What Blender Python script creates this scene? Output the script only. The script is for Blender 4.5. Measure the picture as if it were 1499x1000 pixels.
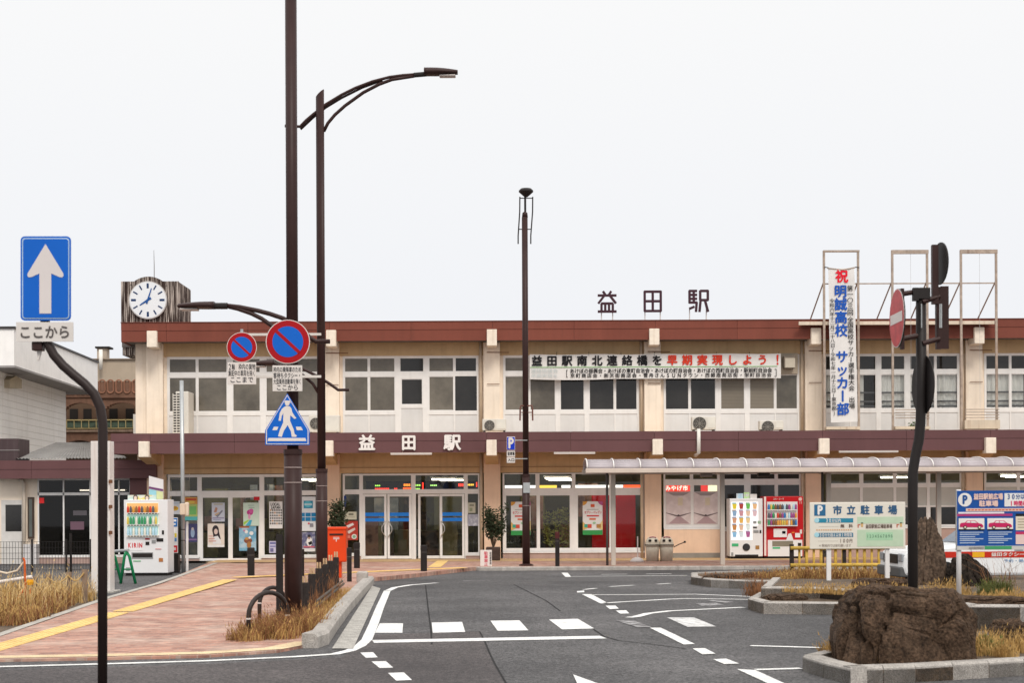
import bpy, math, random
from mathutils import Vector, Matrix, noise
random.seed(7)
scene = bpy.context.scene
COL = scene.collection
for o in list(bpy.data.objects): bpy.data.objects.remove(o)

# ------------------------------------------------------------------ camera
F, PX, PY, ROLL, CAMZ = 2250.0, 749.5, 744.0, 0.0045, 1.6     # focal length in photo pixels, horizon row, camera height
cd = bpy.data.cameras.new('camera'); cam = bpy.data.objects.new('camera', cd); COL.objects.link(cam)
cd.sensor_width = 36; cd.lens = F / 1499 * 36; cd.shift_y = (PY - 500) / 1499; cd.clip_end = 2000
cam.location = (0, 0, CAMZ); cam.rotation_euler = (math.pi / 2, ROLL, 0)
cd.dof.use_dof = True; cd.dof.focus_distance = 44; cd.dof.aperture_fstop = 4.5
scene.camera = cam

# ------------------------------------------------------------------ sky, sun, exposure
SUN_EL, SUN_AZ = math.radians(48), math.radians(163)      # sun behind the camera, a little to the right
world = bpy.data.worlds.new('World'); scene.world = world; world.use_nodes = True
nt = world.node_tree; nt.nodes.clear()
sky = nt.nodes.new('ShaderNodeTexSky'); sky.sky_type = 'NISHITA'; sky.sun_disc = False
sky.sun_elevation = SUN_EL; sky.sun_rotation = SUN_AZ; sky.air_density = 1.0; sky.dust_density = 4.0
scl = nt.nodes.new('ShaderNodeVectorMath'); scl.operation = 'SCALE'; scl.inputs['Scale'].default_value = 0.08
nt.links.new(sky.outputs[0], scl.inputs[0])
tc = nt.nodes.new('ShaderNodeTexCoord'); sep = nt.nodes.new('ShaderNodeSeparateXYZ'); nt.links.new(tc.outputs['Generated'], sep.inputs[0])
rmp = nt.nodes.new('ShaderNodeValToRGB'); nt.links.new(sep.outputs['Z'], rmp.inputs[0])      # overcast cloud deck: a little brighter overhead
rmp.color_ramp.elements[0].position = 0.0; rmp.color_ramp.elements[0].color = (0.675, 0.69, 0.73, 1)
rmp.color_ramp.elements[1].position = 0.32; rmp.color_ramp.elements[1].color = (0.765, 0.765, 0.765, 1)
e = rmp.color_ramp.elements.new(1.0); e.color = (1.30, 1.30, 1.30, 1)
mix = nt.nodes.new('ShaderNodeMix'); mix.data_type = 'RGBA'; mix.inputs[0].default_value = 0.97
nt.links.new(scl.outputs[0], mix.inputs[6]); nt.links.new(rmp.outputs[0], mix.inputs[7])
bg = nt.nodes.new('ShaderNodeBackground'); bg.inputs[1].default_value = 1.0
wo = nt.nodes.new('ShaderNodeOutputWorld')
nt.links.new(mix.outputs[2], bg.inputs[0]); nt.links.new(bg.outputs[0], wo.inputs[0])
sd = bpy.data.lights.new('sun', 'SUN'); sd.energy = 1.5; sd.angle = math.radians(18); sd.color = (1, .95, .87)
sun = bpy.data.objects.new('sun', sd); COL.objects.link(sun)
sdir = Vector((math.sin(SUN_AZ) * math.cos(SUN_EL), math.cos(SUN_AZ) * math.cos(SUN_EL), math.sin(SUN_EL)))
sun.rotation_euler = sdir.to_track_quat('Z', 'Y').to_euler(); sun.location = (0, -20, 40)
vs = scene.view_settings; vs.view_transform = 'Standard'; vs.look = 'None'; vs.exposure = 0.35; vs.gamma = 1; vs.use_curve_mapping = False

# ------------------------------------------------------------------ photo pixel -> place
def U(px, py):
    dx, dy = px - PX, py - PY
    return dx - ROLL * dy, dy + ROLL * dx
def P(px, py, Y):
    x, y = U(px, py); return Vector((x * Y / F, Y, CAMZ - y * Y / F))
def G(px, py, z=0.0):
    x, y = U(px, py); Y = (CAMZ - z) * F / y; return Vector((x * Y / F, Y, z))
def ZY(y, Y): return CAMZ - (y - PY) * Y / F            # height of row y (at the picture's middle) on the plane at depth Y
def XP(px, Y, py=600): return U(px, py)[0] * Y / F

# ------------------------------------------------------------------ materials
MATS = {}
def M(name, col, rough=.6, metal=0, var=.12, scale=2.0, bump=0, bscale=80, streak=0, dirt=None, dirt_amt=.4, rnd=0, spec=.18, emit=0, stretch=None, fine=0):
    if name in MATS: return MATS[name]
    m = bpy.data.materials.new(name); m.use_nodes = True; MATS[name] = m
    n = m.node_tree.nodes; L = m.node_tree.links; b = n['Principled BSDF']
    b.inputs['Roughness'].default_value = rough; b.inputs['Metallic'].default_value = metal
    b.inputs['Specular IOR Level'].default_value = spec
    c4 = (*col, 1); b.inputs['Base Color'].default_value = c4
    if emit: b.inputs['Emission Color'].default_value = c4; b.inputs['Emission Strength'].default_value = emit
    if not (var or bump or streak or rnd): return m
    g = n.new('ShaderNodeNewGeometry'); mp = n.new('ShaderNodeMapping'); L.new(g.outputs['Position'], mp.inputs[0])
    if stretch: mp.inputs['Scale'].default_value = stretch
    out = None
    if var:
        t = n.new('ShaderNodeTexNoise'); t.inputs['Scale'].default_value = scale; t.inputs['Detail'].default_value = 8; t.inputs['Roughness'].default_value = .65
        L.new(mp.outputs[0], t.inputs['Vector'])
        r = n.new('ShaderNodeMapRange'); r.inputs[1].default_value = .3; r.inputs[2].default_value = .7; r.inputs[3].default_value = 1 - var; r.inputs[4].default_value = 1 + var
        L.new(t.outputs[0], r.inputs[0])
        fac = r.outputs[0]
        if fine:
            t2 = n.new('ShaderNodeTexNoise'); t2.inputs['Scale'].default_value = bscale; t2.inputs['Detail'].default_value = 3
            L.new(g.outputs['Position'], t2.inputs['Vector'])
            r2 = n.new('ShaderNodeMapRange'); r2.inputs[1].default_value = .3; r2.inputs[2].default_value = .7; r2.inputs[3].default_value = 1 - fine; r2.inputs[4].default_value = 1 + fine
            L.new(t2.outputs[0], r2.inputs[0])
            mu = n.new('ShaderNodeMath'); mu.operation = 'MULTIPLY'; L.new(fac, mu.inputs[0]); L.new(r2.outputs[0], mu.inputs[1]); fac = mu.outputs[0]
        if rnd:
            oi = n.new('ShaderNodeObjectInfo'); r3 = n.new('ShaderNodeMapRange'); r3.inputs[3].default_value = 1 - rnd; r3.inputs[4].default_value = 1 + rnd
            L.new(oi.outputs['Random'], r3.inputs[0])
            mu = n.new('ShaderNodeMath'); mu.operation = 'MULTIPLY'; L.new(fac, mu.inputs[0]); L.new(r3.outputs[0], mu.inputs[1]); fac = mu.outputs[0]
        sc_ = n.new('ShaderNodeVectorMath'); sc_.operation = 'SCALE'; sc_.inputs[0].default_value = col; L.new(fac, sc_.inputs['Scale'])
        out = sc_.outputs[0]
    if streak:
        mp2 = n.new('ShaderNodeMapping'); mp2.inputs['Scale'].default_value = (5, 5, .35); L.new(g.outputs['Position'], mp2.inputs[0])
        t = n.new('ShaderNodeTexNoise'); t.inputs['Scale'].default_value = 1.6; t.inputs['Detail'].default_value = 6; L.new(mp2.outputs[0], t.inputs['Vector'])
        r = n.new('ShaderNodeMapRange'); r.inputs[1].default_value = .52; r.inputs[2].default_value = .75; r.inputs[3].default_value = 0; r.inputs[4].default_value = streak
        L.new(t.outputs[0], r.inputs[0])
        mx = n.new('ShaderNodeMix'); mx.data_type = 'RGBA'; L.new(r.outputs[0], mx.inputs[0])
        if out: L.new(out, mx.inputs[6])
        else: mx.inputs[6].default_value = c4
        d = dirt or tuple(x * .35 for x in col); mx.inputs[7].default_value = (*d, 1); out = mx.outputs[2]
    if out: L.new(out, b.inputs['Base Color'])
    if bump:
        t = n.new('ShaderNodeTexNoise'); t.inputs['Scale'].default_value = bscale; t.inputs['Detail'].default_value = 5
        L.new(g.outputs['Position'], t.inputs['Vector'])
        bp = n.new('ShaderNodeBump'); bp.inputs['Strength'].default_value = bump; bp.inputs['Distance'].default_value = .02
        L.new(t.outputs[0], bp.inputs['Height']); L.new(bp.outputs[0], b.inputs['Normal'])
    return m
def C(col, rough=.5, emit=0):                 # plain print / paint colour
    k = 'paint_%02x%02x%02x' % tuple(int(max(0, min(1, c)) * 255) for c in col) + ('_lit' if emit else '') + ('_%d' % int(rough * 100))
    return M(k, col, rough, var=.05, scale=6, emit=emit)
def picture(name, cols, scale=6):             # printed photo: soft patches of several inks
    if name in MATS: return MATS[name]
    m = M(name, cols[0], .35, var=0); n = m.node_tree.nodes; L = m.node_tree.links; b = n['Principled BSDF']
    g = n.new('ShaderNodeNewGeometry'); t = n.new('ShaderNodeTexNoise'); t.inputs['Scale'].default_value = scale; t.inputs['Detail'].default_value = 4
    L.new(g.outputs['Position'], t.inputs['Vector']); r = n.new('ShaderNodeValToRGB'); L.new(t.outputs[0], r.inputs[0])
    r.color_ramp.interpolation = 'CONSTANT' if len(cols) > 3 else 'LINEAR'
    k = len(cols)
    r.color_ramp.elements[0].position = .0; r.color_ramp.elements[0].color = (*cols[0], 1)
    r.color_ramp.elements[1].position = .36 + .3 * (1 / max(1, k - 1)); r.color_ramp.elements[1].color = (*cols[1], 1)
    for i in range(2, k):
        e = r.color_ramp.elements.new(.36 + .3 * i / (k - 1)); e.color = (*cols[i], 1)
    L.new(r.outputs[0], b.inputs['Base Color']); return m
def glass(name, tint=(.75, .78, .74), refl=1.0, rough=.02):
    if name in MATS: return MATS[name]
    m = bpy.data.materials.new(name); m.use_nodes = True; MATS[name] = m
    n = m.node_tree.nodes; L = m.node_tree.links; n.remove(n['Principled BSDF'])
    tr = n.new('ShaderNodeBsdfTransparent'); tr.inputs[0].default_value = (*tint, 1)
    gl = n.new('ShaderNodeBsdfGlossy'); gl.inputs['Roughness'].default_value = rough; gl.inputs[0].default_value = (1, 1, 1, 1)
    fr = n.new('ShaderNodeFresnel'); fr.inputs[0].default_value = 1.5
    mu = n.new('ShaderNodeMath'); mu.operation = 'MULTIPLY'; mu.inputs[1].default_value = refl; L.new(fr.outputs[0], mu.inputs[0])
    mx = n.new('ShaderNodeMixShader'); L.new(mu.outputs[0], mx.inputs[0]); L.new(tr.outputs[0], mx.inputs[1]); L.new(gl.outputs[0], mx.inputs[2])
    L.new(mx.outputs[0], n['Material Output'].inputs[0]); return m

# ------------------------------------------------------------------ mesh helpers
class MB:
    def __init__(s): s.v = []; s.f = []; s.m = []
    def add(s, vs, fs, mi=0):
        o = len(s.v); s.v += [tuple(v) for v in vs]; s.f += [tuple(o + i for i in f) for f in fs]; s.m += [mi] * len(fs); return s
    def box(s, x0, x1, y0, y1, z0, z1, mi=0):
        x0, x1 = min(x0, x1), max(x0, x1); y0, y1 = min(y0, y1), max(y0, y1); z0, z1 = min(z0, z1), max(z0, z1)
        return s.add([(x0,y0,z0),(x1,y0,z0),(x1,y1,z0),(x0,y1,z0),(x0,y0,z1),(x1,y0,z1),(x1,y1,z1),(x0,y1,z1)],
                     [(0,3,2,1),(4,5,6,7),(0,1,5,4),(1,2,6,5),(2,3,7,6),(3,0,4,7)], mi)
    def prism(s, pts, off, mi=0):              # polygon (list of 3D points) pushed along the vector off
        n = len(pts); off = Vector(off); a = [Vector(p) for p in pts]
        return s.add(a + [p + off for p in a], [tuple(range(n))[::-1], tuple(range(n, 2*n))] + [(i, (i+1) % n, n + (i+1) % n, n + i) for i in range(n)], mi)
    def poly(s, pts, mi=0): return s.add(pts, [tuple(range(len(pts)))], mi)
    def tube(s, pts, r, n=10, mi=0, cap=True):
        pts = [Vector(p) for p in pts]; rs = r if isinstance(r, (list, tuple)) else [r] * len(pts); rings = []
        ref = None
        for i, p in enumerate(pts):
            t = ((pts[min(i+1, len(pts)-1)] - pts[max(i-1, 0)])).normalized()
            if ref is None: ref = Vector((0,0,1)) if abs(t.z) < .9 else Vector((1,0,0))
            u = (ref - t * ref.dot(t)).normalized(); w = t.cross(u); ref = u
            rings.append([p + (u * math.cos(2*math.pi*k/n) + w * math.sin(2*math.pi*k/n)) * rs[i] for k in range(n)])
        vs = [v for rg in rings for v in rg]; fs = []
        for i in range(len(pts) - 1):
            for k in range(n): fs.append((i*n+k, i*n+(k+1) % n, (i+1)*n+(k+1) % n, (i+1)*n+k))
        if cap: fs.append(tuple(range(n))[::-1]); fs.append(tuple((len(pts)-1)*n + k for k in range(n)))
        return s.add(vs, fs, mi)
    def lathe(s, prof, n=16, c=(0,0,0), mi=0):   # prof: (radius, z)
        vs = []; fs = []
        for r, z in prof:
            for k in range(n): a = 2*math.pi*k/n; vs.append((c[0] + r*math.cos(a), c[1] + r*math.sin(a), c[2] + z))
        for i in range(len(prof) - 1):
            for k in range(n): fs.append((i*n+k, i*n+(k+1) % n, (i+1)*n+(k+1) % n, (i+1)*n+k))
        fs.append(tuple(range(n))[::-1]); fs.append(tuple((len(prof)-1)*n + k for k in range(n)))
        return s.add(vs, fs, mi)
    def disc(s, c, r, y0, y1, n=32, rz=None, mi=0):   # disc facing -Y
        return s.prism([(c[0] + r*math.cos(2*math.pi*k/n), y0, c[2] + (rz or r)*math.sin(2*math.pi*k/n)) for k in range(n)], (0, y1 - y0, 0), mi)
    def fbox(s, px0, px1, y0, y1, Y0, Y1, mi=0): # picture rectangle standing on the plane Y0, reaching back to Y1
        ym = (y0 + y1) / 2
        return s.box(XP(px0, Y0, ym), XP(px1, Y0, ym), Y0, Y1, ZY(y1, Y0), ZY(y0, Y0), mi)
    def build(s, name, mat, parent=None, bevel=0, smooth=False):
        me = bpy.data.meshes.new(name); me.from_pydata(s.v, [], s.f)
        ms = mat if isinstance(mat, (list, tuple)) else [mat]
        for m in ms: me.materials.append(m)
        if len(ms) > 1: me.polygons.foreach_set('material_index', s.m)
        if smooth: me.polygons.foreach_set('use_smooth', [True] * len(me.polygons))
        me.update(); ob = bpy.data.objects.new(name, me); COL.objects.link(ob)
        if parent: ob.parent = parent; ob.matrix_parent_inverse = INV.get(parent.name, Matrix())
        if bevel:
            b = ob.modifiers.new('bevel', 'BEVEL'); b.width = bevel; b.segments = 2; b.limit_method = 'ANGLE'
        return ob
INV = {}
def tag(o, label, cat, group=None, kind=None):
    if label: o['label'] = label
    if cat: o['category'] = cat
    if group: o['group'] = group
    if kind: o['kind'] = kind
    return o
def thing(name, loc, label, cat, group=None):       # Empty at the thing's base; children are given in world coordinates
    o = bpy.data.objects.new(name, None); COL.objects.link(o); o.location = loc; o.empty_display_size = .2
    INV[o.name] = Matrix.Translation(-Vector(loc)); tag(o, label, cat, group); return o
def root(name, label, cat, loc=(0,0,0), rz=0, group=None):   # Empty whose children are given in its own coordinates
    o = bpy.data.objects.new(name, None); COL.objects.link(o); o.location = loc; o.rotation_euler = (0,0,rz); tag(o, label, cat, group); return o
def struct(o): o['kind'] = 'structure'; return o
def copy_tree(o, parent=None):
    c = o.copy(); COL.objects.link(c)
    if parent: c.parent = parent
    for ch in o.children: copy_tree(ch, c)
    return c

# ------------------------------------------------------------------ lettering
GLY = {}
def glyph(ch, bold):
    k = ch
    if k not in GLY:
        print('late glyph', ch); c = bpy.data.curves.new('glyph', 'FONT'); c.body = ch; c.resolution_u = 3
        o = bpy.data.objects.new('glyph', c); COL.objects.link(o); bpy.context.view_layer.update()
        me = bpy.data.meshes.new_from_object(o.evaluated_get(bpy.context.evaluated_depsgraph_get()))
        GLY[k] = ([(v.co.x, v.co.y) for v in me.vertices], [tuple(p.vertices) for p in me.polygons])
        bpy.data.objects.remove(o); bpy.data.curves.remove(c); bpy.data.meshes.remove(me)
    return GLY[k]
def prewarm(s):
    obs = []
    for ch in sorted(set(s)):
        if not ch.strip(): continue
        c = bpy.data.curves.new('glyph', 'FONT'); c.body = ch; c.resolution_u = 3
        o = bpy.data.objects.new('glyph', c); COL.objects.link(o); obs.append((ch, o, c))
    bpy.context.view_layer.update(); dg = bpy.context.evaluated_depsgraph_get()
    for ch, o, c in obs:
        me = bpy.data.meshes.new_from_object(o.evaluated_get(dg)); GLY[ch] = ([(v.co.x, v.co.y) for v in me.vertices], [tuple(p.vertices) for p in me.polygons]); bpy.data.meshes.remove(me)
    for ch, o, c in obs: bpy.data.objects.remove(o); bpy.data.curves.remove(c)
prewarm('益田駅南北連絡橋を早期実現しよう!あけぼの振興会・あけぼの東町自治会・あけぼの町自治会・あけぼの西町自治会・駅前町自治会京町商店会・新天街商店会・雪舟さんSUNタウン・西銀座商店街・栄町自治会連絡協議会早期実現を祝明誠高校サッカー部第一〇三回全国高校サッカー選手権大会出場令和六年十二月二十八日〜令和七年一月十三日(東京都)'
        'みやげ市枠内の乗降車のため客待ちタクシー大型乗用自動車を除くここから2輪枠内の貨物集配中の車両を除くここまで駐車場入口駐車禁止送迎車専用KIRINコカ・コーラ11LOCALJAPANセブン-イレブンP市立駐車場30分以内30分を超え以後1時間毎無料100円※敷地内では徐行願います益田駅前広場駐車場1234567890益田市営駐車場管理室益田タクシー0856予約・無線')
def letters(mb, s, x0, x1, z0, z1, Y, bold=.02, vertical=False, fit=True, mi=0, ext=0, sx=1.0):
    """flat lettering facing -Y: every character in its own cell of the rectangle"""
    n = len(s)
    for i, ch in enumerate(s):
        if not ch.strip(): continue
        v, f = glyph(ch, bold)
        if vertical: cx0, cx1 = x0, x1; cz1 = z1 - (z1 - z0) * i / n; cz0 = z1 - (z1 - z0) * (i + 1) / n
        else: cx0 = x0 + (x1 - x0) * i / n; cx1 = x0 + (x1 - x0) * (i + 1) / n; cz0, cz1 = z0, z1
        w, h = cx1 - cx0, cz1 - cz0
        if fit: ew, eh = w * sx, h
        else: ew = eh = min(w * sx, h)
        latin = ord(ch) < 256
        gx0 = min(a for a, _ in v); gx1 = max(a for a, _ in v)
        ox = (gx0 + gx1) / 2 if latin else .5
        if latin: ew = min(ew * 1.5, eh * 1.0)
        if vertical and ch in 'ー〜':               # turned a quarter in upright text
            pts = [((cx0 + cx1) / 2 + (b - .384) * ew, (cz0 + cz1) / 2 - (a - .5) * eh) for a, b in v]
        else:
            pts = [((cx0 + cx1) / 2 + (a - ox) * ew, (cz0 + cz1) / 2 + (b - (.34 if latin else .37)) * eh * (1.3 if latin else 1)) for a, b in v]
        shifts = [(0, 0)] if bold < .004 else [(0, 0), (1, 0), (-1, 0), (0, 1), (0, -1)]
        if ext:
          for si, (sxx, szz) in enumerate(shifts):
            pts_ = pts; pts = [(a + sxx * bold * ew, b + szz * bold * eh) for a, b in pts_]; Y = Y + .0004 if si else Y
            o = len(v); mb.add([(a, Y, b) for a, b in pts] + [(a, Y + ext, b) for a, b in pts], [], mi)
            base = len(mb.v) - 2 * o; cnt = {}
            for q in f:
                for a, b in zip(q, q[1:] + q[:1]): cnt[(a, b)] = 1
            for q in f: mb.f.append(tuple(base + i for i in q)); mb.m.append(mi)
            for (a, b) in cnt:
                if (b, a) not in cnt: mb.f.append((base + a, base + o + a, base + o + b, base + b)); mb.m.append(mi)
            pts = pts_
        else:
            for si, (sxx, szz) in enumerate(shifts): mb.add([(a + sxx * bold * ew, Y - .0002 * si, b + szz * bold * eh) for a, b in pts], f, mi)
    return mb
# ------------------------------------------------------------------ the ground
ROAD = -0.10
def pavz(Y): return -0.07 + 0.07 * max(0, min(1, (Y - 18) / 20))
def PV(px, py, dz=0.0):
    z = 0
    for _ in range(5): p = G(px, py, z); z = pavz(p.y)
    return Vector((p.x, p.y, z + dz))
def ground_mat(name, cols, agg=.35, rough=.9, big=.35):
    m = bpy.data.materials.new(name); m.use_nodes = True; n = m.node_tree.nodes; L = m.node_tree.links; b = n['Principled BSDF']
    g = n.new('ShaderNodeNewGeometry')
    def nz(scale, detail=6, rough_=.6):
        t = n.new('ShaderNodeTexNoise'); t.inputs['Scale'].default_value = scale; t.inputs['Detail'].default_value = detail; t.inputs['Roughness'].default_value = rough_
        L.new(g.outputs['Position'], t.inputs['Vector']); return t.outputs[0]
    r = n.new('ShaderNodeValToRGB'); L.new(nz(big), r.inputs[0])
    r.color_ramp.elements[0].position = .32; r.color_ramp.elements[0].color = (*cols[0], 1); r.color_ramp.elements[1].position = .68; r.color_ramp.elements[1].color = (*cols[1], 1)
    v = n.new('ShaderNodeTexVoronoi'); v.inputs['Scale'].default_value = 42; L.new(g.outputs['Position'], v.inputs['Vector'])
    sx = n.new('ShaderNodeSeparateColor'); L.new(v.outputs['Color'], sx.inputs[0])
    mr = n.new('ShaderNodeMapRange'); mr.inputs[3].default_value = 1 - agg; mr.inputs[4].default_value = 1 + agg; L.new(sx.outputs[0], mr.inputs[0])
    mr2 = n.new('ShaderNodeMapRange'); mr2.inputs[1].default_value = .3; mr2.inputs[2].default_value = .7; mr2.inputs[3].default_value = .86; mr2.inputs[4].default_value = 1.16; L.new(nz(9, 8), mr2.inputs[0])
    mr3 = n.new('ShaderNodeMapRange'); mr3.inputs[1].default_value = .35; mr3.inputs[2].default_value = .62; mr3.inputs[3].default_value = .68; mr3.inputs[4].default_value = 1.12; L.new(nz(.16, 9, .72), mr3.inputs[0])
    m0 = n.new('ShaderNodeMath'); m0.operation = 'MULTIPLY'; L.new(mr2.outputs[0], m0.inputs[0]); L.new(mr3.outputs[0], m0.inputs[1])
    mu = n.new('ShaderNodeMath'); mu.operation = 'MULTIPLY'; L.new(mr.outputs[0], mu.inputs[0]); L.new(m0.outputs[0], mu.inputs[1])
    s = n.new('ShaderNodeVectorMath'); s.operation = 'SCALE'; L.new(r.outputs[0], s.inputs[0]); L.new(mu.outputs[0], s.inputs['Scale']); L.new(s.outputs[0], b.inputs['Base Color'])
    bp = n.new('ShaderNodeBump'); bp.inputs['Strength'].default_value = .5; bp.inputs['Distance'].default_value = .01; L.new(v.outputs['Distance'], bp.inputs['Height']); L.new(bp.outputs[0], b.inputs['Normal'])
    b.inputs['Roughness'].default_value = rough; MATS[name] = m; return m
ASPH = ground_mat('asphalt', [(.052, .049, .050), (.104, .098, .098)], agg=.66)
ASPH2 = ground_mat('asphalt_brown_patch', [(.046, .038, .038), (.086, .073, .071)], agg=.6)
SOIL = ground_mat('soil_and_mulch', [(.055, .036, .022), (.15, .10, .06)], agg=.6, big=3)
def paving(name, c1, c2, mortar, bw, bh, big=(.5, .4, .36)):
    m = bpy.data.materials.new(name); m.use_nodes = True; n = m.node_tree.nodes; L = m.node_tree.links; b = n['Principled BSDF']
    g = n.new('ShaderNodeNewGeometry'); t = n.new('ShaderNodeTexBrick'); L.new(g.outputs['Position'], t.inputs['Vector'])
    t.inputs['Scale'].default_value = 1; t.inputs['Brick Width'].default_value = bw; t.inputs['Row Height'].default_value = bh; t.inputs['Mortar Size'].default_value = .006
    t.inputs['Color1'].default_value = (*c1, 1); t.inputs['Color2'].default_value = (*c2, 1); t.inputs['Mortar'].default_value = (*mortar, 1); t.inputs['Bias'].default_value = 0
    no = n.new('ShaderNodeTexNoise'); no.inputs['Scale'].default_value = .9; no.inputs['Detail'].default_value = 9; no.inputs['Roughness'].default_value = .7; L.new(g.outputs['Position'], no.inputs['Vector'])
    mr = n.new('ShaderNodeMapRange'); mr.inputs[1].default_value = .46; mr.inputs[2].default_value = .66; mr.inputs[4].default_value = .75; L.new(no.outputs[0], mr.inputs[0])
    mx = n.new('ShaderNodeMix'); mx.data_type = 'RGBA'; L.new(mr.outputs[0], mx.inputs[0]); L.new(t.outputs['Color'], mx.inputs[6]); mx.inputs[7].default_value = (*big, 1)
    n2 = n.new('ShaderNodeTexNoise'); n2.inputs['Scale'].default_value = 5; n2.inputs['Detail'].default_value = 8; L.new(g.outputs['Position'], n2.inputs['Vector'])
    m2 = n.new('ShaderNodeMapRange'); m2.inputs[1].default_value = .3; m2.inputs[2].default_value = .7; m2.inputs[3].default_value = .75; m2.inputs[4].default_value = 1.2; L.new(n2.outputs[0], m2.inputs[0])
    s = n.new('ShaderNodeVectorMath'); s.operation = 'SCALE'; L.new(mx.outputs[2], s.inputs[0]); L.new(m2.outputs[0], s.inputs['Scale']); L.new(s.outputs[0], b.inputs['Base Color'])
    bp = n.new('ShaderNodeBump'); bp.inputs['Strength'].default_value = .4; bp.inputs['Distance'].default_value = .004; bp.invert = True; L.new(t.outputs['Fac'], bp.inputs['Height']); L.new(bp.outputs[0], b.inputs['Normal'])
    b.inputs['Roughness'].default_value = .85; MATS[name] = m; return m
BRICK = paving('pink_brick_paving', (.47, .24, .17), (.25, .12, .09), (.36, .26, .21), .2, .1, (.50, .37, .30))
TILE = paving('yellow_tile_paving', (.55, .36, .17), (.46, .28, .12), (.33, .22, .13), .3, .3, (.52, .36, .22))
CONC = M('kerb_concrete', (.38, .35, .32), .9, var=.24, scale=5, bump=.5, bscale=70, rnd=.05, fine=.3)
CONCD = M('gutter_concrete', (.37, .35, .32), .92, var=.3, scale=7, bump=.5, bscale=60, fine=.35)
WHITE_LINE = M('road_paint', (.70, .69, .67), .75, var=.22, scale=5, bump=.25, bscale=70, streak=0, fine=.22)
def worn(m, lo, hi):
    n = m.node_tree.nodes; L = m.node_tree.links; b = n['Principled BSDF']; g = n.new('ShaderNodeNewGeometry'); t = n.new('ShaderNodeTexNoise'); t.inputs['Scale'].default_value = 4; t.inputs['Detail'].default_value = 12; t.inputs['Roughness'].default_value = .78; L.new(g.outputs['Position'], t.inputs['Vector'])
    r = n.new('ShaderNodeMapRange'); r.inputs[1].default_value = lo; r.inputs[2].default_value = hi; L.new(t.outputs[0], r.inputs[0]); src = b.inputs['Base Color'].links[0].from_socket
    x = n.new('ShaderNodeMix'); x.data_type = 'RGBA'; L.new(r.outputs[0], x.inputs[0]); x.inputs[6].default_value = (.09, .085, .085, 1); L.new(src, x.inputs[7]); L.new(x.outputs[2], b.inputs['Base Color'])
worn(WHITE_LINE, .30, .40)
WORN_LINE = M('worn_road_paint', (.33, .32, .32), .85, var=.45, scale=9, bump=.3, bscale=90, fine=.4); worn(WORN_LINE, .40, .55)

road = struct(MB().poly([(-260, -60, ROAD), (260, -60, ROAD), (260, 420, ROAD), (-260, 420, ROAD)]).build('road', ASPH))
def child_ground(name, mat, pts): return MB().poly(pts).build(name, mat, road)
RZ = ROAD + .008
def mark(quad, mat=WHITE_LINE):
    return MB().poly([G(x, y, RZ) for x, y in quad][::-1]).build('road_marking', mat, road)
def strip_pts(pts, w, z):
    L, R_ = [], []
    for i, p in enumerate(pts):
        t = (pts[min(i + 1, len(pts) - 1)] - pts[max(i - 1, 0)]); t.z = 0; t.normalize(); nrm = Vector((-t.y, t.x, 0))
        a, b = p + nrm * w / 2, p - nrm * w / 2; a.z = b.z = z; L.append(a); R_.append(b)
    mb = MB()
    for i in range(len(pts) - 1): mb.poly([R_[i], R_[i + 1], L[i + 1], L[i]])
    return mb
def line(pts, w=.13, mat=WHITE_LINE, name='road_marking', z=RZ):
    return strip_pts([G(x, y, z) for x, y in pts], w, z).build(name, mat, road)
patch_px = [(500, 963), (548, 930), (702, 924.7), (709, 938), (724, 970), (742, 1003), (775, 1060), (300, 1060), (-250, 1060), (-250, 992), (0, 982), (300, 973)]
child_ground('asphalt_patch', ASPH2, [G(x, y, ROAD + .003) for x, y in patch_px][::-1])
line([(-250, 987), (0, 976.5), (150, 972.5), (300, 968), (430, 962), (490, 958), (512, 953), (527, 946), (537, 937), (547, 914), (556, 890), (567, 865)], .14)
line([(567, 865.5), (578, 860.5), (600, 857), (640, 853.7)], .14)
line([(678, 851), (717, 850)], .10, WORN_LINE)
for q in [[(555.9, 913), (590, 913), (589, 927), (549, 927)], [(632, 912), (676.4, 911), (681, 925.6), (633.5, 927)], [(718, 909.3), (760.4, 908.7), (773.6, 923.4), (728.5, 924)],
          [(803.6, 907.6), (846, 906.4), (869.7, 920.6), (822.9, 922)], [(527.3, 956), (546, 955.3), (553, 963), (535.6, 963.6)], [(543.8, 969), (564.7, 968.5), (575.7, 978), (555.9, 978.6)],
          [(568, 985.8), (591, 985), (603, 996), (580, 997)], [(851.7, 870.4), (866, 870.4), (890, 883.6), (879.3, 884)], [(886.5, 887.4), (901, 887), (905.7, 891.5), (892.5, 892.2)],
          [(901.4, 894.4), (916.5, 893.9), (921.3, 898.5), (908, 899)], [(951.3, 919.6), (967, 919.4), (1017.4, 943.4), (1000.6, 944)], [(1013.8, 950), (1031.8, 949.4), (1047.4, 957.5), (1028, 958.5)],
          [(1043.8, 965.7), (1063, 964.7), (1082, 972), (1060.6, 973)], [(1078.7, 980), (1106, 981.6), (1190, 1020), (1165, 1020)], [(839, 988), (850, 992), (905, 1012), (850, 1012)],
          [(821.7, 839), (831, 838.9), (836, 845), (827.7, 845)], [(844.5, 866), (855, 865), (855.5, 867.5), (845, 868)]]: mark(q)
mark([(976.5, 904.5), (1016, 904.5), (1048.6, 917.7), (1006.6, 918.4)], M('half_worn_paint', (.52, .51, .50), .8, var=.5, scale=8, fine=.3))
for q in [[(900, 908.5), (930, 909.5), (953, 918.5), (935, 919.3)], [(1019, 884), (1048, 883), (1060, 886.2), (1028, 887.6)], [(1030, 879.5), (1042, 879), (1075, 882), (1062, 883)]]: mark(q, WORN_LINE)
line([(546, 939.6), (690, 937), (883, 933.3)], .42)
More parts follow.
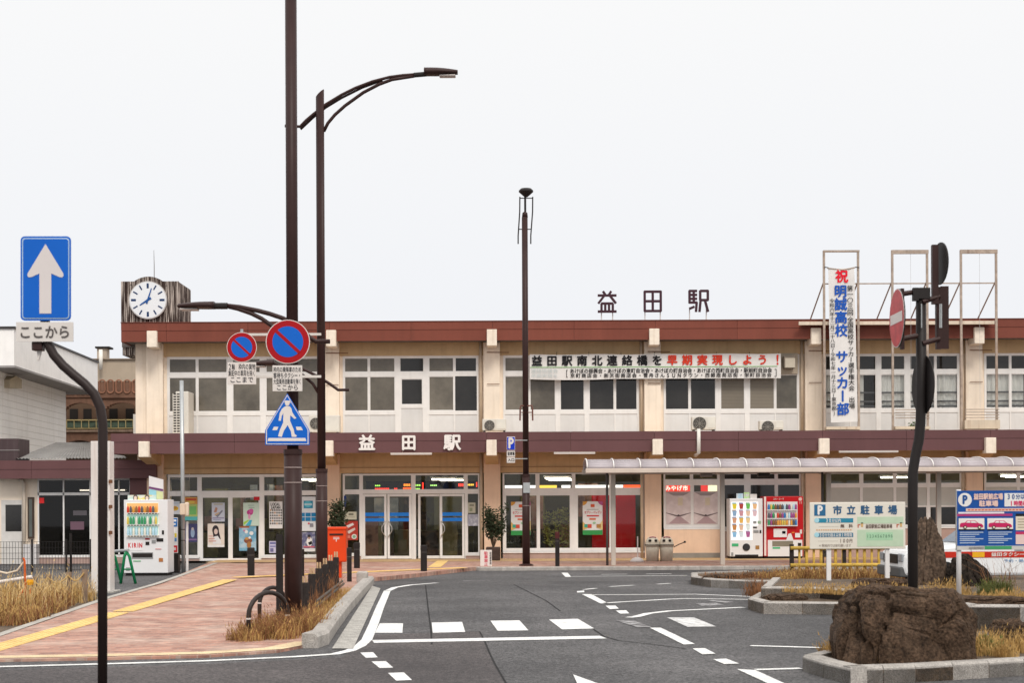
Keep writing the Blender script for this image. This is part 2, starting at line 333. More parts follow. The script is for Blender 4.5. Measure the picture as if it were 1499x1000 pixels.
line([(866, 871.3), (1018, 870.4), (1088, 873.3), (1150, 876)], .14)
line([(884, 883.3), (980, 877.6), (1004, 876.8), (1095, 878)], .14)
line([(920, 904.5), (932, 903), (949, 898.5), (980, 894.9), (1088, 889.6)], .15)
line([(1106, 980.8), (1173, 979)], .13); line([(1098.7, 945.7), (1212, 949)], .12)
line([(836, 844.4), (1006, 842.9)], .12); line([(880, 841.4), (918, 841)], .12); line([(946, 840.6), (983, 840.4)], .12)
line([(855, 863.6), (872, 861.7)], .12); line([(892.5, 859.3), (928.5, 857.2)], .12); line([(962, 855.7), (981, 854.5)], .12)
CRK = M('crack_tar', (.022, .021, .021), .95, var=.2)
for pts in ([(623, 857), (626, 885), (631, 925), (632, 944)], [(702, 925), (709, 938), (716, 955), (724, 972), (742, 1003)], [(590, 926.7), (640, 926), (702, 925)],
            [(868, 921), (884, 932), (905, 938), (950, 943), (1003, 950)], [(752, 856), (772, 866), (800, 880), (820, 895)]):
    line(pts, .022, CRK, 'crack', ROAD + .005)

# brick pavement on the left and along the station front
pav = [(-110, 969), (0, 966), (150, 963.5), (300, 960), (405, 953), (462, 942), (475, 922), (502, 893), (528, 864), (545, 846), (600, 841), (690, 836.5)]
ppts = [PV(x, y) for x, y in pav] + [Vector((40, 41.75, 0)), Vector((40, 60, 0)), Vector((XP(316, 48.2), 60, 0)), Vector((XP(316, 48.2), 47.6, 0))] + [PV(x, y) for x, y in [(230, 855), (157, 876), (0, 930)]]
ppts[11].y = 41.75
pm = MB(); n0 = len(ppts); pm.prism([p + Vector((0, 0, -.5)) for p in ppts], (0, 0, .5))
pavement = struct(pm.build('pavement', BRICK))
tile = MB().poly([(XP(318, 48.2), 46.1, .004), (40, 46.1, .004), (40, 48.6, .004), (XP(318, 48.2), 48.6, .004)]).build('tile_strip', TILE, pavement)
def stones(parent, pts, top, w, h, mat, length=.6, name='kerb_stone', bev=.02):
    """kerb of single stones along a ground path; pts = top front edge"""
    me = None; d = 0.0
    segs = []
    for a, b in zip(pts, pts[1:]): segs.append((a, b, (b - a).length))
    for a, b, L in segs:
        k = max(1, round(L / length)); t = (b - a) / L
        for i in range(k):
            p = a + t * (L * i / k); l = L / k - .008
            if me is None:
                mb = MB().prism([(0, -bev * 1.2, h), (0, 0, h - bev * 1.2), (0, 0, 0), (0, -w, 0), (0, -w, h)][::-1], (1, 0, 0))
                o = mb.build(name, mat, parent); me = o.data
            else: o = bpy.data.objects.new(name, me); COL.objects.link(o); o.parent = parent
            o.location = (p.x, p.y, top - h); o.scale = (l, 1, 1); o.rotation_euler = (0, 0, math.atan2(t.y, t.x) + math.pi) if False else (0, 0, math.atan2(t.y, t.x))
def kerb_empty(name):
    o = bpy.data.objects.new(name, None); COL.objects.link(o); return struct(o)
# the stones' front looks to their local +Y side turned outward: walk the path with the road on the LEFT
k1 = kerb_empty('kerb'); stones(k1, [Vector((26, 41.6, 0)), Vector((XP(702, 41.6, 835), 41.6, 0)), Vector((XP(692, 41.6, 835), 41.9, 0))], .004, .15, .16, CONC)
k2 = kerb_empty('kerb'); stones(k2, [PV(548, 850), PV(532, 868), PV(512, 893), PV(492, 922), PV(481, 940), PV(465, 946)], .08, .20, .24, CONC, .6, bev=.035)
child_ground('gutter', CONCD, [G(x, y, ROAD + .012) for x, y in [(486, 950), (517, 950), (557, 862), (545, 858)]][::-1])
ks = MB().box(-.12, .12, -.12, .12, -.02, .24).build('kerb_stone', CONC, k2, bevel=.04); ks.location = PV(530.5, 853)
edge = strip_pts([PV(x, y) for x, y in [(-100, 966), (0, 963), (150, 960.5), (300, 957), (400, 950.5), (448, 941)]], .30, 0)
edge.v = [(x, y, pavz(y) + .006) for x, y, z in edge.v]; edge.build('edging_strip', M('pale_edging', (.62, .48, .30), .85, var=.25, scale=4, fine=.2, bscale=60), pavement)
ed2 = strip_pts([PV(x, y) for x, y in [(-90, 960), (0, 930), (157, 876), (230, 855), (316, 825)]], .14, 0)
ed2.v = [(x, y, pavz(y) + .007) for x, y, z in ed2.v]; ed2.build('edging_strip', M('grey_edging', (.40, .37, .33), .9, var=.2, scale=4, fine=.2, bscale=60), pavement)
# yellow tactile blocks, 30 cm each
TACT = M('tactile_yellow', (.72, .50, .20), .8, var=.16, scale=2.5, rnd=.06, bump=.2, bscale=50)
tb = MB().box(0, .294, -.17, .17, 0, .006)
for k in range(4): tb.box(.01, .284, -.14 + k * .085, -.105 + k * .085, .006, .011)
def tactile(pts):
    me = None
    for a, b in zip(pts, pts[1:]):
        L = (b - a).length; t = (b - a) / L
        for i in range(int(L / .3)):
            p = a + t * .3 * i
            if 'tact' not in MESHES: o = tb.build('tactile_block', TACT, pavement); MESHES['tact'] = o.data
            else: o = bpy.data.objects.new('tactile_block', MESHES['tact']); COL.objects.link(o); o.parent = pavement
            o.location = (p.x, p.y, pavz(p.y + t.y * .15) + .002); o.rotation_euler = (0, -math.asin(t.z) if abs(t.z) < 1 else 0, math.atan2(t.y, t.x))
MESHES = {}
tactile([PV(-45, 961), PV(180, 896), PV(338, 849)]); tactile([PV(345, 846), PV(690, 831.5)])
tactile([PV(636, 831), Vector((PV(636, 831).x, 46.9, 0))])

# planted islands on the right
def island(pts, z, name='planting_island'):
    m = MB().prism([Vector((p.x, p.y, ROAD - .02)) for p in pts], (0, 0, z - ROAD + .02)); return struct(m.build(name, SOIL))
i1 = [G(x, y, .08) for x, y in [(1012, 844), (1040, 848), (1095, 850.5), (1300, 850.5)]] 
i1r = [Vector((15, i1[-1].y, .08)), Vector((15, 36.6, .08)), Vector((i1[0].x + 1.6, 36.6, .08)), Vector((i1[0].x + .2, 35.6, .08))]
island(i1 + i1r, .06)
kk = kerb_empty('kerb'); stones(kk, (i1 + i1r[:1])[::-1] + [i1r[3], i1r[2]], .085, .15, .19, CONC)
i2 = [G(x, y, .09) for x, y in [(1095, 876), (1117, 882), (1232, 883), (1330, 889), (1400, 903), (1620, 905)]]
i2b = [G(x, y, .09) for x, y in [(1700, 862), (1120, 862)]]
island(i2 + i2b, .07)
kk = kerb_empty('kerb'); stones(kk, i2[::-1] + [i2b[1]], .095, .16, .2, CONC, .75)
i2t = [G(x, y, .25) for x, y in [(1114, 859.5), (1200, 861), (1300, 868), (1380, 880), (1420, 886.5), (1640, 888)]]
island(i2t + [G(1700, 846, .25), G(1130, 846, .25)], .22, 'raised_bed')
kk = kerb_empty('kerb'); stones(kk, i2t[::-1] + [G(1130, 846, .25)], .255, .16, .34, CONC, .75)
i3 = [G(x, y, .07) for x, y in [(1222, 948), (1175, 959), (1205, 968), (1245, 977), (1340, 974), (1499, 965), (1640, 957)]]
island(i3 + [G(1640, 938, .07), G(1300, 938, .07)], .03)
kk = kerb_empty('kerb'); stones(kk, i3[::-1], .07, .17, .19, CONC, .45)
# ------------------------------------------------------------------ station building
WY = 48.4
CREAM = M('cream_column_paint', (.85, .73, .60), .75, var=.10, scale=1.2, streak=.25, dirt=(.42, .30, .18), bump=.15, bscale=25)
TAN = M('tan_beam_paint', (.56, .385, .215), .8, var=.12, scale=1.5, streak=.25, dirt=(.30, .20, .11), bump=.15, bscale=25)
PEACH = M('peach_wall_paint', (.76, .54, .39), .8, var=.08, scale=1.5, streak=.2, dirt=(.42, .28, .18))
RED_FASCIA = M('russet_fascia_metal', (.195, .056, .037), .55, var=.12, scale=1.2, streak=.22, dirt=(.13, .045, .032), rnd=.05, stretch=(1, 1, .3))
PUR_FASCIA = M('purple_brown_fascia_metal', (.135, .063, .064), .5, var=.08, scale=1.0, streak=.12, dirt=(.08, .04, .04), rnd=.05, stretch=(1, 1, .3))
BLOCK = M('cream_beam_end', (.84, .74, .62), .75, var=.10, scale=6, streak=.35, dirt=(.40, .27, .15))
ALU = M('aluminium_frame', (.78, .755, .73), .45, metal=0, var=.06, scale=3, streak=.12, dirt=(.42, .37, .31))
ALUD = M('aluminium_panel', (.68, .665, .65), .55, var=.05, scale=2, streak=.15, dirt=(.40, .36, .32), rnd=.05)
DADO = M('pinkish_dado', (.42, .29, .25), .7, var=.12, scale=3, streak=.2)
PIPE = M('beige_pipe', (.56, .44, .32), .6, var=.12, scale=4, streak=.4, dirt=(.25, .14, .07))
ROOFM = M('roof_grey', (.16, .14, .13), .8, var=.2)
SOFFIT = M('soffit_board', (.50, .37, .25), .8, var=.1)
def pane_mat(name, col, rough, rnd=.25):
    m = M(name, col, rough, var=.5, scale=.7, rnd=rnd, spec=.45); return m
GL_UP = pane_mat('frosted_pane', (.125, .110, .088), .2)  # frosted tone; broad noise in the colour also stands in for reflections
GL_DK = pane_mat('dark_pane', (.022, .020, .018), .06)
GL_BL = M('pane_with_blind', (.23, .20, .16), .22, var=.08, scale=1, rnd=.15)
def blind_lines(m):
    n = m.node_tree.nodes; L = m.node_tree.links; b = n['Principled BSDF']
    g = n.new('ShaderNodeNewGeometry'); w = n.new('ShaderNodeTexWave'); w.bands_direction = 'Z'; w.inputs['Scale'].default_value = 7; L.new(g.outputs['Position'], w.inputs['Vector'])
    src = b.inputs['Base Color'].links[0].from_socket; s = n.new('ShaderNodeVectorMath'); s.operation = 'SCALE'
    r = n.new('ShaderNodeMapRange'); r.inputs[3].default_value = .72; r.inputs[4].default_value = 1.1; L.new(w.outputs[0], r.inputs[0]); L.new(src, s.inputs[0]); L.new(r.outputs[0], s.inputs['Scale']); L.new(s.outputs[0], b.inputs['Base Color'])
blind_lines(GL_BL)
CLEAR = glass('clear_glass', (.95, .95, .93), .55)

st = thing('station_building', (0, WY, 0), 'long two-storey cream railway station with russet roof fascia and purple canopy fascia', 'station')
XL, XR = XP(177, WY - .75, 485), 27.0
COLX = [-11.2, -5.67, -.62, 4.43, 9.48, 14.53, 19.58, 24.63]
# roof, canopy slabs
rf = MB().box(XL + .03, XR, WY - .70, WY + 12, ZY(497, WY - .75), ZY(471.5, WY - .75)).build('roof', ROOFM, st)
Z2T, Z2B = ZY(632.3, WY - 1.75), ZY(662.3, WY - 1.75)
XLc = XP(162, WY - 1.75, 648)
MB().box(XLc + .03, XR, WY - 1.70, WY - .16, Z2B + .04, Z2T - .02).build('canopy_slab', SOFFIT, st)
def fascia(x0, x1, y0, ys, y1, Yf, seams, mat, name, zt=None):
    for a, b in zip(seams, seams[1:]):
        for (ya, yb, dy) in ((y0, ys, 0.0), (ys, y1, .012)):
            MB().box(a + .004, b - .004, Yf + dy, Yf + .05, ZY(yb, Yf) + .003, ZY(ya, Yf) - .003).build('fascia_panel', mat, st)
sx = XP(601.6, WY - .75, 485); pitch = XP(721, WY - .75, 485) - sx
seams = [XL] + [sx + pitch * k for k in range(-6, 16) if XL + .6 < sx + pitch * k < XR] + [XR]
fascia(XL, XR, 470.2, 482, 498.2, WY - .75, seams, RED_FASCIA, 'f')
MB().box(XL - .01, XR, WY - .77, WY + 12, ZY(470.2, WY - .75), ZY(469.2, WY - .75)).build('roof_flashing', M('flashing', (.16, .055, .04), .5, var=.1), rf)
sx2 = XP(343, WY - 1.75, 648); pitch2 = XP(720, WY - 1.75, 648) - XP(597, WY - 1.75, 648)
seams2 = [XLc] + [sx2 + pitch2 * k for k in range(-3, 16) if XLc + .6 < sx2 + pitch2 * k < XR] + [XR]
fascia(XLc, XR, 632.3, 645, 662.3, WY - 1.75, seams2, PUR_FASCIA, 'f')
MB().box(XLc, XLc + .04, WY - 1.69, WY - .2, Z2B, Z2T - .005).build('fascia_panel', PUR_FASCIA, st)
MB().box(XL, XL + .04, WY - .69, WY + 12, ZY(498.2, WY - .75), ZY(471, WY - .75)).build('fascia_panel', RED_FASCIA, st)
# columns, beams, beam ends
ZB1, ZT1 = 0.0, Z2T
for i, cx in enumerate(COLX):
    w = .26
    MB().box(cx - w, cx + w, WY - .16, WY + .3, Z2T - .03, ZY(498, WY - .7)).build('column', CREAM, st, bevel=.012)
    MB().box(cx - w, cx + w, WY - .16, WY + .3, -.05, Z2B + .03).build('column', PEACH if i != 2 else PEACH, st, bevel=.012)
    u = XP((222, 484.5, 720, 958, 1195, 1434, 1674, 1914)[i], WY - .87, 494)
    MB().box(u - .155, u + .155, WY - .87, WY - .2, ZY(506, WY - .87), ZY(482, WY - .87)).build('beam_end', BLOCK, st, bevel=.015)
    u = XP((210, 480, 719.5, 963, 1207, 1451, 1695, 1939)[i], WY - 1.92, 655)
    be = MB().box(u - .155, u + .155, WY - 1.92, WY - 1.55, ZY(667, WY - 1.92), ZY(644, WY - 1.92)).build('beam_end', BLOCK, st, bevel=.015)
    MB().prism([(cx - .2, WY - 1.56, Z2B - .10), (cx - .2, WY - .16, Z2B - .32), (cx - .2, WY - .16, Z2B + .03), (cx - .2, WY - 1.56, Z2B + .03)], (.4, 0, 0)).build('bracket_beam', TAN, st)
ZWT = ZY(520.2, WY)                      # head of the upper windows
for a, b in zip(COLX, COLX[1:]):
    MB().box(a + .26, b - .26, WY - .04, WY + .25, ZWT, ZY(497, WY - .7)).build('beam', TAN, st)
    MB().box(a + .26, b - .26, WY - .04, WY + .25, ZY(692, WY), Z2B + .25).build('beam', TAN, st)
    MB().box(a + .26, b - .26, WY - .06, WY - .041, ZY(684.5, WY), ZY(683.5, WY)).build('beam_trim', M('trim_brown', (.33, .2, .1), .7), st)
MB().box(XL + .25, COLX[0] - .26, WY + .05, WY + .25, Z2T - .1, ZY(497, WY - .7)).build('wall', CREAM, st)
MB().box(XL + .25, XL + .45, WY + .25, WY + 12, -.1, ZY(497, WY - .7)).build('wall', CREAM, st)
MB().box(XL + .45, XR, WY + 11.8, WY + 12, -.1, ZY(497, WY - .7)).build('wall', CREAM, st)
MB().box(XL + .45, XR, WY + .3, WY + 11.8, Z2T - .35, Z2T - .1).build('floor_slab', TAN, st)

def window(x0, x1, z0, z1, cells, Y=WY, fw=.045, name='window', sill=True, fd=.07, label=None):
    """cells: (x0, x1, z0, z1, kind) as fractions; frame = everything between the cells"""
    W, H = x1 - x0, z1 - z0; mb = MB()
    xs = sorted({0.0, 1.0} | {c[0] for c in cells} | {c[1] for c in cells}); zs = sorted({0.0, 1.0} | {c[2] for c in cells} | {c[3] for c in cells})
    for i in range(len(xs) - 1):
        for j in range(len(zs) - 1):
            cx, cz = (xs[i] + xs[i+1]) / 2, (zs[j] + zs[j+1]) / 2
            if any(c[0] < cx < c[1] and c[2] < cz < c[3] for c in cells): continue
            mb.box(x0 + xs[i] * W, x0 + xs[i+1] * W, Y, Y + fd, z0 + zs[j] * H, z0 + zs[j+1] * H)
    f = mb.build(name, ALU, st)
    if label: f['label'] = label
    for c in cells:
        a, b, d, e = x0 + c[0] * W, x0 + c[1] * W, z0 + c[2] * H, z0 + c[3] * H
        k = c[4]
        if k is None: continue
        m = {'g': GL_UP, 'd': GL_DK, 'b': GL_BL, 'c': CLEAR, 'p': ALUD}[k]
        if k == 'p': MB().box(a - .01, b + .01, Y + .02, Y + .05, d - .01, e + .01).build('panel', m, f)
        else:
            MB().box(a - .01, b + .01, Y + .03, Y + .038, d - .01, e + .01).build('pane', m, f)
            # slim inner sash round every pane
            s = MB(); t = .022
            s.box(a, b, Y + .012, Y + .029, e - t, e); s.box(a, b, Y + .012, Y + .029, d, d + t); s.box(a, a + t, Y + .012, Y + .029, d + t, e - t); s.box(b - t, b, Y + .012, Y + .029, d + t, e - t)
            s.build('sash', ALU, f)
    return f
# upper storey: rows of transom, pane and panel, 2 | 1 | 2
Z0u = Z2T - .06; Hh = ZWT - Z0u
def fr(y): return (ZY(y, WY) - Z0u) / Hh
R_T, R_M, R_P = (fr(544), fr(523)), (fr(601), fr(550.5)), (.02, fr(606.8))
colsF = [(.012, .187), (.197, .385), (.42, .598), (.634, .818), (.828, .988)]
kinds = [['g', 'g', 'g', 'g', 'g'], ['g', 'g', 'd', 'g', 'd'], ['g', 'g', 'd', 'd', 'd'], ['d', 'd', 'b', 'b', 'g'], ['c'] * 5, ['c'] * 5, ['g'] * 5]
for i, (a, b) in enumerate(zip(COLX, COLX[1:])):
    x0, x1 = a + .36, b - (.42 if i else .27)
    cells = []
    for j, (c0, c1) in enumerate(colsF):
        cells += [(c0, c1, *R_T, 'd' if kinds[i][j] == 'c' else ('g' if kinds[i][j] != 'd' else 'd'))]
        if i == 1 and j == 2: cells += [(c0 + .01, c1 - .01, fr(592), fr(554), 'd'), (c0 + .01, c1 - .01, .02, fr(597), 'p')]
        else: cells += [(c0, c1, *R_M, kinds[i][j]), (c0, c1, *R_P, 'p')]
    w = window(x0, x1, Z0u, ZWT, cells)
    if i == 1:
        hx = x0 + .59 * (x1 - x0); MB().lathe([(.03, 0), (.03, .05)], 10, (0, 0, 0)).build('door_knob', M('knob', (.08, .07, .06), .4, var=0), w)
        k = w.children[-1]; k.location = (hx, WY - .0, ZY(594, WY)); k.rotation_euler = (math.pi / 2, 0, 0)
    if i > 0: MB().tube([(b - .345, WY - .07, Z2T), (b - .345, WY - .07, ZY(499, WY - .1))], .045, 8).build('downpipe', PIPE, st, smooth=True)
    if i > 0: MB().tube([(b - .345, WY - .07, -.02), (b - .345, WY - .07, Z2B + .03)], .05, 8).build('downpipe', PIPE, st, smooth=True)
    MB().box(a + .26, x0, WY + .02, WY + .2, Z0u, ZWT).build('wall', CREAM, st); MB().box(x1, b - .26, WY + .02, WY + .2, Z0u, ZWT).build('wall', CREAM, st)
    if kinds[i][0] == 'c':                # white curtains and guard rails behind clear panes
        cb = MB(); n = 90; zc0, zc1 = ZY(603, WY), ZY(549, WY); pts = []
        for k in range(n + 1):
            x = x0 + (x1 - x0) * k / n; pts.append((x, WY + .13 + .03 * math.sin(k * 1.7) + .02 * math.sin(k * .61)))
        for k in range(n):
            if (k // 9) % 4 == 3: continue
            p, q = pts[k], pts[k + 1]; cb.poly([(p[0], p[1], zc0), (q[0], q[1], zc0), (q[0], q[1], zc1), (p[0], p[1], zc1)])
        cb.build('curtain', M('white_curtain', (.88, .88, .88), .9, var=.1), w, smooth=True)
        for yy in (576, 589, 596): MB().box(x0, x1, WY + .045, WY + .07, ZY(yy + 2.4, WY), ZY(yy, WY)).build('guard_rail', M('rail_grey', (.11, .11, .12), .5), w)
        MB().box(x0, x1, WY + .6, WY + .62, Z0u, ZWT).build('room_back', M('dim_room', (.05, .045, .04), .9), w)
# rusty wires and stays across the columns
for i, cx in enumerate(COLX[1:6]):
    r = MB(); z = ZY(516.5, WY); r.tube([(cx - .15, WY - .2, z), (cx + .55, WY - .2, z - .01)], .012, 6); r.tube([(cx - .15, WY - .2, ZY(563, WY)), (cx + .25, WY - .2, ZY(563, WY))], .010, 6)
    r.build('wire_stay', M('rust', (.16, .07, .035), .8), st)

# ground floor
ZF = ZY(693, WY)
def lower(i, x0, x1, z0, cells, label=None): return window(x0, x1, z0, ZF, cells, Y=WY - .02, label=label)
def gx(px): return XP(px, WY, 760)
def FX(px, x0, x1): return (gx(px) - x0) / (x1 - x0)
def FZ(y, z0): return (ZY(y, WY) - z0) / (ZF - z0)
def make_lower(x0p, x1p, zbot, spec):
    x0, x1 = gx(x0p), gx(x1p); z0 = ZY(zbot, WY)
    cells = [(FX(a, x0, x1), FX(b, x0, x1), FZ(d, z0), FZ(c, z0), k) for a, b, c, d, k in spec]
    f = lower(0, x0, x1, z0, cells)
    if zbot < 818: MB().box(x0, x1, WY - .07, WY + .1, -.02, z0).build('dado', DADO, st); MB().box(x0, x1, WY - .10, WY + .04, z0 - .035, z0).build('window_sill', ALU, st)
    return f
w1 = make_lower(246, 292, 814, [(248, 290, 696, 718, 'c'), (248, 290, 723.5, 812, 'c')])
w1b = make_lower(292, 383, 819.5, [(294.5, 381, 696, 718, 'c'), (296, 335, 726, 817, 'c'), (339.5, 379.5, 726, 817, 'c')])
w1c = make_lower(383, 474, 814, [(386, 424, 696, 718, 'c'), (428, 470, 696, 718, 'c'), (386, 424, 723, 812, 'c'), (428, 470, 723, 812, 'c')])
w2a = make_lower(502, 528.5, 812, [(504, 527, 694.5, 717, 'c'), (504, 527, 722, 810, 'c')])
w2b = make_lower(528.5, 682, 819.8, [(530.5, 603, 694.5, 717, 'c'), (607.5, 680, 694.5, 717, 'c'), (531, 602.5, 722.5, 819.6, None), (609, 680.5, 722.5, 819.6, None)])
w2c = make_lower(682, 702, 812, [(684, 701, 694.5, 717, 'c'), (684, 701, 722, 810, 'c')])
w3 = make_lower(736, 943.5, 808.5, [(737.5, 785, 693.5, 716, 'c'), (789, 838, 693.5, 716, 'c'), (841.5, 893, 693.5, 716, 'c'), (895, 942, 693.5, 716, 'c'),
      (740, 786.5, 725, 804, 'c'), (789.5, 835, 725, 804, 'c'), (845, 893, 725, 804, 'c'), (895, 941, 725, 804, 'c')])
w4 = make_lower(971.5, 1053, 775, [(973, 1011, 695, 704, 'c'), (1014, 1051, 695, 704, 'c'), (974, 1011.5, 711, 770, 'c'), (1015, 1051, 711, 770, 'c')])
MB().box(gx(971.5), gx(1058), WY - .09, WY + .1, ZY(811, WY), ZY(775.1, WY)).build('wall', PEACH, st)
MB().box(gx(971.5), gx(1058), WY - .11, WY + .1, -.02, ZY(811, WY)).build('plinth', M('plinth_grey', (.27, .25, .22), .9, var=.15), st)
w4b = make_lower(1053, 1173, 778, [(1056, 1090.5, 695, 704, 'd'), (1098, 1135, 695, 704, 'd'), (1138, 1171, 695, 704, 'd'), (1056, 1090.5, 711, 774, 'd'), (1098, 1135, 711, 774, 'd'), (1138, 1171, 711, 774, 'd')])
FROST = M('white_frosted_pane', (.50, .49, .45), .35, var=.06, rnd=.06)
def frosted(a, b):
    spec = []; w = (b - a) / 4
    for k in range(4):
        l, r = a + w * k + 2, a + w * (k + 1) - 2
        spec += [(l, r, 695, 711, 'c'), (l, r, 716.5, 743, None), (l, r, 744.5, 772, 'd')]
    f = make_lower(a, b, 775, spec)
    for k in range(4): MB().fbox(a + w * k + 1.5, a + w * (k + 1) - 1.5, 716, 743.5, WY + .01, WY + .018).build('pane', FROST, f)
frosted(1212, 1408); frosted(1441, 1640)
for a, b in ((1212, 1408), (1441, 1640)): pass
# double-leaf entrance doors with angular handles and blue bands
BLUEB = C((.02, .19, .62), .3)
def door_leaf(px0, px1, hside, Y=WY - .03, bands=True, parent=None, blue=True, dark=False):
    x0, x1 = XP(px0, Y, 770), XP(px1, Y, 770); z0, z1 = .015, ZY(723, WY); mb = MB(); t = .075
    mb.box(x0, x0 + t, Y, Y + .05, z0, z1); mb.box(x1 - t, x1, Y, Y + .05, z0, z1); mb.box(x0 + t, x1 - t, Y, Y + .05, z1 - t, z1); mb.box(x0 + t, x1 - t, Y, Y + .05, z0, z0 + .09)
    d = mb.build('door', ALU, st, bevel=.006)
    MB().box(x0 + t - .01, x1 - t + .01, Y + .02, Y + .03, z0 + .08, z1 - t + .01).build('pane', CLEAR, d)
    if blue:
        for (a, b) in ((750, 755.3), (758, 763)): MB().box(x0 + t, x1 - t, Y + .014, Y + .019, ZY(b, WY), ZY(a, WY)).build('blue_band', BLUEB, d)
    if hside:
        hx = x1 - t / 2 if hside > 0 else x0 + t / 2; s = -hside; zc = ZY(774, WY); hy = Y - .06
        MB().tube([(hx, Y, zc + .24), (hx, hy, zc + .24), (hx + s * .11, hy, zc + .06), (hx + s * .11, hy, zc - .06), (hx, hy, zc - .24), (hx, Y, zc - .24)], .014, 8).build('handle', M('steel', (.6, .58, .55), .3, metal=.8, var=.05), d, smooth=True)
    return d
door_leaf(531, 566, 1); door_leaf(567, 602.3, -1); door_leaf(644, 680, -1); door_leaf(612, 647, 0, Y=WY + .05, blue=False)
MB().box(XP(604, WY), XP(608, WY), WY - .06, WY + .04, 0, ZY(722, WY)).build('door_post', ALU, st)
# ground-floor rooms behind the glass
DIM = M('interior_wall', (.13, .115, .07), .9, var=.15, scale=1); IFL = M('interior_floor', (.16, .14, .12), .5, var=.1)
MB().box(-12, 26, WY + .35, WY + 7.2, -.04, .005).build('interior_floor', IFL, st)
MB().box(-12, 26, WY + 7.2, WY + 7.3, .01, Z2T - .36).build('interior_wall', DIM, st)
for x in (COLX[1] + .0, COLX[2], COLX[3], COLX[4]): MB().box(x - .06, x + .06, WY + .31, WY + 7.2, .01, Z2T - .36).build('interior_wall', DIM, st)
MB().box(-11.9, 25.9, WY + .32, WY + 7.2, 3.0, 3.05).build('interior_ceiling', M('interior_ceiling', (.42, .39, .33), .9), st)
TUBE = M('lit_tube', (1, .95, .82), .5, var=0, emit=6)
for (x, y, l) in [(-6.6, 2.6, 1.1), (-6.5, 4.6, 1.0), (-2.3, 3.4, .8), (-2.1, 5.2, .8), (1.5, 2.4, .8), (1.6, 4.0, .8), (1.7, 5.5, .8), (12.9, 3.5, .9), (16.4, 2.2, .6), (17.0, 3.6, .6)]:
    lf = MB().box(x - l / 2 - .05, x + l / 2 + .05, WY + y - .09, WY + y + .09, 2.60, 2.66).build('ceiling_or_added_light', M('lamp_body', (.7, .7, .68), .5), st)
    MB().tube([(x - l / 2, WY + y, 2.575), (x + l / 2, WY + y, 2.575)], .024, 8).build('lamp_or_added_tube', TUBE, lf)
for x in (-9.8, -7.6, -4.4, -2.2, .6, 2.8, 5.6, 8, 11, 13, 16, 18):  # added lamps above the sight line, unseen, to brighten the rooms
    for y in (1.6, 4.2):
        lf = MB().box(x - .62, x + .62, WY + y - .09, WY + y + .09, 2.93, 2.99).build('ceiling_or_added_light', M('lamp_body', (.7, .7, .68), .5), st); MB().tube([(x - .6, WY + y, 2.90), (x + .6, WY + y, 2.90)], .03, 8).build('lamp_or_added_tube', M('added_fill_tube', (1, .93, .78), .5, var=0, emit=18), lf)
for px in (602, 841): 
    lf = MB().box(XP(px, WY - 1.3, 664) - .63, XP(px, WY - 1.3, 664) + .63, WY - 1.38, WY - 1.22, Z2B - .045, Z2B + .04).build('soffit_light', M('soffit_lamp', (.85, .83, .78), .4, emit=.35), st)
lp = MB().box(XP(1305, WY - 1.3, 668) - 1.6, XP(1305, WY - 1.3, 668) + .2, WY - 1.36, WY - 1.24, Z2B - .04, Z2B + .04).build('soffit_light', M('soffit_lamp', (.85, .83, .78), .4, emit=.35), st)
MB().tube([(XP(1023, WY - 1.86, 640), WY - 1.83, Z2T + .06), (XP(1023, WY - 1.86, 640), WY - 1.83, Z2B - .05), (XP(1019, WY - 1.8, 660), WY - 1.6, Z2B - .12)], .055, 10).build('overflow_pipe', M('white_pipe', (.74, .70, .64), .5), st, smooth=True)
rI = random.Random(21); IP = [picture('inside_print_%d' % k, c, 3) for k, c in enumerate([[(.06, .06, .03), (.20, .18, .08), (.30, .27, .15)], [(.02, .02, .02), (.05, .04, .03), (.16, .11, .07)], [(.30, .04, .03), (.36, .22, .15), (.12, .06, .04)], [(.10, .12, .13), (.32, .35, .35), (.50, .48, .43)], [(.02, .02, .015), (.14, .13, .05), (.05, .045, .03)]])]
for k in range(60):
    x = -10.5 + 15.6 * rI.random(); y = rI.choice((1.4, 2.2, 3.2, 4.5, 6.0)); w, h = rI.uniform(.25, .8), rI.uniform(.4, 1.5); z = rI.choice((.02, .02, .9, 1.3))
    if abs(x - (-5.67)) < .6 or abs(x - (-.62)) < .6 or abs(x - 4.43) < .7: continue
    MB().box(x - w / 2, x + w / 2, WY + y + .011 * k / 46, WY + y + .35, z, min(2.4, z + h)).build('display_shelf' if z < .5 else 'wall_poster', IP[k % 5], st)
# raised white station name on the canopy fascia
lm = M('white_raised_letter', (.80, .76, .72), .5, var=.05)
for ch, a, b in (('益', 525.5, 548.5), ('田', 588, 608.5), ('駅', 650, 674)):
    Y = WY - 1.81; mb = letters(MB(), ch, XP(a, Y, 648) - .02, XP(b, Y, 648) + .02, ZY(659.5, Y), ZY(635.5, Y), Y, .035, ext=.055); o = mb.build('canopy_letter', lm, st); o['label'] = 'raised white character ' + ch
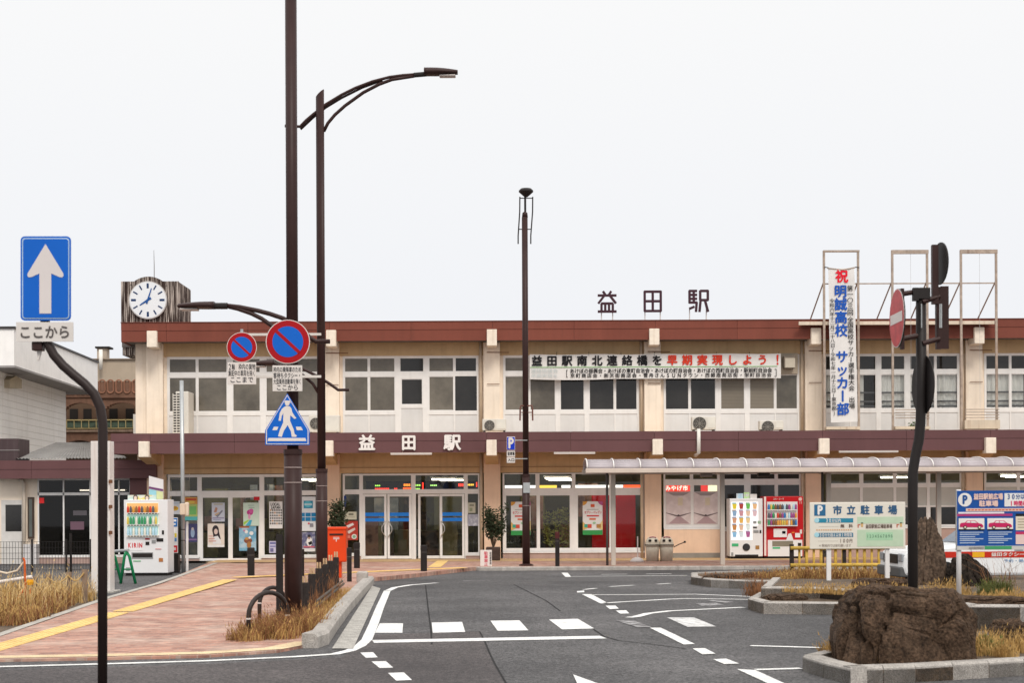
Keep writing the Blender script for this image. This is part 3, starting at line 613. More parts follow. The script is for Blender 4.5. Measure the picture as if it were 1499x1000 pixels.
# gear inside: departure board, lit shop sign strip, red shop wall, dark counters
db = MB().box(gx(531), gx(700), WY + 1.2, WY + 1.3, ZY(722, WY + 1.2), ZY(704, WY + 1.2)).build('departure_board', M('board_black', (.012, .012, .012), .4, var=0), st)
for a, b, y0, y1, c in [(549, 570, 714, 717.5, (1, .05, .03)), (577, 582, 714, 717.5, (1, .05, .03)), (590, 602, 713.5, 717.5, (1, .12, .02)), (591, 601, 708, 711.5, (1, .25, .02)), (607, 616, 709, 711.3, (.35, .8, .1)), (607, 615, 714.5, 716.5, (.35, .8, .1)),
                        (618, 620.5, 706, 718, (1, .05, .03)), (549, 557, 709.5, 711.3, (.35, .8, .1)), (630, 640, 709.5, 711.3, (.4, .8, .2)), (671, 681, 708, 712, (1, .05, .03)), (684, 694, 708.5, 711, (.9, .5, .05)), (697, 699, 706, 713, (1, .05, .03))]:
    w = (b - a) / max(1, round((b - a) / 2.6)); k = a
    while k < b - .5: MB().fbox(k, k + w * .75, y0, y1, WY + 1.192, WY + 1.196).build('lit_segment', C(c, .5, emit=1.6), db); k += w
MB().box(gx(869), gx(934), WY + 1.0, WY + 1.1, .02, ZY(726, WY + 1)).build('shop_partition', M('red_partition', (.75, .012, .016), .5, var=.06), st)
for a, b, c, e in [(739, 786, (.95, .95, .9), 1.3), (789, 815, (1, .68, .08), 1.0), (822, 835, (.95, .95, .92), 1.2), (842, 912, (.95, .95, .9), 1.3), (913, 943, (1, .10, .02), 1.2)]:
    MB().fbox(a, b, 711, 716, WY + .8, WY + .86).build('lit_shop_sign', C(c, .5, emit=e), st)
sg = MB().fbox(973, 1010, 711, 721, WY + .12, WY + .15).build('lit_shop_sign', C((.85, .05, .03), .5, emit=.9), st)
letters(MB(), 'みやげ市', XP(974, WY, 716), XP(1008, WY, 716), ZY(720, WY), ZY(712, WY), WY + .117, .02, fit=False).build('lettering', C((1, .93, .8), .5, emit=1), sg)
MB().fbox(1026, 1036, 711, 721, WY + .12, WY + .15).build('lit_shop_sign', C((.8, .04, .03), .5, emit=.7), st); MB().fbox(1036.5, 1052, 711, 721, WY + .12, WY + .15).build('lit_shop_sign', C((.95, .85, .6), .5, emit=.9), st)
for a, b, z, d in [(570, 596, .9, 2.0), (650, 679, .75, 2.4), (531, 560, 1.0, 4), (742, 784, .8, 1.8), (395, 440, .9, 2.2), (260, 330, .9, 3.0)]:
    MB().box(gx(a), gx(b), WY + d, WY + d + .6, .01, z).build('counter', M('counter_green', (.11, .115, .06), .6), st, bevel=.02)
MB().box(gx(628), gx(676), WY + 3.2, WY + 3.3, .9, 2.2).build('notice_panel', M('olive_panel', (.20, .19, .10), .7), st)

# rooftop: bar-built station name on thin legs
PURL = M('dark_purple_letter', (.055, .022, .032), .5, var=.05); LEGM = M('pale_leg', (.62, .60, .58), .5)
RYL = WY - .2; zr = ZY(469.0, WY - .75)
def barlet(name, ch, px_box, strokes, legs):
    x0 = XP(px_box[0], RYL, 445); x1 = XP(px_box[1], RYL, 445); z0 = ZY(px_box[3], RYL); z1 = ZY(px_box[2], RYL)
    t = thing('rooftop_letter', ((x0 + x1) / 2, RYL, zr), 'dark purple bar-built character standing on the station roof, %s of three' % {'益': 'leftmost', '田': 'middle one', '駅': 'rightmost'}[ch], 'sign letter', 'rooftop station name')
    mb = MB(); w = .036
    for i, (a, b, c, d) in enumerate(strokes):
        p = Vector((x0 + a * (x1 - x0), 0, z0 + b * (z1 - z0))); q = Vector((x0 + c * (x1 - x0), 0, z0 + d * (z1 - z0)))
        u = (q - p).normalized(); nn = Vector((-u.z, 0, u.x)) * w; dy = .0007 * i
        mb.prism([p + nn, q + nn, q - nn, p - nn][::-1] if False else [Vector((v.x, RYL - .04 - dy, v.z)) for v in (p + nn, q + nn, q - nn, p - nn)], (0, .08 + 2 * dy, 0))
    mb.build('character', PURL, t)
    for l in legs:
        x = x0 + l * (x1 - x0); MB().tube([(x, RYL + .06, zr), (x, RYL + .06, z0 + .25 * (z1 - z0))], .018, 6).build('leg', LEGM, t)
barlet('a', '益', (875, 902.5, 427, 458), [(.28, 1, .40, .84), (.72, 1, .60, .84), (0, .80, 1, .80), (.36, .80, .03, .42), (.64, .80, .97, .42), (.18, .42, .82, .42), (.2, .42, .2, .04), (.4, .42, .4, .04), (.6, .42, .6, .04), (.8, .42, .8, .04), (0, .04, 1, .04)], (.2, .8))
barlet('b', '田', (943, 968, 427, 457.5), [(.03, 1, .03, .02), (.97, 1, .97, .02), (0, .97, 1, .97), (0, .04, 1, .04), (0, .51, 1, .51), (.5, 1, .5, .02)], (.05, .95))
barlet('c', '駅', (1008.5, 1037, 426.5, 458.5), [(.03, 1, .03, .42), (0, .98, .42, .98), (.03, .80, .42, .80), (.03, .62, .42, .62), (.25, .98, .25, .45), (0, .45, .42, .45), (.40, .47, .36, .02), (.02, .16, .28, .26),
       (.58, 1, .58, .55), (.58, .98, 1, .98), (.97, 1, .97, .55), (.58, .56, 1, .56), (.60, .56, .54, .02), (.82, .56, .98, .02)], (.04, .9))

# clock tower on the roof
CL = M('peeling_cladding', (.10, .062, .048), .85, var=.25, scale=3, streak=0)
def peel(m):
    n = m.node_tree.nodes; L = m.node_tree.links; b = n['Principled BSDF']; g = n.new('ShaderNodeNewGeometry'); mp = n.new('ShaderNodeMapping'); mp.inputs['Scale'].default_value = (42, 42, .9); L.new(g.outputs['Position'], mp.inputs[0])
    t = n.new('ShaderNodeTexNoise'); t.inputs['Scale'].default_value = 1; t.inputs['Detail'].default_value = 7; L.new(mp.outputs[0], t.inputs['Vector'])
    r = n.new('ShaderNodeValToRGB'); r.color_ramp.elements[0].position = .50; r.color_ramp.elements[0].color = (.040, .024, .020, 1); r.color_ramp.elements[1].position = .60; r.color_ramp.elements[1].color = (.58, .50, .44, 1); L.new(t.outputs[0], r.inputs[0]); L.new(r.outputs[0], b.inputs['Base Color'])
peel(CL)
TY = WY + .4; tx0, tx1 = XP(177, TY, 440), XP(262, TY, 440); tz0, tz1 = ZY(478, TY), ZY(409.5, TY)
ct = thing('clock_tower', ((tx0 + tx1) / 2, TY, tz0), 'square roof turret clad in peeling brown and white vertical boards', 'tower')
MB().box(tx0 + .02, tx1 - .02, TY + .02, TY + 1.75, tz0 - .6, tz1 - .01).build('core', ROOFM, ct)
nb = 26
for k in range(nb):
    a = tx0 + (tx1 - tx0) * k / nb; MB().box(a + .004, a + (tx1 - tx0) / nb - .004, TY - .012 * (k % 2), TY + .02, tz0, tz1).build('board', CL, ct)
    MB().box(tx1 - .02, tx1 + .012 * (k % 2), TY + .03 + 1.72 * k / nb, TY + .03 + 1.72 * (k + 1) / nb - .008, tz0, tz1 - .04).build('board', CL, ct)
ccx, ccz, cr = XP(217.5, TY, 440), ZY(437.5, TY), 27.8 * TY / F
arch = MB(); ra = 1.26 * cr; pts = [(ccx + ra * math.cos(a), TY - .01, ccz + ra * math.sin(a)) for a in [math.radians(d) for d in range(38, 143, 6)]]
arch.prism(pts, (0, .35, 0)); arch.build('arched_crest', CL, ct)
MB().tube([(XP(222.5, TY, 400), TY + .3, tz1), (XP(222.5, TY, 380), TY + .3, ZY(385, TY)), (XP(222, TY, 364), TY + .3, ZY(361.5, TY))], [.014, .012, .006], 6).build('lightning_rod', M('rod_grey', (.2, .18, .17), .5), ct)
MB().box(tx0 + .2, tx0 + .24, TY + .4, TY + .44, tz0 - .9, tz0).build('strut', ROOFM, ct); MB().prism([(tx0 + .02, TY + .1, tz0 - .85), (tx0 + .9, TY + .1, tz0 - .85), (tx0 + .9, TY + .1, tz0 - .6), (tx0 + .02, TY + .1, tz0)], (0, 1.2, 0)).build('base_boards', CL, ct)
ck = thing('wall_clock', (ccx, TY - .05, ccz - cr), 'round white clock with blue hands and hour bars on the roof turret', 'clock')
MB().disc((ccx, 0, ccz), cr, TY - .10, TY - .013, 40).build('rim', M('clock_rim', (.55, .52, .50), .4, var=.05), ck)
MB().disc((ccx, 0, ccz), cr * .95, TY - .106, TY - .1005, 40).build('face', M('clock_face', (.78, .80, .82), .5, var=.03), ck)
NV = M('clock_navy', (.02, .045, .12), .5, var=0)
for h in range(12):
    a = math.radians(90 - 30 * h); u = Vector((math.cos(a), 0, math.sin(a))); nn = Vector((-u.z, 0, u.x)); w = .034 if h % 3 == 0 else .022
    c0 = Vector((ccx, TY - .112, ccz)); r0, r1 = cr * .62, cr * .88
    MB().prism([c0 + u * r0 + nn * w, c0 + u * r1 + nn * w, c0 + u * r1 - nn * w, c0 + u * r0 - nn * w], (0, .005, 0)).build('hour_bar', NV, ck)
for ang, l, w, dy in ((213, .40, .03, .118), (72, .52, .022, .124)):
    a = math.radians(ang); u = Vector((math.cos(a), 0, math.sin(a))); nn = Vector((-u.z, 0, u.x)); c0 = Vector((ccx, TY - dy, ccz))
    MB().prism([c0 - u * .12 + nn * w * 1.3, c0 + u * l * cr * 1.25 + nn * w * .6, c0 + u * l * cr * 1.25 - nn * w * .6, c0 - u * .12 - nn * w * 1.3], (0, .004, 0)).build('clock_hand', C((.02, .09, .30)), ck)
# ------------------------------------------------------------------ neighbouring buildings on the left
an = thing('annex_building', (XP(110, 48.2), 48.6, ROAD), 'single-storey dark-windowed annex with purple fascia left of the station', 'building')
AY = 48.6; aL = -16.3; aR = XP(228, 48, 690)
for a, b in ((aL, XP(46, 48, 690)), (XP(46, 48, 690), XP(140, 48, 690)), (XP(140, 48, 690), aR)):
    for y0, y1, d in ((671, 684.3, 0), (684.3, 698, .012)): MB().box(a + .004, b - .004, 48.0 + d, 48.06, ZY(y1, 48) + .003, ZY(y0, 48) - .003).build('fascia_panel', PUR_FASCIA, an)
MB().box(aL, aR - .01, 48.06, 53, ZY(697, 48), ZY(673, 48)).build('roof', ROOFM, an)
MB().box(aR - .05, aR, 48.07, 48.4, ZY(698, 48), ZY(671, 48)).build('fascia_panel', PUR_FASCIA, an)
az = ZY(697, 48)
def abox(px0, px1, y0, y1, d0, d1, name, m, par=an, **k): return MB().fbox(px0, px1, y0, y1, AY + d0, AY + d1).build(name, m, par, **k)
MB().box(aL, XP(56, AY), AY, AY + .2, ROAD, az).build('wall', CREAM, an)
MB().box(XP(191, AY), XP(232, AY), AY, AY + .2, ROAD, az).build('wall', PEACH, an)
MB().box(XP(56, AY), XP(191, AY), AY - .03, AY + .2, ROAD, ZY(813, AY)).build('dado', DADO, an)
abox(190, 219, 695, 724, -.35, -.05, 'purple_panel', PUR_FASCIA)
fw = MB()
for a, b, c, d in [(55, 191, 698, 700.5), (55, 191, 718.5, 722.5), (55, 191, 810, 813.5), (55, 57, 700, 811), (92, 94, 700, 811), (131, 133, 700, 811), (173, 175, 700, 811), (189.5, 191.5, 700, 811)]: fw.fbox(a, b, c, d, AY - .04, AY + .03)
aw = fw.build('window', ALU, an)
for a, b in ((57, 92), (94, 131), (133, 173), (175, 189.5)):
    for c, d in ((700, 719), (722, 811)): MB().fbox(a - .3, b + .3, c - .3, d + .3, AY, AY + .008).build('pane', glass('dark_annex_glass', (.38, .37, .36), .6), aw)
MB().box(aL + .1, XP(228, AY), AY + 4, AY + 4.1, ROAD, az).build('interior_wall', DIM, an); MB().box(aL + .1, XP(228, AY), AY + .2, AY + 4, ROAD, ROAD + .03).build('interior_floor', IFL, an); MB().box(XP(191, AY) + .3, XP(191, AY) + .4, AY + .2, AY + 4, ROAD, az).build('interior_wall', DIM, an)
for px, d in ((129, 1.2), (168, 1.4), (150, 2.8)): x_ = XP(px, AY + d); lf = MB().box(x_ - .33, x_ + .33, AY + d, AY + d + .15, ZY(714, AY + d), ZY(712, AY + d)).build('ceiling_or_added_light', M('lamp_body', (.7, .7, .68), .5), an); MB().tube([(x_ - .3, AY + d + .07, ZY(715.3, AY + d)), (x_ + .3, AY + d + .07, ZY(715.3, AY + d))], .022, 8).build('lamp_or_added_tube', TUBE, lf)  # lit tubes set inside in place of tubes reflected in the panes
MB().box(XP(100, AY), XP(140, AY), AY + 1.6, AY + 2.2, ROAD, .95).build('counter', M('counter_green', (.11, .115, .06), .6), an)
MB().fbox(57, 64.5, 726, 734, AY - .012, AY - .006).build('sticker', C((.7, .03, .03)), aw)
MB().fbox(103, 123, 761, 773, AY - .012, AY - .006).build('sticker', C((.16, .09, .12)), aw); MB().fbox(107, 127, 745, 752, AY - .012, AY - .006).build('sticker', C((.10, .09, .10)), aw)
dd = abox(2, 33, 729, 824, -.03, .02, 'door', M('white_door', (.62, .59, .56), .5, streak=.15)); abox(8, 31.5, 736, 775, -.036, -.031, 'pane', GL_DK, dd)
abox(34, 53, 794, 826, -.35, -.02, 'meter_box', M('white_box', (.60, .57, .56), .5, streak=.2))
abox(40.5, 49, 725, 786, -.12, -.02, 'display_case', M('dark_brown_frame', (.06, .04, .03), .5)); abox(42.5, 47, 728, 783, -.126, -.121, 'display_glass', M('grey_glass', (.11, .12, .11), .15), an)
MB().tube([P(28, 703, AY - .1), P(33, 704, AY - .1), P(35, 708, AY - .1), P(35, 826, AY - .1)], .06, 10).build('downpipe', M('cream_pipe', (.66, .57, .47), .5, streak=.3), an, smooth=True)
# corrugated roof over the annex
cr_ = MB(); nC = 34; xa0, xa1 = XP(26, 48.3, 670), XP(191, 48.3, 670); xb0, xb1 = XP(82, 52, 648), XP(150, 52, 648); za, zb = ZY(671, 48.3) + .03, ZY(646, 52)
top, bot = [], []
for k in range(nC * 2 + 1):
    t = k / (nC * 2); h = .035 if k % 2 else 0
    bot.append((xa0 + (xa1 - xa0) * t, 48.05, za + h)); top.append((xb0 + (xb1 - xb0) * t, 52, zb + h))
for k in range(nC * 2): cr_.poly([bot[k], bot[k + 1], top[k + 1], top[k]])
cr_.build('corrugated_roof', M('corrugated_steel', (.25, .235, .22), .5, metal=.3, var=.2, streak=.3), an)
MB().fbox(-22, 27, 639, 671, 48.1, 49.2).build('roof_cabinet', M('dark_mauve_box', (.075, .05, .052), .5, streak=.2, dirt=(.2, .17, .16)), an)
MB().fbox(-22, 27.3, 655.5, 656.5, 48.085, 48.2).build('cabinet_trim', M('pale_trim', (.3, .27, .26), .5), an)

SID = M('white_siding', (.94, .91, .87), .7, var=.05, scale=.7, streak=.2, dirt=(.5, .42, .34))
def siding(m):
    n = m.node_tree.nodes; L = m.node_tree.links; b = n['Principled BSDF']; g = n.new('ShaderNodeNewGeometry'); s = n.new('ShaderNodeSeparateXYZ'); L.new(g.outputs['Position'], s.inputs[0])
    def groove(sock, pitch, w):
        d = n.new('ShaderNodeMath'); d.operation = 'DIVIDE'; d.inputs[1].default_value = pitch; L.new(sock, d.inputs[0]); f = n.new('ShaderNodeMath'); f.operation = 'FRACT'; L.new(d.outputs[0], f.inputs[0])
        c = n.new('ShaderNodeMath'); c.operation = 'LESS_THAN'; c.inputs[1].default_value = w; L.new(f.outputs[0], c.inputs[0]); return c.outputs[0]
    mx = n.new('ShaderNodeMath'); mx.operation = 'MAXIMUM'; L.new(groove(s.outputs['Z'], .23, .055), mx.inputs[0]); L.new(groove(s.outputs['Y'], 3.0, .012), mx.inputs[1])
    src = b.inputs['Base Color'].links[0].from_socket; m2 = n.new('ShaderNodeMix'); m2.data_type = 'RGBA'; L.new(mx.outputs[0], m2.inputs[0]); L.new(src, m2.inputs[6]); m2.inputs[7].default_value = (.82, .78, .73, 1); L.new(m2.outputs[2], b.inputs['Base Color'])
    bp = n.new('ShaderNodeBump'); bp.inputs['Distance'].default_value = .02; bp.invert = True; L.new(mx.outputs[0], bp.inputs['Height']); L.new(bp.outputs[0], b.inputs['Normal'])
siding(SID)
wb = thing('white_building', (-20, 52, ROAD), 'white metal-sided building with deep flat eave at the left edge', 'building')
z63, z74 = 6.25, 7.43
MB().prism([(-16.85, 50.2, ROAD), (-17.28, 59.6, ROAD), (-30, 59.6, ROAD), (-30, 50.2, ROAD)], (0, 0, z63 - ROAD)).build('wall', SID, wb)
MB().prism([(-15.95, 49.3, z63), (-16.42, 61, z63), (-30, 61, z63), (-30, 49.3, z63)], (0, 0, z74 - z63)).build('parapet', M('white_parapet', (.92, .89, .86), .7, var=.05, streak=.1), wb)
MB().prism([(-15.9, 49.25, z74), (-16.37, 61.05, z74), (-30, 61.05, z74), (-30, 49.25, z74)], (0, 0, .07)).build('parapet_cap', M('dark_cap', (.05, .045, .045), .5), wb)
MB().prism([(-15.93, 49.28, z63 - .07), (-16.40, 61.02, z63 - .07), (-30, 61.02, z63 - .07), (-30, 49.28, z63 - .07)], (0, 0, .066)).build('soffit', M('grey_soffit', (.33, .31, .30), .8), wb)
for k in range(5): MB().box(-30, -15.96 - .04 * k, 51.2 + 2 * k, 51.212 + 2 * k, z63 + .02, z74 - .02).build('seam', M('seam_grey', (.5, .47, .45), .7), wb) if False else None
MB().prism([P(14, 556, 51.2), P(14, 568, 51.2), P(32, 569, 51.9), P(32, 556, 51.9), P(24, 550.5, 51.5)], (-.35, 0, 0)).build('vent_hood', M('beige_hood', (.50, .42, .30), .6, streak=.4, dirt=(.3, .2, .12)), wb)

ab = thing('arcade_building', (XP(155, 64), 64, ROAD), 'old brown building with arched balconies behind the annex', 'building')
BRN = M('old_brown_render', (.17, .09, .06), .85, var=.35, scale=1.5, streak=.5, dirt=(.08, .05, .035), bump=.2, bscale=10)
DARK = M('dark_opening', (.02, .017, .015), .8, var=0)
AYY = 64.0
def arcs(y_top, y_bot, arches, y_spring, y_crown, name):
    mb = MB(); xs = 90; zt, zb = ZY(y_top, AYY), ZY(y_bot, AYY); edges = [62] + [v for a in arches for v in a] + [216]
    for a, b in zip(edges[::2], edges[1::2]): mb.box(XP(a, AYY), XP(b, AYY), AYY, AYY + .35, zb, zt)
    for a, b in arches:
        n = 14
        for k in range(n):
            t0, t1 = k / n, (k + 1) / n; tm = (t0 + t1) / 2 * 2 - 1; zz = ZY(y_spring + (y_crown - y_spring) * math.sqrt(max(0, 1 - tm * tm)), AYY)
            mb.box(XP(a + (b - a) * t0, AYY), XP(a + (b - a) * t1, AYY), AYY, AYY + .35, zz, zt)
    return mb.build(name, BRN, ab)
arcs(578, 612, [(94, 142), (153, 204)], 601, 587, 'arched_wall'); arcs(629, 668, [(92, 140), (152, 203)], 655, 642, 'arched_wall')
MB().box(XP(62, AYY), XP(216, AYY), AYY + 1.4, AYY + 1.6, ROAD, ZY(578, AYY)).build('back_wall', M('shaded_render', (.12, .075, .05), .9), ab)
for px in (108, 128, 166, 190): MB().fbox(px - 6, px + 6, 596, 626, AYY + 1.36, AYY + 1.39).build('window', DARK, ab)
MB().fbox(62, 216, 627, 630, AYY - .05, AYY + 1.4).build('balcony_slab', M('pale_edge', (.42, .30, .22), .8, streak=.5), ab)
MB().fbox(141, 216, 556, 580, AYY - .1, AYY + .4).build('parapet', BRN, ab)
for k in range(6):
    cx = 149.5 + 12.2 * k; pts = []
    for q in range(20):
        a = 2 * math.pi * q / 20; yy = 566 - (5.5 if math.sin(a) > 0 else -5.5) - 4 * math.sin(a); pts.append(P(cx + 4.3 * math.cos(a), yy, AYY - .12))
    MB().tube(pts + [pts[0]], .035, 6).build('oval_moulding', M('rust_render', (.25, .12, .075), .85, var=.3), ab)
MB().fbox(62, 141, 571, 579, AYY - .06, AYY + .35).build('parapet', BRN, ab)
for k in range(5): MB().disc(P(101 + 7 * k, 575, AYY).to_tuple(), .07, AYY - .1, AYY - .061, 10, .1).build('oval_moulding', M('rust_render', (.25, .12, .075), .85, var=.3), ab)
rl = MB()
rl.fbox(97, 195, 611.5, 613, AYY - .2, AYY - .15); rl.fbox(97, 195, 624, 625.2, AYY - .2, AYY - .15)
for k in range(10): rl.fbox(97 + 10.8 * k, 97.9 + 10.8 * k, 612, 625, AYY - .2, AYY - .16)
rl.build('balcony_rail', M('ochre_rail', (.38, .30, .14), .6), ab); MB().fbox(98, 194, 614, 623, AYY - .13, AYY - .11).build('rail_panel', M('green_panel', (.06, .085, .06), .6, var=.4, scale=6), ab)
MB().fbox(195, 213, 604, 634, AYY - 1, AYY - .3).build('white_tank', M('tank', (.62, .58, .53), .6, streak=.3), ab)
bb = thing('beige_block', (XP(170, 68), 68, ROAD), 'plain beige flat-roofed block with a chimney behind the arcade building', 'building')
MB().box(XP(133, 68), XP(215, 68), 68, 75, ROAD, ZY(524, 68)).build('wall', M('beige_render', (.42, .34, .26), .8, var=.08, streak=.2), bb)
MB().box(XP(132, 68), XP(216, 68), 67.9, 75.1, ZY(524, 68), ZY(522.5, 68)).build('roof_edge', M('brown_edge', (.28, .22, .17), .7), bb)
MB().fbox(142, 156, 507.5, 523, 68.2, 68.7).build('chimney', M('chimney_beige', (.42, .35, .28), .8), bb); MB().fbox(139, 160, 504.5, 507, 68.1, 68.8).build('chimney_cap', DARK, bb)
MB().tube([P(147.5, 541, 67.7), P(147.5, 512, 67.7)], .085, 10).build('vent_pipe', M('white_pipe', (.74, .70, .64), .5), bb, smooth=True)

# ------------------------------------------------------------------ things on the station front
ACW = M('ac_casing', (.66, .62, .55), .5, var=.05, streak=.2, dirt=(.42, .34, .25)); ACD = M('ac_dark', (.06, .055, .05), .6)
def ac_unit(px0, px1, y0, y1, Y, fan, label, dep=.32):
    zb = ZY(y1, Y); t = thing('air_conditioner', (XP((px0 + px1) / 2, Y, y1), Y + .1, zb), label, 'air conditioner', 'outdoor units on the canopy')
    MB().fbox(px0, px1, y0, y1, Y, Y + dep).build('casing', ACW, t, bevel=.02)
    if fan:
        cx, cz, r = XP(fan[0], Y, y0), ZY(fan[1], Y), fan[2] * Y / F
        MB().disc((cx, 0, cz), r, Y - .012, Y - .002, 28).build('fan_opening', ACD, t)
        g = MB()
        for k in range(1, 5): 
            rr = r * k / 4.2; g.tube([(cx + rr * math.cos(a), Y - .02, cz + rr * math.sin(a)) for a in [2 * math.pi * q / 20 for q in range(21)]], .006, 4, cap=False)
        for k in range(4): a = math.pi * k / 4; g.tube([(cx - r * math.cos(a), Y - .022, cz - r * math.sin(a)), (cx + r * math.cos(a), Y - .022, cz + r * math.sin(a))], .006, 4)
        g.build('fan_grille', M('grille_grey', (.30, .28, .25), .5), t)
        MB().fbox(fan[0] + fan[2] + 2.5, px1 - 1, y0 + 2, y1 - 3, Y - .006, Y - .001).build('side_panel', M('ac_panel', (.70, .67, .60), .5), t)
    for px in (px0 + 3, px1 - 3): MB().box(XP(px, Y) - .03, XP(px, Y) + .03, Y, Y + .3, Z2T - .02, zb + .01).build('foot', ACD, t)
    return t
CY = WY - 1.2
ac_unit(706, 741, 613.5, 630.5, CY, (716.5, 623, 7.6), 'cream outdoor unit on the canopy beside the column right of the upper door')
ac_unit(1013, 1048, 611.5, 630.5, CY, (1024, 621.5, 9.8), 'cream outdoor unit with round fan on the canopy under the long banner')
ac_unit(1112, 1147, 617.5, 631, CY, (1124, 627, 9), 'low cream outdoor unit below the blinds at the right end of the long banner')
ac_unit(452, 497, 607, 632, CY, (462, 619, 8.5), 'cream outdoor unit half hidden behind the tall brown lamp pole')
t = ac_unit(257, 276, 571, 634, CY, None, 'tall slatted outdoor unit turned sideways on the canopy at the left', dep=.8)
lv = MB()
for k in range(15): lv.fbox(253, 263.5, 576 + k * 3.9, 577.6 + k * 3.9, CY - .05, CY - .03)
for px in (252.8, 258, 263): lv.fbox(px, px + 1, 574, 634, CY - .055, CY - .03)
MB().fbox(253, 263.8, 574, 634, CY - .026, CY - .003).build('coil', ACD, t); lv.build('louvre', ACW, t)
vt = thing('wall_vent', (XP(1155, WY - .3), WY, ZY(543, WY - .3)), 'boxed metal ventilation hood on the wall at the right end of the long banner', 'vent')
MB().fbox(1143, 1168, 519, 549, WY - .10, WY - .0).build('back_plate', M('vent_plate', (.42, .35, .27), .6), vt); MB().fbox(1147.5, 1164, 523, 541, WY - .35, WY - .11).build('hood', M('vent_hood', (.20, .165, .13), .5, streak=.3), vt, bevel=.03); MB().fbox(1149.5, 1164, 526, 540, WY - .36, WY - .352).build('vent_mouth', M('vent_face', (.52, .46, .37), .6), vt)

CLOTH = M('white_banner_cloth', (.74, .71, .68), .8, var=.04, scale=2)
def cloth(name, x0, x1, ztop, zbot, Y, par, nx=40, nz=6, amp=.012, sag=0, mat=CLOTH):
    mb = MB(); vs = []
    for i in range(nx + 1):
        for j in range(nz + 1):
            u, v = i / nx, j / nz; z = zbot(u) + (ztop(u) - zbot(u)) * v
            vs.append((x0(v) + (x1(v) - x0(v)) * u, Y + amp * (math.sin(u * 23 + v * 2) * .6 + math.sin(u * 9.1 + 1.3 * v) * .6 + .5 * math.sin(v * 31 + u)), z))
    fs = [(i * (nz + 1) + j, (i + 1) * (nz + 1) + j, (i + 1) * (nz + 1) + j + 1, i * (nz + 1) + j + 1) for i in range(nx) for j in range(nz)]
    mb.add(vs, fs); return mb.build(name, mat, par, smooth=True)
BY = WY - .30
bn = thing('long_banner', (XP(959, BY, 537), BY, ZY(555, BY)), 'long white cloth banner with black and red Japanese slogan above the upper windows', 'banner')
bx0, bx1 = XP(775.5, BY, 537), XP(1143, BY, 537)
zt_, zb_ = ZY(519, BY), ZY(555.5, BY)
cloth('cloth', lambda v: bx0, lambda v: bx1, lambda u: zt_ - .02 * math.sin(u * 12) ** 2, lambda u: zb_ - .03 * math.sin(min(1, u * 3) * 3.14) , BY, bn, 80, 6, .008)
BLK = C((.015, .014, .016), .7); REDP = C((.62, .045, .02), .7)
def brow(s, cx0, pitch, y0, y1, m, bold):
    mb = MB()
    for k, ch in enumerate(s):
        c = cx0 + pitch * k; h = (y1 - y0) / 2; letters(mb, ch, XP(c - h, BY, 528), XP(c + h, BY, 528), ZY(y1, BY), ZY(y0, BY), BY - .022, bold)
        mb.build('lettering', m, bn); mb = MB()
brow('益田駅南北連絡橋を', 786, 22, 520.8, 536.6, BLK, .035); brow('早期実現しよう!', 984, 22, 520.6, 536.4, REDP, .035)
MB().fbox(776, 1138, 537.6, 538.5, BY - .02, BY - .017).build('green_rule', C((.22, .48, .16)), bn)
mb = MB()
mbA = mb = MB(); letters(mb, 'あけぼの振興会・あけぼの東町自治会・あけぼの町自治会・あけぼの西町自治会・駅前町自治会', XP(834, BY, 543), XP(1130, BY, 543), ZY(547.4, BY), ZY(540, BY), BY - .022, .02)
mbB = mb = MB(); letters(mb, '京町商店会・新天街商店会・雪舟さんSUNタウン・西銀座商店街・栄町自治会', XP(834, BY, 550), XP(1130, BY, 550), ZY(554, BY), ZY(547.2, BY), BY - .022, .02, sx=.86)
mbA.build('small_lettering', BLK, bn); mbB.build('small_lettering', BLK, bn)
for a, s in ((829, 1), (1136, -1)): mb = MB(); mb.fbox(a, a + .8, 542, 553, BY - .022, BY - .019); mb.fbox(a, a + 2 * s, 542, 542.8, BY - .022, BY - .019); mb.fbox(a, a + 2 * s, 552.2, 553, BY - .022, BY - .019); mb.build('bracket_mark', BLK, bn)
fd = letters(MB(), '連絡協議会', XP(777, BY, 545), XP(817, BY, 545), ZY(547, BY), ZY(540, BY), BY - .022, .0); fd.build('faded_lettering', C((.55, .60, .60), .8), bn); fd = MB(); letters(fd, '早期実現を', XP(777, BY, 550), XP(817, BY, 550), ZY(554, BY), ZY(547.5, BY), BY - .022, .0); fd.build('faded_lettering', C((.55, .60, .60), .8), bn)
for px in (815, 862, 909, 958, 1049, 1097, 1140): MB().tube([P(px, 520.5, BY - .01), P(px, 515.5, BY + .1)], .008, 5).build('tie_cord', BLK, bn)

# steel rack for hanging banners
RK = M('rusty_cream_steel', (.40, .32, .26), .6, var=.25, scale=6, streak=.5, dirt=(.16, .08, .05)); RY = WY - 1.1
rk = thing('banner_rack', (XP(1330, RY), RY, Z2T), 'tall rusty cream steel rack of three frames for hanging banners', 'rack')
posts = [(1206.5, 1256.5), (1306.5, 1357.5), (1407, 1458.5)]
zt = ZY(369, RY)
for i, (a, b) in enumerate(posts):
    for px in (a, b):
        x = XP(px, RY, 480); MB().box(x - .033, x + .033, RY - .03, RY + .03, Z2T - .01, zt).build('post', RK, rk)
        MB().tube([(x, RY + .03, ZY(414, RY)), (x - .2, RY + 1.6, ZY(472, RY))], .022, 6).build('brace', RK, rk)
    x0, x1 = XP(a, RY, 370), XP(b, RY, 370); MB().box(x0 - .03, x1 + .03, RY - .035, RY + .035, zt - .11 if i else zt - .05, zt + .01).build('top_bar', RK, rk)
    MB().tube([((x0 + x1) / 2 + .02, RY, zt - .1), ((x0 + x1) / 2 + .02, RY, ZY(600, RY))], .004, 4).build('halyard', M('thin_wire', (.45, .44, .43), .6), rk) if i else None
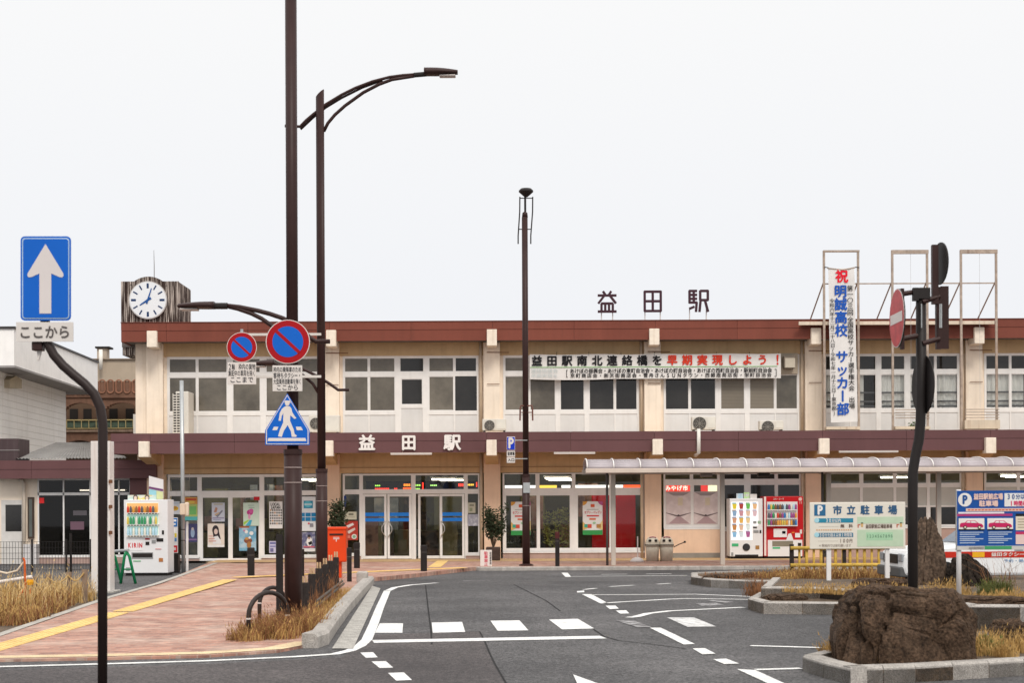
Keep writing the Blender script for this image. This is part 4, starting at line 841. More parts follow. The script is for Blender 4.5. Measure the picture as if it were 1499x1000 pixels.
MB().box(XP(1206, RY, 417), XP(1458, RY, 417), RY + .035, RY + .06, ZY(418.2, RY), ZY(416.4, RY)).build('tie_rail', RK, rk)
MB().box(XP(1170, RY, 475), XP(1457, RY, 475), RY + .035, RY + .12, ZY(477.5, RY), ZY(472.5, RY)).build('cross_beam', M('cream_beam', (.68, .57, .45), .6, streak=.4, dirt=(.35, .22, .12)), rk)
MB().box(XP(1170, RY, 475) + .1, XP(1457, RY, 475) - .1, RY + .12, WY - .76, ZY(476.5, RY), ZY(474, RY)).build('beam_arm', RK, rk)
for (a, b) in ((1311, 1361), (1413, 1463)):
    for k in range(4): MB().fbox(a, b, 602 + k * 4, 603.3 + k * 4, RY - .06, RY - .035).build('guard_bar', RK, rk)
for a, b in ((1210, 1259), (1413, 1464), (1311, 1362)): MB().fbox(a, b, 627 if a != 1413 else 618, 631, RY - .2, RY + .3).build('base_tray', M('stained_cream', (.60, .51, .40), .7, streak=.6, dirt=(.25, .13, .07)), rk)
vb = thing('vertical_banner', (XP(1234, RY - .08), RY - .08, ZY(620, RY)), 'tall white hanging banner with red, blue and black vertical Japanese lettering', 'banner')
VY = RY - .10; vzt, vzb = ZY(395, VY), ZY(621, VY)
cloth('cloth', lambda v: XP(1216 - 3 * v, VY, 500), lambda v: XP(1255 - 4 * v, VY, 500), lambda u: vzt, lambda u: vzb + .03 * u, VY, vb, 10, 40, .010)
MB().tube([P(1211, 392.5, VY), P(1233, 395, VY), P(1252, 391.5, VY)], .02, 6).build('top_rod', RK, vb)
for px, py in ((1210, 391), (1255, 391)): MB().tube([P(px - 3, py, VY + .05), P(px + 3, py + 1, VY)], .015, 5).build('tie_cord', BLK, vb)
def vcol(s, cx_top, cx_bot, y0, y1, w, m, bold, name='lettering'):
    mb = MB(); n = len(s)
    for k, ch in enumerate(s):
        ya, yb = y0 + (y1 - y0) * k / n, y0 + (y1 - y0) * (k + 1) / n; c = cx_top + (cx_bot - cx_top) * (k + .5) / n
        letters(mb, ch, XP(c - w / 2, VY, (ya + yb) / 2), XP(c + w / 2, VY, (ya + yb) / 2), ZY(yb, VY), ZY(ya, VY), VY - .026, bold, vertical=True)
        if w > 12: mb.build(name, m, vb); mb = MB()
    if mb.v: mb.build(name, m, vb)
vcol('祝', 1232, 1232, 397, 416.5, 19, C((.72, .01, .03), .7), .035)
vcol('明誠高校　サッカー部', 1230, 1234, 419, 611, 19, C((.015, .09, .42), .7), .03)
vcol('第一〇三回', 1244, 1244.6, 420, 464, 9.2, BLK, .012); vcol('全国高校サッカー選手権大会', 1244.6, 1246.5, 466, 575, 9.2, BLK, .012); vcol('出場', 1246.8, 1247, 583, 601, 9.2, BLK, .012)
vcol('令和六年十二月二十八日〜令和七年一月十三日(東京都)', 1217.5, 1221, 439, 610, 7.4, BLK, .008)
pl = thing('canopy_plant', (XP(1336, WY - 1.2), WY - 1.2, Z2T), 'small green weed growing on the canopy behind the steel rack', 'plant')
def leafball(mb, c, rx, ry, rz, n, s, seed=1):
    rr = random.Random(seed)
    for _ in range(n):
        while True:
            p = Vector((rr.uniform(-1, 1), rr.uniform(-1, 1), rr.uniform(-1, 1)))
            if p.length < 1: break
        p = Vector((p.x * rx, p.y * ry, p.z * rz)) + Vector(c); a = Vector((rr.gauss(0, 1), rr.gauss(0, 1), rr.gauss(0, .7))).normalized(); b = a.orthogonal().normalized(); k = s * rr.uniform(.6, 1.3)
        mb.poly([p - a * k, p + b * k * .45, p + a * k, p - b * k * .45])
LEAF = M('leaf_green', (.055, .085, .03), .6, var=.5, scale=14); LEAF2 = M('leaf_dark', (.035, .045, .022), .55, var=.5, scale=12); LEAFY = M('leaf_yellowish', (.24, .24, .06), .6, var=.5, scale=14)
m_ = MB(); leafball(m_, P(1336, 624, WY - 1.2), .16, .1, .14, 70, .05); m_.build('foliage', LEAF, pl)

# ------------------------------------------------------------------ bus shelter roof along the kerb
sh = thing('walkway_shelter', (XP(1100, 42.4), 42.4, 0), 'long walkway shelter with curved translucent roof on slim grey posts', 'shelter')
SH0, SH1 = XP(857, 41.5, 685), 21.0; yF, yM, yB = 41.45, 42.5, 43.5
zf, ztp = ZY(686.5, yF), ZY(673.3, yM)
POLY = M('lavender_polycarbonate', (.40, .355, .37), .25, var=.06, scale=.8, streak=.15, dirt=(.35, .3, .3)); SHM = M('shelter_metal', (.50, .44, .38), .45, var=.06)
def arcp(t): a = math.radians(180 - 180 * t); return (yM + (yM - yF) * math.cos(a), zf + (ztp - zf) * math.sin(a) ** .8)
npan = 30; wpan = XP(969, yF, 680) - XP(930, yF, 680); xr0 = XP(858.5, yF, 680)
k = 0
while xr0 + wpan * k < SH1:
    a, b = xr0 + wpan * k, min(SH1, xr0 + wpan * (k + 1)); mb = MB(); n = 12
    for q in range(n):
        (y0, z0), (y1, z1) = arcp(q / n), arcp((q + 1) / n); mb.poly([(a, y0, z0), (b, y0, z0), (b, y1, z1), (a, y1, z1)])
    o = mb.build('roof_sheet', POLY, sh, smooth=True); s_ = o.modifiers.new('thickness', 'SOLIDIFY'); s_.thickness = .008
    rb = MB(); pp = [arcp(q / 14) for q in range(15)]
    rb.tube([(a + .02, y, z + .012) for y, z in pp], .019, 6); rb.build('rib', M('white_rib', (.74, .70, .67), .45), sh, smooth=True); k += 1
MB().box(SH0, SH1, yF - .06, yF + .10, ZY(693.5, yF), ZY(687, yF)).build('gutter', M('pinkish_gutter', (.64, .53, .45), .5, var=.05, streak=.12), sh, bevel=.015); MB().box(SH0, SH1, yB - .1, yB + .05, zf - .12, zf + .01).build('gutter', SHM, sh)
for px in (893, 1057.5, 1213, 1374, 1535):
    x = XP(px, 42.4, 760) + (.09 if px == 893 else 0); MB().box(x - .062, x + .062, 42.34, 42.46, 0, zf - .02).build('post', SHM, sh, bevel=.008)
    MB().box(x - .05, x + .05, yF, yB, zf - .14, zf - .03).build('cross_arm', SHM, sh)
    if px in (893, 1213): x -= .17; MB().tube([(x, 42.4, 0), (x, 42.4, zf - .05)], .035, 8).build('downpipe', M('dark_grey_pipe', (.10, .09, .085), .5), sh, smooth=True)
for px in (1034, 1118):
    lx = XP(px, 42.6, 700); MB().box(lx - .16, lx + .16, 42.5, 42.75, zf - .22, zf - .12).build('lamp', M('lamp_housing', (.30, .27, .24), .5) if px == 1034 else ACD, sh, bevel=.02)
# ------------------------------------------------------------------ street lamps and signs
BRP = M('brown_pole_paint', (.038, .018, .016), .45, var=.15, scale=3, streak=.2, dirt=(.05, .025, .022))
BLKM = M('dark_steel', (.022, .018, .017), .5, var=.15); GRS = M('galvanised', (.42, .43, .43), .4, metal=.5, var=.12, scale=5)
SBLUE = M('sign_blue', (.006, .115, .52), .35, var=.04); SRED = M('sign_red', (.36, .006, .010), .35, var=.04); SWHITE = M('sign_white', (.70, .64, .60), .4, var=.04)
PLATE = M('plate_white', (.66, .61, .57), .45, var=.05, scale=5, streak=.08)
def ptube(mb, pts, Y, r, n=10): return mb.tube([P(x, y, Y) for x, y in pts], r, n)
def luminaire(t, px0, px1, y0, y1, Y, tipleft):
    a, b = P(px0, (y0 + y1) / 2, Y), P(px1, (y0 + y1) / 2, Y); h = (y1 - y0) * Y / F; n = 9; mb = MB(); L = b.x - a.x; vs = []; fs = []
    for i in range(n):
        u = i / (n - 1); v = u if tipleft else 1 - u; w = (.35 + .65 * min(1, math.sin(min(1, v * 1.15 + .12) * math.pi * .62))) * .16; hh = h * (.28 + .42 * math.sin(min(1, v + .15) * math.pi * .5))
        for k in range(10): an_ = 2 * math.pi * k / 10; vs.append((a.x + L * u, Y + w * math.cos(an_), (a.z + b.z) / 2 + hh * .75 * math.sin(an_) * (1 if math.sin(an_) > 0 else .5)))
    for i in range(n - 1):
        for k in range(10): fs.append((i * 10 + k, i * 10 + (k + 1) % 10, (i + 1) * 10 + (k + 1) % 10, (i + 1) * 10 + k))
    fs += [tuple(range(10)), tuple((n - 1) * 10 + k for k in range(10))]
    o = mb.add(vs, fs).build('lamp_head', BLKM if False else BRP, t, smooth=True)
    cx0, cx1 = (a.x + L * .06, a.x + L * .55) if tipleft else (a.x + L * .45, a.x + L * .94)
    MB().box(cx0, cx1, Y - .09, Y + .09, (a.z + b.z) / 2 - h * .40, (a.z + b.z) / 2 - h * .22).build('lens', M('lamp_lens', (.55, .50, .47), .25), o, bevel=.02)
def step_pole(t, px, Y, zb, y_step, y_top, r0, r1, lean=0, slant=False):
    x = XP(px, Y, y_step); zs, zt = ZY(y_step, Y), ZY(y_top, Y)
    MB().tube([(x, Y, zb), (x, Y, zs)], r0, 18).build('pole_base', BRP, t, smooth=False).data.polygons.foreach_set('use_smooth', [True] * 18 + [False] * 2)
    MB().tube([(x, Y, zs - .02), (x, Y, zs + .05)], r0 * 1.06, 18).build('collar', BRP, t)
    up = MB().tube([(x, Y, zs), (x, Y, zt)], r1, 18)
    if slant: up.v = [(a, b, c + (a - x) * .95 if c > zt - .01 else c) for a, b, c in up.v]
    up.build('pole', BRP, t, smooth=False).data.polygons.foreach_set('use_smooth', [True] * 18 + [False] * 2)
    for k in (22, 44): MB().tube([(x, Y, ZY(y_step + k, Y)), (x, Y, ZY(y_step + k, Y) + .012)], r0 * 1.03, 18).build('band', M('pale_band', (.35, .28, .26), .5), t)
    MB().lathe([(r0 * 1.9, 0), (r0 * 1.9, .03), (r0 * 1.2, .06)], 18, (x, Y, zb)).build('base_flange', BRP, t)
    return x
AYp = 21.3; zA = pavz(AYp)
pa = thing('street_lamp', (XP(429, AYp), AYp, zA), 'thick brown lamp pole nearest the crossing, its single arm reaching left', 'street lamp', 'brown street lamps')
xA = step_pole(pa, 428.7, AYp, zA, 662, -45, .123, .081)
arm = MB(); ptube(arm, [(483, 500), (462, 500), (452, 493), (430, 474), (414, 466), (395, 459.5), (378, 455), (350, 449.5), (331, 447.5)], AYp, .032); ptube(arm, [(428, 505), (410, 488), (398, 477), (383, 466.5), (368, 459), (348, 452), (335, 449)], AYp + .002, .030); arm.build('arm', BRP, pa, smooth=True)
ptube(MB(), [(333, 448), (312, 448)], AYp, .045).build('arm_clamp', BLKM, pa); luminaire(pa, 261, 314, 442, 456, AYp, True)
MB().box(XP(404, AYp - .17, 840), XP(414, AYp - .17, 840), AYp - .17, AYp - .13, zA, ZY(781, AYp - .17)).build('side_strap', BLKM, pa)
BYp = 30.8; zB = pavz(BYp)
pb = thing('street_lamp', (XP(470, BYp), BYp, zB), 'brown lamp pole with slanted top and two arms, right of the thickest pole', 'street lamp', 'brown street lamps')
step_pole(pb, 470.8, BYp, zB, 689, 135, .115, .083, slant=True)
arm = MB(); ptube(arm, [(417, 184), (439, 185), (448, 176), (458, 167.5), (477, 152.5), (500, 138.5), (520, 128.5), (545, 119), (570, 112.5), (590, 109.8), (608, 108.5)], BYp, .030); ptube(arm, [(440, 189), (458, 172), (477, 157), (500, 143), (530, 128), (560, 117)], BYp + .05, .024)
ptube(arm, [(474, 192), (480, 180), (490, 168), (505, 154.5), (532, 135), (555, 123), (574, 116), (606, 111)], BYp, .034); arm.build('arm', BRP, pb, smooth=True)
ptube(MB(), [(606, 109.5), (624, 108)], BYp, .05).build('arm_clamp', BLKM, pb); luminaire(pb, 621, 670, 99, 114, BYp, False)
arm = MB(); ptube(arm, [(511, 571), (495, 571), (484, 563), (470, 554), (455, 546), (443, 540), (420, 536), (400, 534)], BYp, .030); ptube(arm, [(467, 577), (458, 562), (443, 549), (425, 541), (405, 536)], BYp, .030); arm.build('arm', BRP, pb, smooth=True)
luminaire(pb, 373, 402, 527, 539, BYp, True)
CYp = 42.4
pc = thing('street_lamp', (XP(771, CYp), CYp, 0), 'tall slender brown lamp pole in front of the entrance, small lantern on top', 'street lamp', 'brown street lamps')
x = step_pole(pc, 769.8, CYp, 0, 697, 318, .105, .082)
MB().lathe([(.082, 0), (.07, .12), (.02, .16)], 14, (XP(768.4, CYp, 316), CYp, ZY(318, CYp))).build('pole_cap', BRP, pc, smooth=True)
xt = XP(768.8, CYp, 300); MB().tube([(xt, CYp, ZY(318, CYp)), (xt, CYp, ZY(287, CYp))], .03, 8).build('stem', BLKM, pc)
MB().lathe([(.04, 0), (.10, .05), (.20, .14), (.20, .18), (.15, .23), (.04, .235)], 16, (XP(770, CYp, 283), CYp, ZY(288.5, CYp))).build('lantern', BLKM, pc)
for s, a, b in ((-1, 761, 758.5), (1, 779.8, 777)):
    m_ = MB(); ptube(m_, [(a, 288), (a - .2, 310), (b, 345), (b, 357)], CYp, .018, 6); m_.build('side_rod', BLKM, pc)
    m_ = MB(); ptube(m_, [(a, 290), (769.5, 290)], CYp, .014, 6); ptube(m_, [((a + b) / 2 - .3, 335.5), (769, 335.5)], CYp, .014, 6); m_.build('rod_tie', BLKM, pc)
    m_ = MB(); q = 770.5 + s * 9; ptube(m_, [(770.5, 594.5), (q - s * 1, 594), (q, 598), (q + s * .3, 616)], CYp - .05, .022, 6); ptube(m_, [(770.5, 604), (q, 604)], CYp - .05, .014, 6); m_.build('banner_hook', M('hook_brown', (.16, .07, .055), .5), pc)
MB().fbox(766, 776, 707, 722, CYp - .115, CYp - .105).build('name_plate', GRS, pc)
# parking plate on the slender pole
ps = thing('parking_sign', (XP(748, CYp), CYp, ZY(679, CYp)), 'small blue P sign with two white plates clamped to the slender pole', 'sign')
def board(px0, px1, y0, y1, Y, mat, par, th=.012, name='panel', bev=.01): return MB().fbox(px0, px1, y0, y1, Y, Y + th).build(name, mat, par, bevel=bev)
o = board(741.8, 754, 639.5, 659, CYp - .15, SWHITE, ps); board(742.3, 753.5, 640.2, 658.4, CYp - .154, M('sign_navy', (.01, .04, .48), .35, var=.03), ps, .003, 'blue_face', 0)
letters(MB(), 'P', XP(743, CYp), XP(753, CYp), ZY(657.5, CYp), ZY(641, CYp), CYp - .156, .05).build('lettering', SWHITE, ps)
for y0, y1, s in ((660.3, 669, '駐車場'), (669.8, 678, '入口')):
    o = board(741.8, 754, y0, y1, CYp - .15, PLATE, ps, name='plate'); letters(MB(), s, XP(742.8, CYp), XP(753, CYp), ZY(y1 - 1.5, CYp), ZY(y0 + 1.5, CYp), CYp - .1525, .03).build('lettering', BLK, ps)
for y in (645, 672): MB().tube([P(754, y, CYp - .13), P(772, y, CYp - .115)], .014, 6).build('bracket', GRS, ps)

def round_no_parking(cx, cy, r, Y, label, plate, rows, tilt=0):
    c = P(cx, cy, Y); R = r * Y / F; t = thing('no_parking_sign', (c.x, Y, c.z - R), label, 'sign', 'no-parking signs')
    MB().disc((c.x, 0, c.z), R, Y - .010, Y, 48).build('disc', SWHITE, t); MB().disc((c.x, 0, c.z), R * .965, Y - .013, Y - .0105, 48).build('red_ring', SRED, t)
    MB().disc((c.x, 0, c.z), R * .70, Y - .016, Y - .0135, 48).build('blue_field', SBLUE, t)
    u = Vector((math.cos(math.radians(-43)), 0, math.sin(math.radians(-43)))); nn = Vector((-u.z, 0, u.x)) * R * .075; cc = Vector((c.x, Y - .019, c.z))
    MB().prism([cc - u * R * .72 + nn, cc + u * R * .72 + nn, cc + u * R * .72 - nn, cc - u * R * .72 - nn], (0, .0025, 0)).build('red_slash', SRED, t)
    (p0, p1, y0, y1) = plate; pl_ = MB().fbox(p0, p1, y0, y1, Y - .004, Y + .004).build('plate', PLATE, t, bevel=.004)
    for s, a, b, ya, yb, bo in rows: mb = MB(); letters(mb, s, XP(a, Y, cy), XP(b, Y, cy), ZY(yb, Y) , ZY(ya, Y), Y - .0065, bo); mb.build('lettering', C((.03, .03, .035), .6), t)
    return t
def N(y, x): return y + ROLL * (x - PX)
Ys = AYp - .14; q = 1.5
t = round_no_parking(421.5, 500.5, 32.3, Ys, 'larger round red and blue no-parking sign on the thickest pole', (398.8, 442.5, N(535, 421), N(573, 421)),
   [('枠内の乗降車のため', 400, 441, N(537, 421), N(545.5, 421), .012), ('客待ちタクシー・', 400, 441, N(545.5, 421), N(554.5, 421), .015), ('大型乗用自動車を除く', 400, 441, N(554.5, 421), N(563, 421), .012), ('ここから', 404, 437, N(563, 421), N(572, 421), .015)])
MB().box(XP(428, AYp) - .02, XP(428, AYp) + .02, Ys + .005, AYp - .07, ZY(560, AYp), ZY(480, AYp)).build('bracket', BLKM, t)
Ys2 = BYp - .12
t = round_no_parking(354, 508.5, 22, Ys2, 'smaller round red and blue no-parking sign held left on pale arms', (333, 375, N(530.5, 354), N(563, 354)),
   [('2輪　枠内の貨物', 334, 374, N(532.5, 354), N(542, 354), .012), ('集配中の車両を除く', 334, 374, N(542, 354), N(551.5, 354), .010), ('ここまで', 336, 371, N(551.5, 354), N(561, 354), .015)])
for y in (489.5, 551.5): MB().box(XP(352, Ys2, y), XP(470, Ys2, y), Ys2 + .012, Ys2 + .05, ZY(N(y, 400) + 1.8, Ys2), ZY(N(y, 400) - 1.8, Ys2)).build('arm', M('pale_arm', (.6, .56, .52), .5), t)
MB().tube([P(354, 482, Ys2 + .03), P(354, 560, Ys2 + .03)], .03, 8).build('upright', GRS, t)
# pedestrian crossing sign: pentagon with walking figure
pz = thing('crossing_sign', (XP(420.5, Ys), Ys, ZY(N(652, 420), Ys)), 'blue pentagonal pedestrian crossing sign with white walking figure', 'sign')
def pent(s, Y, m, nm, th=.003):
    cx, cy = 420.5, 622; base = [(0, -45.5), (33, -1 + 4), (33, 31), (-33, 31), (-33, 3)]; 
    base = [(0, -46), (32.5, 8), (32.5, 30), (-32.5, 30), (-32.5, 8)]
    MB().prism([P(cx + x * s, cy + y * s + (1 - s) * 0, Y) for x, y in base], (0, th, 0)).build(nm, m, pz, bevel=.02)
pent(1, Ys - .006, SBLUE, 'panel', .012); pent(.955, Ys - .0085, SWHITE, 'white_rim', .002); pent(.915, Ys - .011, SBLUE, 'blue_field', .002)
fy = Ys - .0135
def fig(pts, nm='figure'): MB().prism([P(x, y, fy) for x, y in pts], (0, .002, 0)).build(nm, SWHITE, pz)
fig([(393, 641.5), (447, 641.5), (448.5, 646), (391.5, 646)], 'kerb_bar'); fig([(401, 625), (407.5, 625), (405.5, 630), (398.5, 630)], 'stripe'); fig([(433, 625), (440.5, 625), (443.5, 630), (434.5, 630)], 'stripe')
figp = [(419, 594.5), (424, 595), (426.5, 598), (428, 604), (431.5, 609.5), (434, 612.5), (431, 613.5), (426.5, 609.5), (425, 608), (424.5, 616), (426.5, 621), (430, 629), (431.2, 635.5), (434.8, 638.2), (433, 640), (427, 639.8), (426, 632), (421, 622.5), (415.5, 631), (412.5, 640), (407, 639), (407.5, 637), (410, 629), (414.5, 619), (414.8, 605), (412.5, 609), (411, 616.5), (407.8, 616), (409.5, 605), (412.5, 599), (416, 596)]
fig(figp); c = P(420.5, 590.8, fy - .003); MB().disc(c.to_tuple(), 3.4 * fy / F, fy - .003, fy - .001, 20).build('figure_head', SWHITE, pz); fig([(415.5, 589.5), (425.8, 589.8), (424, 586.6), (417.6, 586.4)], 'figure_hat')
# one-way sign on its bent near pole
OY = 13.2; ow = thing('one_way_sign', (XP(150, OY), OY, ROAD), 'blue one-way sign with white up arrow on a bent dark pole', 'sign')
MB().tube([P(150, 1030, OY), P(150.5, 660, OY), P(150.5, 622, OY), P(147, 597, OY), P(138, 577, OY), P(124, 562, OY), (P(108, 549, OY)), P(92, 535, OY), P(79, 520, OY), P(70, 503, OY), P(66, 478, OY + .03), P(66, 350, OY + .03)], .041, 16).build('pole', M('black_brown_pole', (.030, .020, .018), .4, var=.1), ow, smooth=True)
def rrect(cx, cy, w, h, r, Y):
    pts = []
    for sx, sy, a0 in ((1, -1, -90), (1, 1, 0), (-1, 1, 90), (-1, -1, 180)):
        for k in range(5): a = math.radians(a0 + 22.5 * k); pts.append(P(cx + sx * (w / 2 - r) + r * math.cos(a), cy + sy * (h / 2 - r) + r * math.sin(a), Y))
    return pts
OS = OY - .06
MB().prism(rrect(66.8, 407.5, 73.5, 123.5, 6, OS), (0, .012, 0)).build('panel', SBLUE, ow); MB().prism(rrect(66.8, 407.5, 69, 118.5, 4.5, OS - .003), (0, .002, 0)).build('white_rim', M('rim_pale_blue', (.42, .55, .68), .4), ow); MB().prism(rrect(66.8, 407.5, 66, 115.5, 3.5, OS - .006), (0, .002, 0)).build('blue_field', SBLUE, ow)
ar = [(66.5, 357), (92.5, 400), (93, 403.5), (91, 406), (87, 405.5), (75, 400.3), (75, 459), (57.6, 459), (57.6, 400.3), (46, 405.5), (42, 406), (40, 403.5), (40.5, 400)]
MB().prism([P(x, y, OS - .009) for x, y in ar], (0, .002, 0)).build('arrow', M('arrow_white', (.66, .60, .58), .45, var=.03), ow)
MB().prism(rrect(65.3, 485.8, 83.5, 28.5, 1, OS), (0, .012, 0)).build('plate', PLATE, ow); letters(MB(), 'ここから', XP(27.5, OS, 486), XP(103.5, OS, 486), ZY(N(496.5, 66), OS), ZY(N(476, 66), OS), OS - .004, .022).build('lettering', C((.10, .085, .08), .6), ow)
MB().fbox(46, 61, N(500, 50), N(513, 50), OY - .04, OY + .06).build('clamp', BRP, ow, bevel=.008); MB().prism([P(54, 514, OY), P(61, 512, OY), P(57, 527, OY), P(54.5, 528, OY)], (0, .02, 0)).build('strap_end', PLATE, ow)

# no-entry sign cluster on its bent black pole, right
NY = 16.9; ne = thing('sign_pole', (XP(1336, NY), NY, .03), 'bent black pole on the island carrying a no-entry disc and sign backs', 'sign pole')
MB().tube([Vector((P(1336, 868, NY).x, NY, .03)), P(1336, 720, NY), P(1336.5, 690, NY), P(1340, 668, NY), P(1345, 645, NY), P(1347.5, 620, NY), P(1348.5, 580, NY), P(1348, 425, NY)], .055, 16).build('pole', BLKM, ne, smooth=True)
def oblique_disc(cx, cy, r, Y, yaw, face, nm, back=BLKM):
    c = P(cx, cy, Y); R = r * Y / F; u = Vector((math.cos(yaw), math.sin(yaw), 0)); nrm = Vector((-math.sin(yaw), math.cos(yaw), 0))   # nrm: toward the back of the disc
    o = MB(); ring = [c + u * R * math.cos(a) + Vector((0, 0, R * math.sin(a))) for a in [2 * math.pi * k / 40 for k in range(40)]]
    o.prism(ring, nrm * .012); d = o.build(nm, back, ne)
    if face:
        MB().prism([c + (p - c) * .995 - nrm * .003 for p in ring], nrm * .002).build('rim', SWHITE, ne); MB().prism([c + (p - c) * .965 - nrm * .006 for p in ring], nrm * .002).build('red_face', M('faded_red', (.50, .055, .06), .4, var=.25, scale=9), ne)
        MB().prism([c + u * R * a + Vector((0, 0, R * b)) - nrm * .009 for a, b in ((-.8, -.17), (.8, -.17), (.8, .17), (-.8, .17))], nrm * .002).build('white_bar', SWHITE, ne)
    return d
oblique_disc(1313, 466, 43.2, NY - .12, math.radians(-90), True, 'no_entry_disc'); oblique_disc(1377, 386, 31, NY + .05, math.radians(96), False, 'round_sign_back'); oblique_disc(1352, 564, 44, NY + .08, math.radians(96), False, 'round_sign_back')
for a, b, y0, y1, d, nm in [(1319, 1324, 422, 511, -.1, 'channel'), (1365, 1374, 358, 445, -.03, 'channel'), (1371, 1379, 420, 511, .0, 'channel'), (1377, 1389, 419, 511, .03, 'plate_back'), (1337, 1362, 421, 437, -.07, 'head_box'), (1337, 1345, 421, 440, -.08, 'head_box')]:
    MB().fbox(a, b, N(y0, 1350), N(y1, 1350), NY + d, NY + d + (.06 if nm != 'plate_back' else .014)).build(nm, BLKM if nm == 'head_box' else BRP, ne)
for y0, y1, a, b in [(430, 426, 1322, 1350), (496, 490, 1322, 1350), (442, 434, 1350, 1375), (503, 496, 1350, 1375)]: MB().tube([P(a, y0, NY - .05), P(b, y1, NY)], .028, 8).build('arm', BRP, ne)
for x in (1349, 1378, 1376): MB().tube([P(x, 445, NY - .08), P(x, 480, NY - .08)], .008, 5).build('channel_slot', GRS, ne)

# grey pole with junction box
gp = thing('grey_pole', (XP(268, 40.5), 40.5, ROAD), 'slim galvanised pole with a beige junction box beside the white drinks machine', 'pole')
MB().tube([(XP(268, 40.5, 700), 40.5, ROAD), (XP(266, 40.5, 600), 40.5, ZY(555, 40.5))], .052, 12).build('shaft', GRS, gp, smooth=True); MB().fbox(262.8, 270.5, 735.5, 752, 40.2, 40.4).build('junction_box', M('box_beige', (.62, .50, .38), .5), gp, bevel=.02); MB().fbox(270, 275.5, 733.5, 754, 40.3, 40.45).build('box_cover', M('box_cream', (.66, .56, .44), .5), gp, bevel=.03)
MB().box(XP(271, 40.5, 800), XP(274, 40.5, 800), 40.6, 40.66, ROAD, ZY(762, 40.5)).build('white_guard', M('white_guard', (.75, .73, .72), .5), gp)
for y in (774, 790): MB().tube([(XP(268, 40.5, y), 40.5, ZY(y, 40.5)), (XP(268, 40.5, y), 40.5, ZY(y, 40.5) + .02)], .058, 12).build('band', BLKM, gp)
wp = thing('white_post', (XP(147, 31.5), 31.5, ROAD), 'tall square white steel post on a concrete footing behind the bent sign pole', 'post')
MB().fbox(133, 161, N(646, 147), N(868, 147), 31.4, 31.75).build('post', M('chipped_white', (.70, .66, .63), .5, var=.06, streak=.3, dirt=(.36, .2, .12)), wp, bevel=.01); MB().fbox(127, 166, N(866, 147), N(881, 147), 31.3, 31.9).build('footing', CONCD, wp, bevel=.02)
for y in (700, 737, 775): MB().fbox(159, 163, y, y + 5, 31.36, 31.45).build('hinge', M('rust', (.16, .07, .035), .8), wp)

# ------------------------------------------------------------------ bollards, racks, fences, post box
def bollard(px, pyb, ytop, w, label, cap=None, z=None, tp=None):
    p = PV(px, pyb); Y = p.y; h = (pyb - ytop) * Y / F; r = w / 2 * Y / F
    t = thing('bollard', p, label, 'bollard', 'dark bollards'); MB().lathe([(r, 0), (r, h * .80), (r * 1.0, h * .81)], 14, p).build('shaft', BLKM, t)
    MB().lathe([(r * 1.06, h * .81), (r * 1.06, h * .97), (r * .9, h)], 14, p).build('head', cap or BLKM, t); MB().lathe([(r * 1.02, h * .72), (r * 1.02, h * .74)], 14, p).build('ring', M('dull_ring', (.10, .09, .08), .5), t)
bollard(367.5, 843, 802, 10.5, 'dark bollard standing alone on the brick pavement before the poster doors')
bollard(620.5, 836.5, 798.5, 9.5, 'dark bollard standing before the open entrance doorway')
bollard(522.5, 832, 794.5, 8.8, 'dark bollard beside the left sidelight of the entrance')
bollard(511.5, 852, 802, 7, 'slim dark bollard in front of the red post box')
bollard(442.5, 846, 804, 6, 'slim dark bollard between the two lamp poles')
bollard(816, 829.5, 779, 6.4, 'slim dark bollard with a reddish head before the shop window', M('dark_red_cap', (.09, .02, .02), .5))
LOG = M('tarred_log', (.028, .022, .020), .7, var=.3, scale=12, bump=.3); LOGT = M('pale_log_top', (.50, .34, .20), .8, var=.2, scale=20)
for k, (px, yb, yt, w) in enumerate([(446, 910, 849, 13), (457, 900, 836, 12), (467, 892, 828, 11), (476, 885, 822, 10), (484, 879, 817, 9.5), (492, 873, 812, 9)]):
    p = PV(px, yb); s = p.y / F; h = (yb - yt) * s; r = w / 2 * s; t = thing('log_stake', p, 'tarred log stake with pale pegs, %s' % ('nearest the thick pole', 'second from the thick pole', 'third from the thick pole', 'third from the far end', 'second from the far end', 'farthest along the kerb')[k], 'stake', 'log stakes along the kerb')
    MB().lathe([(r, 0), (r * .97, h * .9), (r * .9, h * .93)], 12, p).build('log', LOG, t)
    for a in (-.35, .35): MB().lathe([(r * .26, h * .9), (r * .26, h + .03), (r * .2, h + .05)], 8, (p.x + a * r, p.y, p.z)).build('peg', LOGT, t)
sl = thing('plank_rail', PV(468, 893), 'weathered planks fixed low along the log stakes', 'rail')
for (a, b, y0, y1) in [(450, 490, 893, 866), (450, 492, 905, 874)]: MB().tube([PV(a, 905) + Vector((.14, 0, .18 + (905 - y0) * .006)), PV(b, 876) + Vector((.14, 0, .25 + (876 - y1) * .006))], .022, 6).build('plank', M('grey_plank', (.10, .085, .07), .8, var=.3, scale=8), sl)
